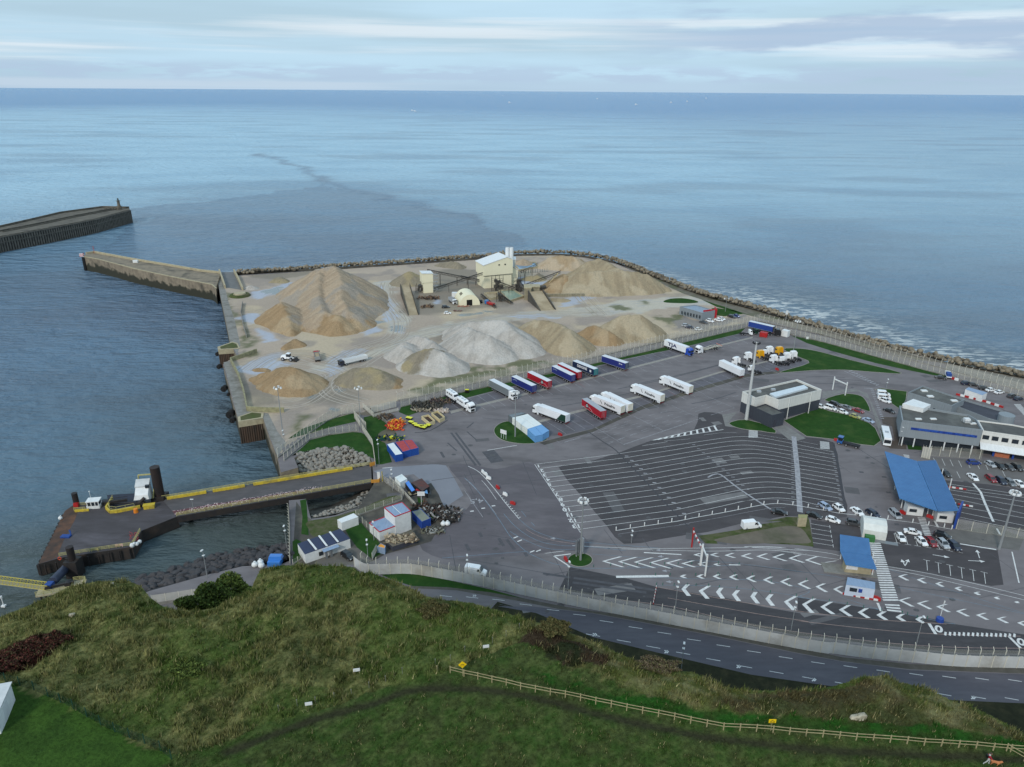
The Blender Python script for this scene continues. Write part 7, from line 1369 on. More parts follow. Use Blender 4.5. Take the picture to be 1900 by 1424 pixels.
def motorhome(label,x,y,k='h',x2=0,y2=0,z_=1.0):
    a,b=Vector(Z(k,x,y,z_+1)),Vector(Z(k,x2,y2,z_+1));c_=(a+b)/2;r=thing('motorhome',label,'motorhome',(c_.x,c_.y,z_),math.atan2(b.y-a.y,b.x-a.x),'motorhomes on the transporter')
    loft([[(x_,-1.1,.4),(x_,-1.1,h_-.1),(x_,-1.0,h_),(x_,1.0,h_),(x_,1.1,h_-.1),(x_,1.1,.4)]for x_,h_ in((-3.4,2.8),(-3.3,2.85),(2.0,2.85),(2.6,2.5),(3.1,1.7),(3.4,1.1))]).build('body',PW,r);MB().hexa([(2.66,-.95,2.4),(3.12,-1,1.68),(3.12,1,1.68),(2.66,.95,2.4)],[(2.72,-.95,2.44),(3.18,-1,1.7),(3.18,1,1.7),(2.72,.95,2.44)]).build('windscreen',GLASS,r)
    for s in(-1,1):
        for x0 in(-2.6,-.9,.5):MB().box(x0,x0+.95,s*1.11-.02,s*1.11+.02,1.6,2.2).build('side_window',GLASS,r)
        for x0 in(-2.2,2.0):wheel(r,x0,s*1.0,.35,.2)
    MB().box(-1,0,-.4,.4,2.85,2.97).box(-2.8,-2.1,-.4,.4,2.85,2.95).box(1,1.7,-.5,.5,2.85,2.93).build('roof_hatch',PSI,r)
a,b=Vector(Z('h',830,640,.5)),Vector(Z('h',1200,850,.5));hd=math.atan2(b.y-a.y,b.x-a.x);c_=(a+b)/2;mt_=thing('transporter_lorry','white-cabbed transporter lorry carrying two white motorhomes beside the scrap yard','lorry',(c_.x,c_.y,.02),hd);cab(mt_,PW,7.0,3.75);chassis(mt_,-9.5,7.6,(8.2,4.6,-2.5,-3.9,-7),.5);MB().box(-9.5,6.6,-1.2,1.2,1.0,1.15).build('loading_deck',CHAS,mt_)
motorhome('white motorhome at the rear of the transporter lorry, toward the fence',840,575,'h',970,660,1.2);motorhome('white motorhome right behind the cab of the transporter lorry',1010,690,'h',1130,770,1.2)
# tippers, loader, dump truck, small plant vehicles
def tipper(label,k,xr,yr,xf,yf,cabm,bodym,artic=False,load=None):
    a,b=Vector(Z(k,xr,yr,1.2)),Vector(Z(k,xf,yf,1.2));c_=(a+b)/2;L=9 if not artic else 14;r=thing('tipper_lorry',label,'tipper lorry',(c_.x,c_.y,.02),math.atan2(b.y-a.y,b.x-a.x));cab(r,cabm,L/2-2,3.2,True);chassis(r,-L/2,L/2-1.5,(L/2-.9,L/2-3.2 if artic else-L/2+3,-L/2+1.6,-L/2+(3.0 if artic else 0.9)),.5)
    x0,x1=-L/2,L/2-2.6;mb=MB();[mb.bar((x0,s*1.15,2.0),(x1,s*1.15,2.0),.1,1.6)for s in(-1,1)];mb.box(x0,x1,-1.15,1.15,1.1,1.25);mb.box(x1-.08,x1,-1.2,1.2,1.2,2.9);mb.box(x0,x0+.08,-1.2,1.2,1.2,2.7);mb.build('tipping_body',bodym,r)
    if load:MB().hexa([(x0+.1,-1.1,1.3),(x1-.1,-1.1,1.3),(x1-.1,1.1,1.3),(x0+.1,1.1,1.3)],[(x0+.6,-.9,2.5),(x1-.6,-.9,2.6),(x1-.6,.9,2.6),(x0+.6,.9,2.5)]).build('load',load,r)
    return r
tipper('red-cabbed tipper lorry loaded with sand beside the largest heap','E',1000,240,980,160,RED,GALV,load=FILLM);tipper('articulated tipper with dark cab and long pale body driving between the heaps','E',1400,215,1205,260,PNV,WROOF,True);tipper('white dump truck parked beside the arched shelter','W',500,270,610,350,PW,PSI)
lo=thing('wheel_loader','white wheel loader with a black bucket near the golden-brown heap','wheel loader',(*Z('E',735,215,1),.02),math.atan2(*(Vector(Z('E',800,215))-Vector(Z('E',690,215))).yx)-.25);MB().hexa([(-3.2,-1.1,1),(-.4,-1.1,1),(-.4,1.1,1),(-3.2,1.1,1)],[(-3.1,-.9,2.2),(-.4,-1,2.6),(-.4,1,2.6),(-3.1,.9,2.2)]).build('engine_cover',PW,lo);MB().box(-.5,1.1,-.85,.85,1.6,3.3).build('cab_glass',GLASS,lo);MB().box(-.6,1.2,-.95,.95,3.3,3.5).box(-.55,1.15,-.9,.9,1.2,1.9).build('cab',PW,lo)
for x in(-2.1,1.9):[wheel(lo,x,s*1.15,.85,.65)for s in(-1,1)]
MB().bar((1,.6,1.6),(3.4,.6,.9),.3).bar((1,-.6,1.6),(3.4,-.6,.9),.3).build('lift_arm',PW,lo);MB().hexa([(3.3,-1.5,.2),(4.8,-1.5,.1),(4.8,1.5,.1),(3.3,1.5,.2)],[(3.1,-1.5,1.4),(3.6,-1.5,1.5),(3.6,1.5,1.5),(3.1,1.5,1.4)]).build('bucket',DARKM,lo)
ml=thing('mobile_pump','red machine with a big blue drum in front of the settling tanks','machine',(*Z('W',1110,370),0),R(-50));MB().box(-3,3,-.9,.9,.5,1.7).build('body',RED,ml);MB().cyl((-3.6,0,.4),(-3.6,0,2.3),1.3,n=14).build('drum',paint('drum_blue',(40,110,170)),ml);[wheel(ml,x,s*.9,.4)for x in(-2,2)for s in(-1,1)]
tv=thing('terminal_tractor','small blue terminal tractor with a low black trailer by the big lawn','tractor',(*Z('V',1735,290,1),.02),math.atan2(*(Vector(Z('V',1700,290))-Vector(Z('V',1840,325))).yx));MB().box(1.2,3.0,-1,1,.6,1.5).build('body',paint('tractor_blue',(36,92,160)),tv);MB().box(1.3,2.7,-.9,.9,1.5,2.7).build('cab_glass',GLASS,tv);MB().box(1.2,2.9,-1,1,2.7,2.9).build('roof',MATS['paint_tractor_blue'],tv);MB().box(-4.5,1.2,-1,1,.8,1.1).build('flatbed',CHAS,tv);[wheel(tv,x,s*.9,.45)for x in(2.2,-.2,-3.5)for s in(-1,1)]
sl=thing('small_lorry','small blue and white lorry with a ladder rack by the far fence','lorry',(*Z('I',1010,360,1),.02),R(70));MB().box(-2.5,1.2,-1,1,.8,1.2).build('flatbed',PW,sl);MB().box(1.2,2.7,-1,1,.6,2.2).build('cab',PW,sl);MB().box(-2.4,1.0,-.9,.9,1.2,2.4).build('tarpaulin',MATS['blue_tarp'],sl);MB().box(2.68,2.74,-.85,.85,1.3,2.1).build('windscreen',GLASS,sl);[wheel(sl,x,s*.9,.4)for x in(1.9,-1.6)for s in(-1,1)]

# ================================================================== BUILDINGS
GWALL=M('grey_cladding',srgb(136,144,150),.55,c2=srgb(122,130,136),scale=2,stretch=(3,3,.1));DWALL=M('anthracite_cladding',srgb(66,70,80),.5,c2=srgb(58,62,71),scale=2,stretch=(3,3,.1));CWALL=M('ivory_cladding',srgb(216,216,212),.55,c2=srgb(202,202,198),scale=1,stretch=(2,2,.2));ROOFD=M('felt_roof',srgb(92,92,90),.85,c2=srgb(74,74,73),c3=srgb(104,106,102),scale=.3,detail=10)
ROOFB=M('dark_felt',srgb(66,68,78),.75,c2=srgb(56,57,66),scale=.3);BLUER=M('blue_sheet_roof',srgb(76,128,180),.5,c2=srgb(66,116,168),scale=.4,stretch=(1,1,1));BRUN=M('blue_wall',srgb(40,72,150),.5);BRICK=M('orange_brick',srgb(182,110,80),.8,c2=srgb(160,94,68),scale=2);SOLAR=M('dark_blue_roof',srgb(38,48,80),.35,c2=srgb(32,40,68),scale=.5);PALEB=M('pale_blue_roof',srgb(140,160,186),.5,c2=srgb(126,146,172),scale=.8,stretch=(4,.5,1));REDT=M('red_trim',srgb(190,40,60),.5)
def tops(k,pts,z):return[Z(k,x,y,z)for x,y in pts]
def block(name,label,cat,k,pts,h,wm,rm,para=.7,z0=0.0,parent=None,wname='wall'):
    p=ccw(tops(k,pts,h))
    if parent is None:r=thing(name,label,cat,(p[0][0],p[0][1],0))
    else:r=parent
    o_=r.location;q=[(x-o_[0],y-o_[1])for x,y in p]
    MB().prism(q,z0,h-para-.05,bottom=z0>0).build(wname,wm,r);mb=MB();ins=shift(q+[q[0]],.35)[:-1];c_=np.mean(q,0);ins=[(c_[0]+(x-c_[0])*.97,c_[1]+(y-c_[1])*.97)for x,y in q];n=len(q)
    if para>.1:
        vs=[(x,y,h-para-.1)for x,y in q]+[(x,y,h)for x,y in q]+[(x,y,h)for x,y in ins]+[(x,y,h-para-.1)for x,y in ins]
        mb.add(vs,[(a*n+i,a*n+(i+1)%n,(a+1)*n+(i+1)%n,(a+1)*n+i)for a in range(3)for i in range(n)]);mb.build('parapet',wm,r)
    MB().prism(ins if para>.1 else q,h-para-.04,h-para+.02).build('roof',rm,r);return r,q
r,q=block('warehouse','two-tone warehouse with ivory upper walls and anthracite base beside the tall mast','warehouse','H',[(198,880),(735,760),(976,860),(556,962),(430,912),(322,940)],8.4,CWALL,ROOFD,.8,4.2,wname='upper_wall')
MB().prism([(x*.998,y*.998)for x,y in q],0,4.2).build('lower_wall',DWALL,r);o_=r.location
sk=[(x-o_[0],y-o_[1])for x,y in tops('H',[(465,905),(800,822),(840,850),(520,940)],8.0)];MB().prism(sk,7.5,8.3).build('skylight',M('rooflight',srgb(206,216,222),.25,c2=srgb(190,200,208),scale=1),r)
for x,y in((360,880),(500,860)):a=Z('H',x,y,8);MB().box(-.8,.8,-.5,.5,0,.7).build('roof_vent',PSI,r,(a[0]-o_[0],a[1]-o_[1],7.6))
r2,q2=block('annex','','','H',[(262,1008),(330,1030),(425,1000),(612,1085),(492,1112)],5.2,DWALL,ROOFD,.5,0,parent=r,wname='annex_wall')
a,b=Z('H',500,1232),Z('H',585,1205);MB().bar((a[0]-o_[0],a[1]-o_[1],1.6),(b[0]-o_[0],b[1]-o_[1],1.6),.2,3.0).build('door',ROOFB,r)
for x,y in((632,1148),(842,1095)):c_=Z('H',x,y);t=thing('vent_stack','pale slim pole in front of the warehouse wall, '+('left one' if x<700 else 'right one'),'pole',(*c_,0));MB().cyl((0,0,0),(0,0,8.6),.16,n=6).build('pole',CWALL,t)
def wb(r,k,x0,y0,x1,y1,z_,h,mat,name='window',off=.32):  # a flat piece set on the wall that faces the harbour road
    a,b=Vector((*Z(k,x0,y0,z_),z_)),Vector((*Z(k,x1,y1,z_),z_));d=(b-a).normalized();n_=Vector((d.y,-d.x,0));n_=n_ if n_.dot(a)<0 else-n_;o_=r.location+n_*-off
    return MB().bar(a-o_,b-o_,.3,h).build(name,mat,r)
# terminal
r,q=block('terminal_building','long grey terminal building with a blue lettered band over a dark ground floor','building','I',[(436,716),(740,738),(1250,822),(1343,876),(1416,1000),(468,888)],9.6,GWALL,ROOFD,.8,3.4,wname='upper_wall');o_=r.location
c_=np.mean(q,0);inn=[(c_[0]+(x-c_[0])*.93,c_[1]+(y-c_[1])*.8)for x,y in q];MB().prism(inn,0,3.4).build('ground_floor',GLASSD,r);fa,fb=Vector((*tops('I',[(468,888)],9.6)[0],0))-o_,Vector((*tops('I',[(1416,1000)],9.6)[0],0))-o_;fd=(fb-fa);nn=Vector((fd.y,-fd.x,0)).normalized()
for t in(.06,.21,.42,.59,.76,.93):p=fa+fd*t-nn*.3;MB().cyl((p.x,p.y,0),(p.x,p.y,3.4),.22,n=8).build('column',WHITE,r)
p,p2=fa+fd*.13+nn*.15,fa+fd*.95+nn*.15;MB().bar(p+up*7.0,p2+up*6.9,.18,.8).build('sign_band',M('deep_blue',srgb(30,56,130),.4,c2=srgb(40,80,160),scale=.9,hard=.03),r)
for x,y in((660,873),(835,872),(1300,925)):a=Z('I',x,y,9);MB().box(-1,1,-.5,.5,0,.4).build('skylight',WHITE,r,(a[0]-o_[0],a[1]-o_[1],8.8))
a=Z('I',1225,895,9.4);rail([(-1.5,-1.5),(1.5,-1.5),(1.5,1.5),(-1.5,1.5),(-1.5,-1.5)],0,GALV,r,n=2).location=(a[0]-o_[0],a[1]-o_[1],8.8)
MB().box(-.9,.9,-.7,.7,0,1.6).build('roof_unit',WROOF,r,(a[0]-o_[0],a[1]-o_[1],8.8))
r,q=block('rear_hall','grey flat-roofed hall with three skylights behind the terminal building','building','I',[(540,558),(712,482),(1202,642),(1056,714)],8.2,GWALL,ROOFD,.6);o_=r.location
for x,y in((728,535),(800,600),(1082,652)):a=Z('I',x,y,8);MB().box(-1.1,1.1,-.8,.8,0,.4).build('skylight',WHITE,r,(a[0]-o_[0],a[1]-o_[1],7.6))
for x in(865,960):a,b=Vector((*Z('I',x-30,745+(x-865)*.25,5),0))-o_,Vector((*Z('I',x+30,757+(x-865)*.25,5),0))-o_;MB().bar(a+up*4.2,b+up*4.2,.5,1.8).build('window',GLASSD,r)
block('link_building','low building with a wet dark roof right of the three-skylight hall','building','I',[(1085,708),(1204,644),(1740,800),(1640,905),(1480,862)],6.4,GWALL,ROOFB,.6)
r,q=block('office_wing','white office wing with four windows and striped dark roof at the right edge','building','I',[(1350,884),(1760,935),(2600,1100),(2600,1230),(1900,1078),(1418,1008)],8.6,CWALL,ROOFD,.5,3.2,wname='upper_wall');o_=r.location
fa,fb=Vector((*Z('I',1418,1008,8.6),0))-o_,Vector((*Z('I',1900,1078,8.6),0))-o_;fd=fb-fa;nn=Vector((fd.y,-fd.x,0)).normalized()
for t in(.03,.26,.5,.75,1.0):f_=MB().bar(fa+fd*t+nn*.1+up*6.3,fa+fd*(t+.16)+nn*.1+up*6.3,.1,1.5).build('window',GLASSD,r)
MB().hexa([fa+nn*.05+up*3.3,fa+fd*2+nn*.05+up*3.3,fa+fd*2+nn*3+up*2.8,fa+nn*3+up*2.8],[fa+nn*.05+up*4.2,fa+fd*2+nn*.05+up*4.2,fa+fd*2+nn*3+up*3.0,fa+nn*3+up*3.0]).build('awning',WROOF,r);MB().bar(fa+fd*.08+up*1.5-nn*.6,fa+fd*2+up*1.5-nn*.6,.3,3.0).build('ground_floor',GLASSD,r);MB().bar(fa+fd*.42+up*1.4+nn*.4,fa+fd*.78+up*1.4+nn*.4,.3,2.8).build('brick_wall',BRICK,r)
for t in(.36,.84):MB().bar(fa+fd*t+up*1.5+nn*.5,fa+fd*(t+.05)+up*1.5+nn*.5,.4,3).build('column',BRUN,r)
a=Z('I',1690,860,7.5);MB().cyl((0,0,0),(0,0,8.8),2.6,n=18).build('turret',GWALL,r,(a[0]-o_[0],a[1]-o_[1],0))
r,q=block('roof_plant','white boxed plant enclosure in four bays on the terminal roof','plant enclosure','I',[(474,690),(600,634),(806,700),(722,746)],10.6,WHITE,WROOF,.1,4)
r,q=block('portable_cabin','pale blue-white portable cabin behind the terminal on the service road','cabin','I',[(1212,520),(1250,498),(1470,560),(1410,590)],3.0,WHITE,PALEB,.1);
block('electrical_cabinet','cream electrical cabinet at the edge of the dirt patch','cabinet','K',[(600,560),(705,562),(700,600),(605,598)],3.0,CREAM,M('mossy_top',srgb(150,146,104),.9),.1)
r,q=block('stockyard_office','grey single-storey office with a bright red porch beyond the security fence','office','D',[(862,612),(1000,598),(1172,646),(1060,668)],4.6,GWALL,M('bluish_roof',srgb(140,156,172),.5,c2=srgb(124,140,156),scale=.5),.4);o_=r.location
PR=M('porch_red',srgb(176,34,44),.5);a,b,c2_=[Vector((*Z('D',x,y),0))-o_ for x,y in((1064,725),(1182,712),(1150,668))];
for p_,q_ in((a,a.lerp(b,.12)),(b.lerp(a,.25),b)):MB().bar(p_+up*2.2,q_+up*2.2,.4,4.4).build('porch_post',PR,r)
MB().bar(a+up*4.4,b+up*4.4,.6,1.3).bar(b+up*2.4,b+(c2_-b)*.6+up*2.4,.3,4.6).build('porch',PR,r);MB().bar(a.lerp(b,.15)+up*1.8+Vector((0,.5,0)),b.lerp(a,.25)+up*1.8+Vector((0,.5,0)),.2,3.4).build('entrance_glass',GLASSD,r)
fa,fb=Vector((*Z('D',868,680),0))-o_,Vector((*Z('D',1050,722),0))-o_
for i in range(7):x_=880+i*26;wb(r,'D',x_,660+(x_-868)*.25,x_+9,662+(x_-868)*.25,2.2,1.7,GLASSD,off=.5)
r,q=block('guard_cabin','small white guard cabin in the far corner of the freight park','cabin','g',[(1045,290),(1110,262),(1250,300),(1190,325)],3.2,WHITE,WROOF,.1);o_=r.location;wb(r,'g',1075,345,1130,362,1.8,1.0,GLASSD);wb(r,'g',1180,362,1225,348,1.8,1.0,GLASSD)
# site huts in the lower left yard
r,q=block('prefab_building','long white prefab with a dark blue roof divided by white strips','prefab','M',[(570,815),(912,695),(990,775),(628,900)],3.0,WHITE,SOLAR,.1);o_=r.location
RT=lambda x,y,z_=3.12:Vector((*Z('M',x,y,3),z_))-o_
for(x0,y0,x1,y1)in((655,785,722,868),(742,755,806,838),(828,724,896,806)):MB().bar(RT(x0,y0),RT(x1,y1),.5,.12).build('roof_strip',WHITE,r)
MB().bar(RT(770,862,2.5),RT(895,818,2.5),1.6,.15).build('awning',PALEB,r)
for x0,y0,x1,y1,n_ in((738,896,768,886,'window'),(860,850,888,840,'window'),(790,905,808,899,'door'),(828,892,846,885,'door')):wb(r,'M',x0,y0,x1,y1,1.5 if n_=='window' else 1.15,1.1 if n_=='window' else 2.2,GLASSD if n_=='window' else PGY,n_)
r,q=block('store_cabin','small white cabin with two blue doors behind the long prefab','cabin','M',[(888,622),(1020,570),(1056,600),(922,648)],2.7,WHITE,WROOF,.1);o_=r.location
for x0,y0,x1,y1 in((943,672,972,661),(1015,645,1045,634)):wb(r,'M',x0,y0,x1,y1,1.1,2.1,paint('door_blue',(60,120,160)),'door')
r,q=block('container_office','stepped white container office with red trim and pale blue roofs','site office','M',[(1145,650),(1275,600),(1358,672),(1226,722)],3.0,WHITE,PALEB,.1);o_=r.location
q_=[(x-o_[0],y-o_[1])for x,y in tops('M',[(1264,530),(1408,487),(1476,556),(1350,602)],6.0)];MB().prism(q_,0,5.95).build('upper_wall',WHITE,r);MB().prism(q_,5.96,6.05).build('upper_roof',PALEB,r)
mb=MB();
for pp_,zz_ in((q,3.0),(ccw(q_),6.1)):mb.wall(list(pp_),zz_-.15,zz_+.08,.16,close=True)
mb.build('red_trim',REDT,r);a,b=Vector((*Z('M',1330,515,6),6.12))-o_,Vector((*Z('M',1400,580,6),6.12))-o_;MB().bar(a,b,.15,.08).build('roof_strip',WHITE,r)
r,q=block('concrete_platform','low platform strewn with pale rubble in front of the container office','platform','M',[(1275,790),(1480,700),(1538,768),(1332,838)],1.6,ROOFB,DIRT,.1)
junk('rubble','pale rubble scattered on the low platform by the container office','rubble','M',(1405,778),60,4.2,2.0,.22,[(170,156,130),(196,176,150),(120,104,84)],6,1.6)
# canopies
def canopy(label,k,panels,z1,posts,sides=()):
    p0=Z(k,*panels[0][0],z1);r=thing('canopy',label,'canopy',(*p0,0));o_=r.location
    for pn in panels:
        pp=ccw(tops(k,pn,z1));q=[(x-o_[0],y-o_[1])for x,y in pp];rf=MB().prism(q,z1-.35,z1,bottom=True).build('roof_panel',BLUER,r);L_=[Vector(v)for v in[(x-o_[0],y-o_[1])for x,y in tops(k,pn,z1)]];mb=MB();n_=26
        for i in range(1,n_):a,b=L_[0].lerp(L_[1],i/n_),L_[3].lerp(L_[2],i/n_);mb.bar((a.x,a.y,z1+.02),(b.x,b.y,z1+.02),.08,.05)
        mb.build('roof_rib',M('blue_rib',srgb(58,96,142),.5),rf)
    for x,y in posts:c_=Z(k,x,y);MB().cyl((c_[0]-o_[0],c_[1]-o_[1],0),(c_[0]-o_[0],c_[1]-o_[1],z1-.3),.16,n=6).build('post',WHITE,r)
    return r
cb_=canopy('big bright blue two-panel canopy over the check-in booths','J',[[(265,112),(640,225),(880,805),(437,655)],[(648,228),(862,216),(1132,800),(890,806)]],6.4,[(455,775),(760,860),(820,880),(440,690),(380,560),(1000,640),(1040,930),(900,520)])
a,b=Vector(Z('J',1075,1020)),Vector(Z('J',1040,900));o_=cb_.location;c_=Vector(Z('J',1135,880));MB().bar((a.x-o_[0],a.y-o_[1],2.6),(c_.x-o_[0],c_.y-o_[1],2.6),.5,5.2).build('end_wall',BRUN,cb_)
for i,(x,y)in enumerate(((600,800),(950,880),(540,560),(820,620))):r=thing('check_in_booth',('white booth under the left front edge of the big blue canopy','white booth under the right front edge of the big blue canopy','white booth deep under the left part of the big canopy','white booth deep under the right part of the big canopy')[i],'booth',(*Z('J',x,y,1),.02),R(-12),'booths under the canopy');MB().box(-2.2,2.2,-1.6,1.6,0,2.7).build('wall',WHITE,r);MB().box(-2.3,2.3,-1.7,1.7,2.7,2.85).build('roof',WROOF,r);MB().box(-1.6,.4,-1.65,-1.58,1.1,2.1).box(1.2,2.25,-1.2,1.2,1.1,2.1).build('window',GLASSD,r)
cs_=canopy('smaller bright blue two-panel canopy beside the long zebra crossing','b',[[(345,285),(822,352),(856,632),(350,560)],[(357,568),(864,640),(950,852),(440,770)]],4.8,[(440,900),(870,960),(350,690),(850,820)])
r=thing('check_in_booth','cream booth under the front edge of the smaller blue canopy','booth',(*Z('b',635,830,1.2),.15),R(-10));MB().box(-3.4,3.0,-1.3,1.3,0,2.5).build('wall',CREAM,r);MB().box(-3.2,-.4,-1.36,-1.28,1.1,2.2).build('window',WHITE,r);MB().box(-8.5,4.5,-2.2,2.2,-.15,.1).build('island',CONC,r)
r,q=block('kiosk','pale blue kiosk with two dark windows on the red and white kerbed island','kiosk','b',[(470,985),(925,1068),(925,1185),(445,1108)],3.2,M('pale_blue_wall',srgb(196,208,226),.6),PALEB,.1);o_=r.location
for x0,x1,m_ in((500,620,GLASSD),(645,705,BRUN)):wb(r,'b',x0,1175+(x0-500)*.15,x1,1175+(x1-500)*.15,2.0,1.0,m_)
def rw_kerb(label,k,pts,w=.35,seg=1.0,z=.2):
    mb=MB();
    for i,(x,y,h)in enumerate(along([Z(k,*p)for p in pts],seg)[:-1]):mb.mat(i%2);mb.bar((x,y,z),(x+math.cos(h)*seg,y+math.sin(h)*seg,z),w,z*2)
    o=mb.build('striped_kerb',[RED,WHITE]);return tag(o,label,'kerb')
rw_kerb('red and white kerb in front of the pale blue kiosk','b',[(385,1270),(940,1375),(1000,1400)]);rw_kerb('red and white barrier row behind the terminal roof','I',[(1100,590),(1420,670),(1700,760)],.4,1.6,.4);rw_kerb('red and white kerb between the upper booth lanes','J',[(1010,535),(1250,570)],.3);rw_kerb('red and white kerb between the lower booth lanes','J',[(1120,735),(1340,775)],.3);rw_kerb('red and white water barriers by the far fence','I',[(1040,400),(1170,440)],.6,1.6,.5)
tn=[Z('b',x,y,3.6)for x,y in((690,120),(1120,230),(1090,120))];a,b=Vector(Z('b',705,330)),Vector(Z('b',1095,395));d=b-a;L0=d.length;t=thing('storage_tent','white storage tent with a chamfered roof beside the smaller canopy','tent',(a.x,a.y,0),math.atan2(d.y,d.x));W_=7.0
prof=[(0,0),(0,2.6),(1.4,3.9),(3.5,4.4),(5.6,3.9),(W_,2.6),(W_,0)];n=len(prof);MB().add([(0,y,z_)for y,z_ in prof]+[(L0,y,z_)for y,z_ in prof],[tuple(range(n)),tuple(reversed(range(n,2*n)))]+[(i,i+n,i+n+1,i+1)for i in range(n-1)]).build('canvas',M('tent_white',srgb(216,218,214),.6,c2=srgb(200,202,198),scale=.6),t);MB().box(3,L0+3,-1.6,-.1,0,.12).build('ground_plate',PGY,t);MB().box(.5,3,-2.0,-.5,0,1.6).build('green_bin',M('green_bin',srgb(54,112,60),.6),t)

# kerbs round the lawns
kb=MB()
for L_ in lawns[1:7]+lawns[13:14]:kb.wall(list(L_)+[L_[0]],0,.1,.22)
tag(kb.build('kerb',STRIP),kind='structure')

# ================================================================== CONTAINERS, CRATES, YARD ITEMS
def container(label,k,pts,wm,rm=None,h=2.6,grp=None,z0=0.0):
    r,q=block('container',label,'container',k,pts,h,wm,rm or wm,.08);mb=MB();q=ccw(q)
    for a,b in zip(q,q[1:]+q[:1]):
        for x,y,hh_ in along([a,b],.5,.25):mb.box(x-.05,x+.05,y-.05,y+.05,.15,h-.25)
        mb.box(a[0]-.09,a[0]+.09,a[1]-.09,a[1]+.09,0,h)
    mb.build('corrugation',wm,r);MB().wall(q,h-.2,h-.02,.12,close=True).build('top_rail',wm,r)
    if grp:r['group']=grp
    return r
CB=paint('container_blue',(34,78,156),0);CLB=paint('container_light_blue',(104,156,206),0);CWT=paint('container_white',(222,226,224),0);CGY=paint('container_grey',(104,112,118),0);CRED=M('container_red_roof',srgb(176,68,70),.7,c2=srgb(150,60,64),scale=1)
container('blue container with half pale blue, half white roof left of the red-roofed ones','i',[(388,860),(508,825),(682,1038),(545,1066)],CB,CWT);container('blue-walled container with a weathered red roof, the left one of the pair','i',[(542,822),(700,783),(830,960),(684,1002)],CB,CRED);container('blue-walled container with a weathered red roof, the right one of the pair','i',[(704,782),(862,772),(978,925),(834,960)],CB,CRED)
container('dark grey container at the back of the row on the oval lawn','F',[(1158,712),(1270,690),(1305,697),(1190,735)],CGY,h=2.7);container('long white container on the oval lawn, the left one','F',[(1192,737),(1258,722),(1388,815),(1325,836)],CWT,h=2.7);container('long white container on the oval lawn, the right one','F',[(1262,721),(1325,705),(1448,795),(1392,814)],CWT,h=2.7)
container('light blue container on the oval lawn, the left one','F',[(1325,838),(1388,817),(1452,885),(1392,898)],CLB,h=2.7);container('light blue container on the oval lawn, the right one','F',[(1392,816),(1448,798),(1512,850),(1456,884)],CLB,h=2.7)
container('dark blue container with a greenish roof beside the container office','M',[(1488,558),(1560,540),(1634,612),(1566,640)],BRUN,M('mossy_roof',srgb(128,132,120),.8));container('white container standing alone beside the ramp entrance','M',[(1352,284),(1405,260),(1446,296),(1392,325)],CWT,h=2.8);container('bright red skip container beside the dark trucks in the far corner','g',[(520,345),(560,315),(710,345),(690,372)],RED,h=2.4)
container('light blue tank box with an orange lid at the corner of the yard road','a',[(815,1160),(880,1105),(965,1150),(950,1195)],PALEB,M('orange_lid',srgb(224,150,50),.6),h=2.0)
def stall(label,k,pts,h,rm,name='lean_to'):r,q=block(name,label,'shelter',k,pts,h,CHAS,rm,.05,0);return r
stall('open shed with a rusty dark corrugated roof right of the blue and red boxes','j',[(640,260),(840,180),(985,330),(850,420)],2.2,M('rust_corrugated',srgb(84,64,60),.8,c2=srgb(60,54,56),c3=srgb(96,54,48),scale=.8));stall('bright blue plastic-covered stack beside the white container','j',[(530,265),(590,225),(710,400),(650,430)],1.8,paint('cover_blue',(46,128,220)),'covered_stack');stall('red metal box in front of the rusty shed','j',[(715,400),(760,355),(840,360),(830,430)],1.6,RED,'covered_stack');stall('pale blue and white box right of the red box','j',[(845,440),(880,370),(940,400),(955,470)],1.6,CLB,'covered_stack');stall('pale timber stack below the blue covered stack','j',[(570,435),(700,420),(770,465),(610,500)],.6,CREAM,'covered_stack')
junk('scrap_heap','dark heap of nets and scrap right of the dark blue container','scrap heap','j',(1180,890),110,6,4,1.5,[(52,48,48),(74,68,64),(40,38,38),(96,84,76),(170,170,168)],11);junk('scrap_heap','heap of dark ropes and wood above the dark blue container','scrap heap','j',(930,750),60,4.5,2.2,1.4,[(46,42,40),(90,62,50),(66,60,56)],12);junk('scrap_heap','pale pipes and frames lying at the corner of the dark blue container','scrap heap','j',(1060,1180),30,3.4,1.8,.8,[(170,172,168),(90,88,80),(120,120,104)],13)
for i,(x,y)in enumerate(((1245,1040),(1325,1035))):o=MB().ball((0,0,.65),.8,10,6,(1,1,.85)).cyl((0,0,1.2),(0,0,1.5),.2,.3,6).build('bulk_bag',WHITE,loc=(*Z('j',x,y,.6),0));tag(o,('white bulk bag at the edge of the dark scrap heap, left one','white bulk bag at the edge of the dark scrap heap, right one')[i],'bulk bag','white bulk bags')
for i,(x,y)in enumerate(((228,985),(272,965),(280,990))):o=MB().ball((0,0,.65),.85,10,6,(1,1,.9)).cyl((0,0,1.2),(0,0,1.6),.2,.3,6).build('bulk_bag',WHITE,loc=(*Z('M',x,y,.6),0));tag(o,('left white bulk bag on the coast road','upper right white bulk bag on the coast road','lower right white bulk bag on the coast road')[i],'bulk bag','white bulk bags')
o=MB().box(-1.6,1.6,-1.4,1.4,0,1.5).hexa([(-1.7,-.2,1.5),(1.8,-.2,1.5),(1.8,1.8,1.2),(-1.7,1.8,1.2)],[(-1.5,0,2.3),(1.6,0,2.3),(1.6,1.5,2.2),(-1.5,1.5,2.2)]).build('covered_stack',paint('tarp_blue',(50,120,200)),loc=(*Z('M',390,955,1),0));tag(o,'bright blue covered stack beside the white bags on the coast road','covered stack')
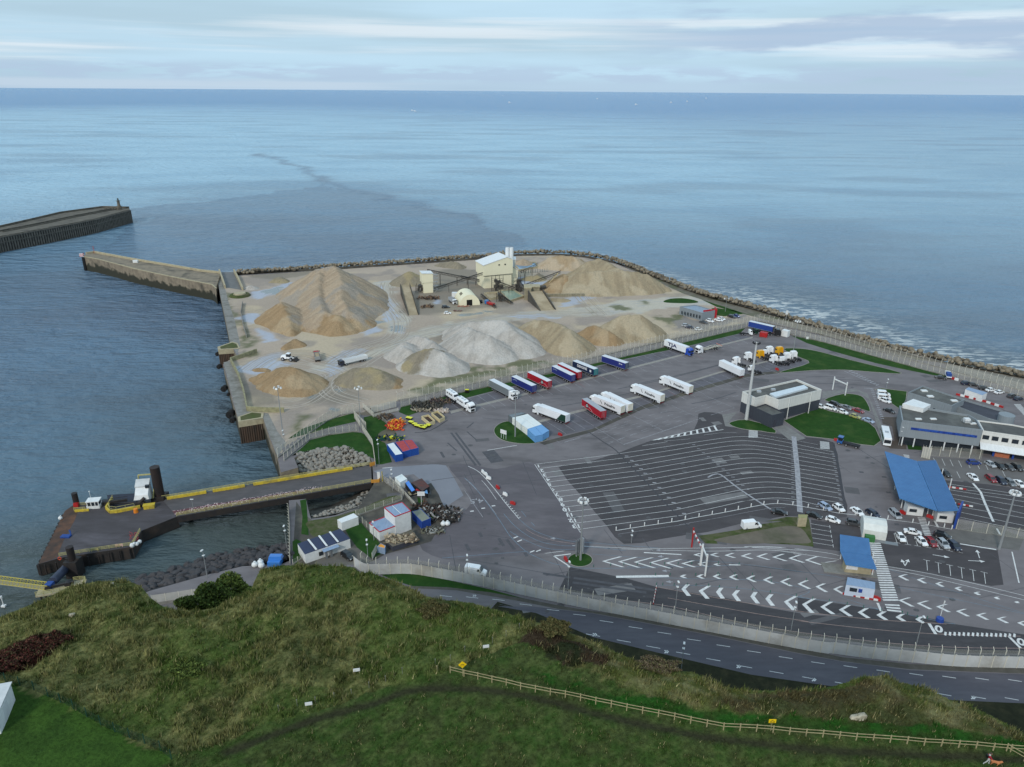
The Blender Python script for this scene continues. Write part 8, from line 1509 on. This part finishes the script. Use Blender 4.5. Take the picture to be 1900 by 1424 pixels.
junk('net_heap','large dark fishing net heap by the fence left of the transporter','nets','h',(520,790),130,6,3.2,1.8,[(60,60,58),(80,78,72),(48,50,48),(100,92,80)],21);junk('net_heap','brownish heap of nets close to the transporter lorry','nets','h',(720,720),60,4,2,1.6,[(140,116,100),(90,76,70),(70,62,64)],22);junk('net_heap','pale bundles in the middle of the scrap yard','nets','h',(420,850),26,3.6,1.4,1.2,[(170,160,140),(140,130,112)],23)
junk('net_heap','white heap of bags in the rusty yard by the crates','bags','h',(730,860),34,2.4,1.6,1.2,[(220,210,200),(196,180,166)],24);junk('float_stack','stack of orange and yellow floats in the small yard','floats','i',(560,520),120,2.6,4,1.4,[(220,90,50),(230,170,50),(200,60,50)],25);junk('scrap_heap','brown scrap in the long grey trough near the white gate','scrap heap','i',(360,360),40,3,2,1.2,[(90,74,62),(70,66,60),(120,104,86)],26);junk('scrap_heap','dark green and blue crates behind the blue container','crates','i',(440,775),34,5,1.4,1.6,[(30,84,70),(36,60,104),(30,34,40),(190,190,40)],27)
mb=MB();[mb.bar(*[(*Z('i',x,y),.5)for x,y in p],.3,1.0)for p in(((245,340),(390,480)),((390,480),(480,430)))];o=mb.build('trough_wall',CONC);tag(o,'low grey concrete wall of the scrap trough near the white gate','wall')
YT=paint('tub_yellow',(226,222,40),0)
for i,(x,y,w_)in enumerate(((805,355,1.2),(840,432,.9),(910,470,.8),(955,500,.9),(1035,510,.7),(1060,530,1.3),(1110,510,.8),(1165,492,.9),(485,722,.9))):
    r=thing('plastic_tub',('yellow-lidded tub at the upper left end of the row','second yellow-lidded tub from the upper left','third yellow-lidded tub from the upper left','fourth yellow-lidded tub from the upper left','small yellow-lidded tub just left of the corner','wide yellow-lidded tub at the corner of the row','yellow-lidded tub right of the corner','yellow-lidded tub at the right end of the row','lone yellow-lidded tub near the blue container')[i],'tub',(*Z('i',x,y,.8),0),R(-25),'yellow-lidded tubs');MB().hexa([(-w_*.8,-.5,0),(w_*.8,-.5,0),(w_*.8,.5,0),(-w_*.8,.5,0)],[(-w_,-.7,.8),(w_,-.7,.8),(w_,.7,.8),(-w_,.7,.8)]).build('tub_body',BLK,r);MB().box(-w_*1.03,w_*1.03,-.73,.73,.8,.9).build('lid',YT,r)
def crate(label,k,pts,wm,im):p=ccw(tops(k,pts,1.4));r=thing('steel_crate',label,'crate',(*p[0],0));q=[(x-p[0][0],y-p[0][1])for x,y in p];MB().wall(q,0,1.4,.2,close=True).build('side',wm,r);MB().sheet(q,.6).build('contents',im,r);return r
crate('open cream crate filled with rust-brown scrap','i',[(1040,330),(1165,300),(1290,410),(1190,450)],STRUT,RUST);crate('open cream crate with white and brown waste, right one','i',[(1228,265),(1340,225),(1475,340),(1380,390)],STRUT,MUD)
o=MB().box(-.8,.8,-.5,.5,0,1.2).box(-.85,.85,-.55,.55,1.2,1.35).build('wheelie_bin',BLK,loc=(*Z('h',1128,570),0));o2=MB().box(-.8,.8,-.5,.5,1.36,1.45).build('lid',YT,o);tag(o,'black bin with a yellow lid on the grass strip by the fence','bin')
for i,(k,x,y,m_,lab)in enumerate((('N',362,265,WHITE,'white plastic barrier at the upper end of the row'),('N',388,285,WHITE,'second white plastic barrier of the row'),('N',412,318,WHITE,'third white plastic barrier of the row'),('N',492,400,RED,'red plastic barrier between white ones'),('N',558,462,WHITE,'single white plastic barrier between the two red ones'),('N',625,540,RED,'red plastic barrier at the lower end of the row'),('N',1092,1032,RED,'red plastic barrier beside the round planted island'),('F',1612,885,RED,'red plastic barrier near the blue containers'),('g',930,1235,RED,'red plastic barrier below the parked tractor units'),('V',1632,262,RED,'red and white barrier left of the blue terminal tractor'),('J',475,830,RED,'red barrier at the left booth'),('J',795,880,RED,'red barrier between the two front booths'),('b',840,880,RED,'red barrier under the smaller canopy'),('b',955,1340,RED,'red barrier right of the kiosk'))):
    r=MB().hexa([(-.9,-.3,0),(.9,-.3,0),(.9,.3,0),(-.9,.3,0)],[(-.85,-.12,.9),(.85,-.12,.9),(.85,.12,.9),(-.85,.12,.9)]).box(-.3,.3,-.2,.2,.9,1.0).build('traffic_barrier',m_,loc=(*Z(k,x,y,.4),.02));r.rotation_euler=(0,0,R(random.uniform(-70,-30)));tag(r,lab,'barrier','plastic traffic barriers')

# ================================================================== FENCES
PANEL=M('pale_mesh',srgb(200,198,190),.7,c2=srgb(160,158,148),scale=1.5,alpha=.33);PANELW=M('white_mesh',srgb(206,204,196),.7,c2=srgb(190,188,178),scale=.8,alpha=.62);PANELG=M('thin_mesh',srgb(176,176,164),.7,alpha=.24);PANELC=M('wall_panel',srgb(206,208,208),.8,c2=srgb(184,186,186),c3=srgb(160,157,150),scale=.25,detail=10,alpha=.93);POSTM=M('pale_post',srgb(206,202,188),.7)
def fence(label,pts,h,step,pm,base=.4,lean=.5,name='security_fence',side=1,bm_=None,pw=.12):
    r=thing(name,label,'fence',(*pts[0],0));o_=r.location;q=[(x-o_[0],y-o_[1])for x,y in pts];MB().wall(q,base,h).build('mesh_panel',pm,r)
    if base:MB().wall(shift(q,.02),0,base,.18).build('plinth',bm_ or CONC,r)
    pl=along(q,step);me=MB().box(-pw/2,pw/2,-pw/2,pw/2,0,h).bar((0,0,h),(0,-lean*side,h+lean),pw*.8).build('post',POSTM,r).data;first=r.children[-1]if False else[c for c in r.children if c.name.startswith('post')][0]
    ds=sorted(range(len(pl)),key=lambda i:(pl[i][0]+o_[0])**2+(pl[i][1]+o_[1])**2);ind=set(ds[:100]);extra=MB()
    for i,(x,y,hh_)in enumerate(pl):
        if i in ind:
            o=first if i==ds[0]else bpy.data.objects.new('post',me)
            if o is not first:col.objects.link(o);o.parent=r
            o.location=(x,y,0);o.rotation_euler=(0,0,hh_)
        else:extra.box(x-pw/2,x+pw/2,y-pw/2,y+pw/2,0,h+lean*.8)
    if extra.v:extra.build('post_row',POSTM,r)['kind']='stuff'
    return r
f1=T_([(737,744),(780,737),(856,718),(910,706),(1030,681),(1122,660),(1200,642),(1303,618),(1406,598)]);f2=T_([(744.5,755.6),(800,743),(852,730),(930,712),(1030,691),(1122,671),(1200,653),(1303,628),(1388,608)])
fence('outer security fence of pale posts between stockyard and freight park',f1,3.5,2.7,PANEL,side=-1);fence('inner security fence of pale posts along the grass strip of the freight park',f2,3.1,3.6,PANEL)
fence('outer pale fence along the coast path on the right shore',T_([(1408,597),(1425,600),(1530,623),(1663,662),(1758,687),(1900,727),(1990,752)]),3.3,2.6,PANEL,side=-1,lean=.9);fence('inner pale fence beside the service road on the right shore',T_([(1395,606),(1430,613),(1530,636),(1663,673),(1758,699),(1900,738),(1990,764)]),3.0,2.6,PANEL,lean=.8)
wl1=smooth_line(ZZ('R',[(500,100),(560,140),(640,145),(780,142),(870,148),(1060,180),(1260,218),(1500,270),(1730,318),(1860,345)])+ZZ('P',[(0,908),(300,948),(600,988),(1000,1026),(1330,1056),(1869,1068),(2400,1075)]),4)
fence('tall pale panel fence curving along the public road below the cliff',wl1,3.1,2.75,PANELC,.0,.45,side=1,pw=.16);fence('rear row of leaning posts behind the tall curved panel fence',shift(wl1,2.0),3.0,2.75,PANELG,.0,.5,side=-1,pw=.13)
ef=ZZ('E',[(645,1095),(770,1000),(920,880),(1080,770),(1200,720),(1370,690)]);fence('pale posted fence from the quay corner up to the white gate',ef,3.6,2.4,PANEL);fence('lower pale fence from the quay across the lawn to the hedge gap',ZZ('E',[(700,1120),(830,1010),(930,930),(1110,890),(1300,865),(1360,860)]),3.0,2.4,PANELG)
fence('white picket fence running down the lawn to the ramp entrance',ZZ('E',[(1320,745),(1400,870),(1480,990),(1505,1175)]),2.8,1.2,PANELW,lean=.2);fence('short white fence between gate and lawn',ZZ('E',[(1320,745),(1425,845)]),3.0,1.0,PANELW,lean=.2)
g_=fence('white sliding gate of the stockyard',ZZ('E',[(1470,700),(1690,645)]),3.0,2.6,PANELW,.2,.1,'gate');fence('white low barrier in front of the stockyard gate',ZZ('E',[(1485,735),(1710,680)]),1.4,3.4,PANELW,.3,0,'gate');fence('white wing wall left of the stockyard gate',ZZ('E',[(1395,655),(1490,735)]),2.2,1.6,PANELW,.3,.1)
fence('white spiked fence line along the pier beside the blue-roofed prefab',ZZ('M',[(500,560),(508,700),(512,990)]),2.6,1.6,PANELW,lean=.3);fence('pale fence above the container office',ZZ('M',[(1040,600),(1240,530),(1410,470),(1420,430),(1250,310)]),2.2,3.0,PANEL,lean=0);fence('grey wall-like fence behind the dark blue container',ZZ('M',[(1310,310),(1420,420),(1520,530)]),1.6,3,PANELW,.6,0);fence('thin fence at the left side of the container office',ZZ('M',[(1060,620),(1230,790)]),2.0,2.6,PANELG,0,0);fence('short white gate at the road corner by the tank box',ZZ('M',[(1170,945),(1205,880)]),2.2,.9,PANELW,.2,0,'gate');fence('white railing in front of the blue-roofed prefab',ZZ('M',[(535,985),(680,900)]),1.6,1.6,PANELG,.4,0)
fence('pale mesh fence in front of the terminal building',ZZ('J',[(700,180),(790,165),(1400,205)]),3.6,3.2,PANELG,.1,.3);fence('tall white spiky fence end left of the terminal mesh fence',ZZ('J',[(690,190),(790,215)]),4.4,.8,PANELW,.3,.8);fence('white posted fence across the booth lanes to the right edge',ZZ('J',[(1100,1025),(1340,1065),(1600,1100),(1900,1145),(2200,1190)]),3.2,3.8,PANELG,.1,.3);fence('white fence standing on the wall beside the coast road in the notch',ZZ('Q',[(900,330),(1000,315),(1160,290)]),3.0,3,PANELW,.8,.2)

# ================================================================== MASTS, LAMPS, BOLLARDS, SIGNS
def mast(label,k,x,y,h,w0=.32,heads=6,mat=None):
    r=thing('lamp_mast',label,'lamp mast',(*Z(k,x,y),0));MB().cyl((0,0,0),(0,0,h),w0,w0*.45,10).build('pole',mat or GALV,r);mb=MB();n_=12;[mb.cyl((.9*math.cos(6.28*i/n_),.9*math.sin(6.28*i/n_),h-.3),(.9*math.cos(6.28*(i+1)/n_),.9*math.sin(6.28*(i+1)/n_),h-.3),.07,n=4)for i in range(n_)];mb.build('ring',GALV,r)
    for i in range(heads):a=6.2832*i/heads;MB().hexa([(1.0,-.35,h-.8),(1.5,-.35,h-.6),(1.5,.35,h-.6),(1.0,.35,h-.8)],[(1.0,-.35,h-.1),(1.3,-.35,h-.05),(1.3,.35,h-.05),(1.0,.35,h-.1)]).build('floodlight',WHITE if mat is None else CHAS,r).rotation_euler=(0,0,a)
    return r
mast('tall grey lamp mast on the round planted island','N',1220,1042,18.5);mast('very tall thick white mast beside the warehouse','H',236,1155,31,.66,5,M('mast_grey',srgb(190,192,192),.5));mast('tall lamp mast on the oval lawn with containers','F',1215,905,17.5,.26);mast('tall lamp mast at the visitor parking beside the white line','J',1605,1265,18,.36,8);mast('lamp mast on the big triangular lawn behind the tractor units','H',698,478,15,.22);mast('lamp mast with two bright heads in front of the golden-brown heap','E',690,900,19,.2,4);mast('lamp mast beside the dull grit heap near the white gate','E',1378,850,17,.18,4);mast('lamp mast behind the stockyard office lawn','D',1262,660,8,.14,2)
def lamp(label,k,x,y,h=8.3):
    r=thing('street_lamp',label,'street lamp',(*Z(k,x,y),0),R(random.uniform(-20,20)),'street lamps');MB().cyl((0,0,0),(0,0,h),.1,.06,6).build('pole',GALV,r);MB().box(-.2,.2,-.7,.1,h,h+.18).build('lamp_head',WHITE,r);MB().box(-.25,.25,-.3,.3,h-1.6,h-1.45).build('lower_lamp_head',WHITE,r)
for l_ in(('street lamp beside the moving white van','N',225,1240),('street lamp behind the curved fence below the round island','N',1110,1300),('street lamp next to the red and white poles','O',725,820),('street lamp behind the fence near the black chevron lane','O',1745,1005),('street lamp near the painted zero on the approach road','P',975,890),('lamp post standing on the dark bank beside the public road','S',390,335,7),('lamp post on the coast road above the dark rocks','L',1590,1105),('round-headed lamp post beside the black car at the prefab','M',1137,965,7),('lamp post at the pier beside the prefab','M',484,850,7),('lamp post beside the white container at the ramp','j',290,420,7.5),('lamp post on the lawn beside the blue containers','i',240,1235,9),('lamp post by the coach at the terminal','I',425,1180,7),('lamp post at the small lawn with minibuses','H',1600,880,5.5),('lamp post in the middle of the left lawn yard','M',1183,790,6),('lamp post beside the stockyard gate corner','E',700,940,4),('thin post at the corner of the lane park','U',1185,1410,4)):lamp(*l_)
def bollards(pts,label,name='bollard',m_=WHITE,h=1.1,w=.12,grp=None):
    me=None
    for x,y,z_ in pts:
        if me is None:o=MB().cyl((0,0,0),(0,0,h),w,n=6).cyl((0,0,h*.7),(0,0,h*.85),w*1.2,n=6).build(name,m_);me=o.data
        else:o=bpy.data.objects.new(name,me);col.objects.link(o)
        o.location=(x,y,z_);tag(o,label,name.replace('_',' '),grp)
kp=ZZ('U',[(1010,1268),(1172,1242),(1335,1216),(1492,1192),(1648,1168),(1802,1143)])+ZZ('V',[(65,1085),(205,1060),(342,1035),(477,1010),(612,983),(745,957),(877,933),(1020,922),(1177,936),(1336,962),(1495,990),(1660,1020),(1825,1040)])+ZZ('J',[(100,885),(297,910),(590,950),(775,980),(960,1005),(1050,1025)])
bollards([(*p,.02)for p in kp],'white post on the kerb line between the curved lanes and the queue lane','lane_post',WHITE,1.2,.14,'white posts along the kerb line')
TG2=M('teal_green',srgb(40,110,90),.6)
bollards([(*Z('O',x,y),.02)for x,y in((5,440),(155,430),(272,424),(390,424),(507,422),(630,418),(750,418),(870,415),(1105,412),(1287,420),(550,515),(680,515),(905,515),(1100,505),(1250,508),(1405,512),(1560,518),(1718,540),(1880,560),(1112,520),(1262,535),(1418,552),(1570,572),(1725,595),(560,600),(615,600),(715,605),(830,603),(908,607),(1017,608),(1113,622),(1268,630),(1408,645),(1562,668),(1792,700))],'small green-tipped flexible post beside the painted chevrons','delineator',TG2,.8,.07,'green delineators')
bollards([(*Z('P',x,y),.02)for x,y in((123,500),(260,520),(407,545),(543,572),(690,597),(862,618),(985,655),(905,628),(1070,660))],'small green post beside the chevrons nearest the zebra crossing','delineator',TG2,.8,.07,'green delineators near the crossing')
for i in range(6):x,y=Z('O',558-i*5,632+i*27);o=MB().cyl((0,0,0),(0,0,.5),.12,n=6).mat(1).cyl((0,0,.5),(0,0,1.0),.1,n=6).build('traffic_cone',[RED,WHITE],loc=(x,y,.02));tag(o,'red and white striped post in the line across the dark approach road','marker post','red and white striped posts')
def gantry(label,k,p0,p1,h,stripe=False):
    a,b=Vector((*Z(k,*p0),0)),Vector((*Z(k,*p1),0));r=thing('height_gantry',label,'height barrier',a);d=b-a
    for p in(Vector((0,0,0)),d):MB().bar(p,p+up*(h+1),.35).build('post',WHITE if not stripe or p.length>.1 else RED,r)
    mb=MB();n_=8
    for i in range(n_):mb.mat(i%2 if stripe else 0);mb.bar(d*(i/n_)+up*h,d*((i+1)/n_)+up*h,.25,.45)
    mb.build('beam',[WHITE,RED],r)
gantry('white height gantry over the road beside the warehouse','H',(1080,862),(1203,918),4.8);gantry('red and white height bar over the approach lanes, upper one','O',(870,265),(945,425),5.2,True);gantry('white height bar over the approach lanes, lower one','O',(950,425),(988,518),5.6)
def board(label,k,x,y,w,h,z1,rz,m_,pm=WHITE,legs=2,name='sign'):
    r=thing(name,label,'sign',(*Z(k,x,y),0),rz);MB().box(-w/2,w/2,-.06,.06,z1,z1+h).build('sign_board',m_,r);[MB().cyl((lx,.1,0),(lx,.1,z1+h*.8),.07,n=5).build('leg',pm,r)for lx in(np.linspace(-w*.4,w*.4,legs)if legs>1 else[0])]
board('white three-legged sign board on the oval lawn','F',1112,925,2.6,1.5,2.0,R(-35),WHITE,legs=3)
for i,dx in enumerate((-38,-22,-8,22)):board(('leftmost','second','third','rightmost')[i]+' narrow grey panel sign on the round planted island','N',1218+dx,1012-i*8,.8,4.4,.6,R(-60),PGY if i<3 else PSI,legs=1)
board('white sign on a post above the shore fence','H',620,205,1.3,2.2,4.5,R(10),WHITE,legs=1);board('yellow hazard board at the entrance of the ramp','j',100,250,.5,3.4,.3,R(80),YELP,legs=1);board('white board beside the yellow hazard board at the ramp entrance','j',32,230,.9,2.6,.6,0,WHITE,legs=2);board('white cabinet sign beside the scrap heap near the container','j',835,700,2.2,1.4,3.4,0,WHITE,legs=1);board('slim blue-footed white sign post near the right chevrons','P',1175,665,.25,.7,4.6,0,WHITE,legs=1);board('white box sign on the grass strip by the inner shore fence','H',832,372,1.2,1.2,.3,0,WHITE,legs=2)
o=MB().cyl((0,0,0),(0,0,.9),.9,.8,10).build('ballast_block',BRUN,loc=(*Z('P',1172,680),.02));tag(o,'round blue ballast foot under the white sign post near the right chevrons','ballast')
RIMY=M('orange_rail',srgb(196,140,60),.6);o=MB().wall(ZZ('M',[(1160,330),(1225,325),(1235,300)]),0,1.1,.15).wall(ZZ('M',[(1150,200),(1195,185)]),0,1.3,.15).build('end_railing',RIMY);tag(o,'orange-yellow railings at the shore end of the ramp','railing')
for i,(x,y)in enumerate(((933,175),(1180,192),(1275,186),(1310,180),(770,204),(1108,181),(765,203),(1245,188),(945,188))):
    o=MB().hexa([(-14,-3,0),(14,-3,0),(18,3,0),(-14,3,0)],[(-14,-4,4),(16,-4,4),(20,4,4),(-14,4,4)]).box(-9,3,-3,3,4,13).build('boat',WHITE,loc=(*P(x,y+3,WATER),WATER));tag(o,'tiny white boat on the far sea near the horizon','boat','boats near the horizon');o.scale=(.5,)*3 if y>200 else(.8,)*3

# ================================================================== WALKER AND DOG
def skin(name,pts,edges,rad_,mat,parent,sub=1):
    me=bpy.data.meshes.new(name);me.from_pydata(pts,edges,[]);o=bpy.data.objects.new(name,me);col.objects.link(o);o.parent=parent;me.materials.append(mat);s=o.modifiers.new('s','SKIN')
    for v,r_ in zip(me.skin_vertices[0].data,rad_):v.radius=(r_,r_)if not isinstance(r_,tuple)else r_
    me.skin_vertices[0].data[0].use_root=True;o.modifiers.new('u','SUBSURF').levels=sub;o.modifiers['u'].render_levels=sub;return o
wx_,wy_=Z('c',830,1150,TOP+.4);wz=gz(wx_,wy_);pe=thing('person','person in a red jacket and pale trousers striding along the cliff path with a dog','person',(wx_,wy_,wz),R(-15));SKIN=M('skin',srgb(190,144,120),.6);TRO=M('pale_trousers',srgb(186,186,184),.8);JR=M('red_jacket',srgb(176,30,50),.7,c2=srgb(140,24,40),scale=4)
skin('body',[(0,0,.93),(0,0,1.2),(.05,0,1.45),(.07,0,1.56),(.1,0,1.68),(.02,.1,.88),(.27,.11,.5),(.2,.11,.09),(.33,.11,.05),(.02,-.1,.88),(-.12,-.11,.5),(-.42,-.11,.12),(-.34,-.11,.04),(.05,.2,1.4),(-.12,.26,1.15),(.06,.27,.95),(.05,-.2,1.4),(.2,-.26,1.16),(.4,-.25,1.04)],[(0,1),(1,2),(2,3),(3,4),(0,5),(5,6),(6,7),(7,8),(0,9),(9,10),(10,11),(11,12),(2,13),(13,14),(14,15),(2,16),(16,17),(17,18)],[(.13,.15),(.13,.15),(.12,.15),.055,.1,.095,.065,.045,.04,.095,.065,.045,.04,.06,.045,.035,.06,.045,.035],TRO,pe)
skin('jacket',[(0,0,.98),(0,0,1.2),(.05,0,1.44),(.05,.2,1.42),(-.12,.26,1.16),(.04,.27,1.0),(.05,-.2,1.42),(.2,-.26,1.18),(.36,-.25,1.08)],[(0,1),(1,2),(2,3),(3,4),(4,5),(2,6),(6,7),(7,8)],[(.16,.2),(.16,.2),(.14,.19),.09,.07,.06,.09,.07,.06],JR,pe);MB().ball((.13,0,1.7),.115,10,8,(1,.85,1.2)).ball((.24,0,1.69),.02).build('head',SKIN,pe);MB().ball((.1,0,1.74),.125,10,8,(1,.9,1.05)).build('hair',BARK,pe);MB().box(-.3,-.1,-.15,.15,1.08,1.45).build('rucksack',BLK,pe)
dx_,dy_=Z('c',1050,1220,TOP+.2);dg=thing('dog','orange-brown dog trotting beside the person in the red jacket','dog',(dx_,dy_,gz(dx_,dy_)),R(-20));FUR=M('ginger_fur',srgb(196,130,84),.9,c2=srgb(160,98,60),scale=6)
skin('body',[(0,0,.5),(.28,0,.5),(.45,0,.62),(.6,0,.74),(.76,0,.68),(-.3,0,.5),(-.5,0,.62),(-.66,0,.66),(.28,.1,.36),(.3,.1,.2),(.36,.1,.03),(.28,-.1,.36),(.24,-.1,.2),(.2,-.1,.03),(-.3,.1,.38),(-.4,.1,.22),(-.34,.1,.03),(-.3,-.1,.38),(-.36,-.1,.22),(-.46,-.1,.03),(.56,.06,.85),(.56,-.06,.85)],[(0,1),(1,2),(2,3),(3,4),(0,5),(5,6),(6,7),(1,8),(8,9),(9,10),(1,11),(11,12),(12,13),(5,14),(14,15),(15,16),(5,17),(17,18),(18,19),(3,20),(3,21)],[.16,.18,.11,.1,.05,.13,.05,.03,.07,.04,.03,.07,.04,.03,.08,.04,.03,.08,.04,.03,.03,.03],FUR,dg)
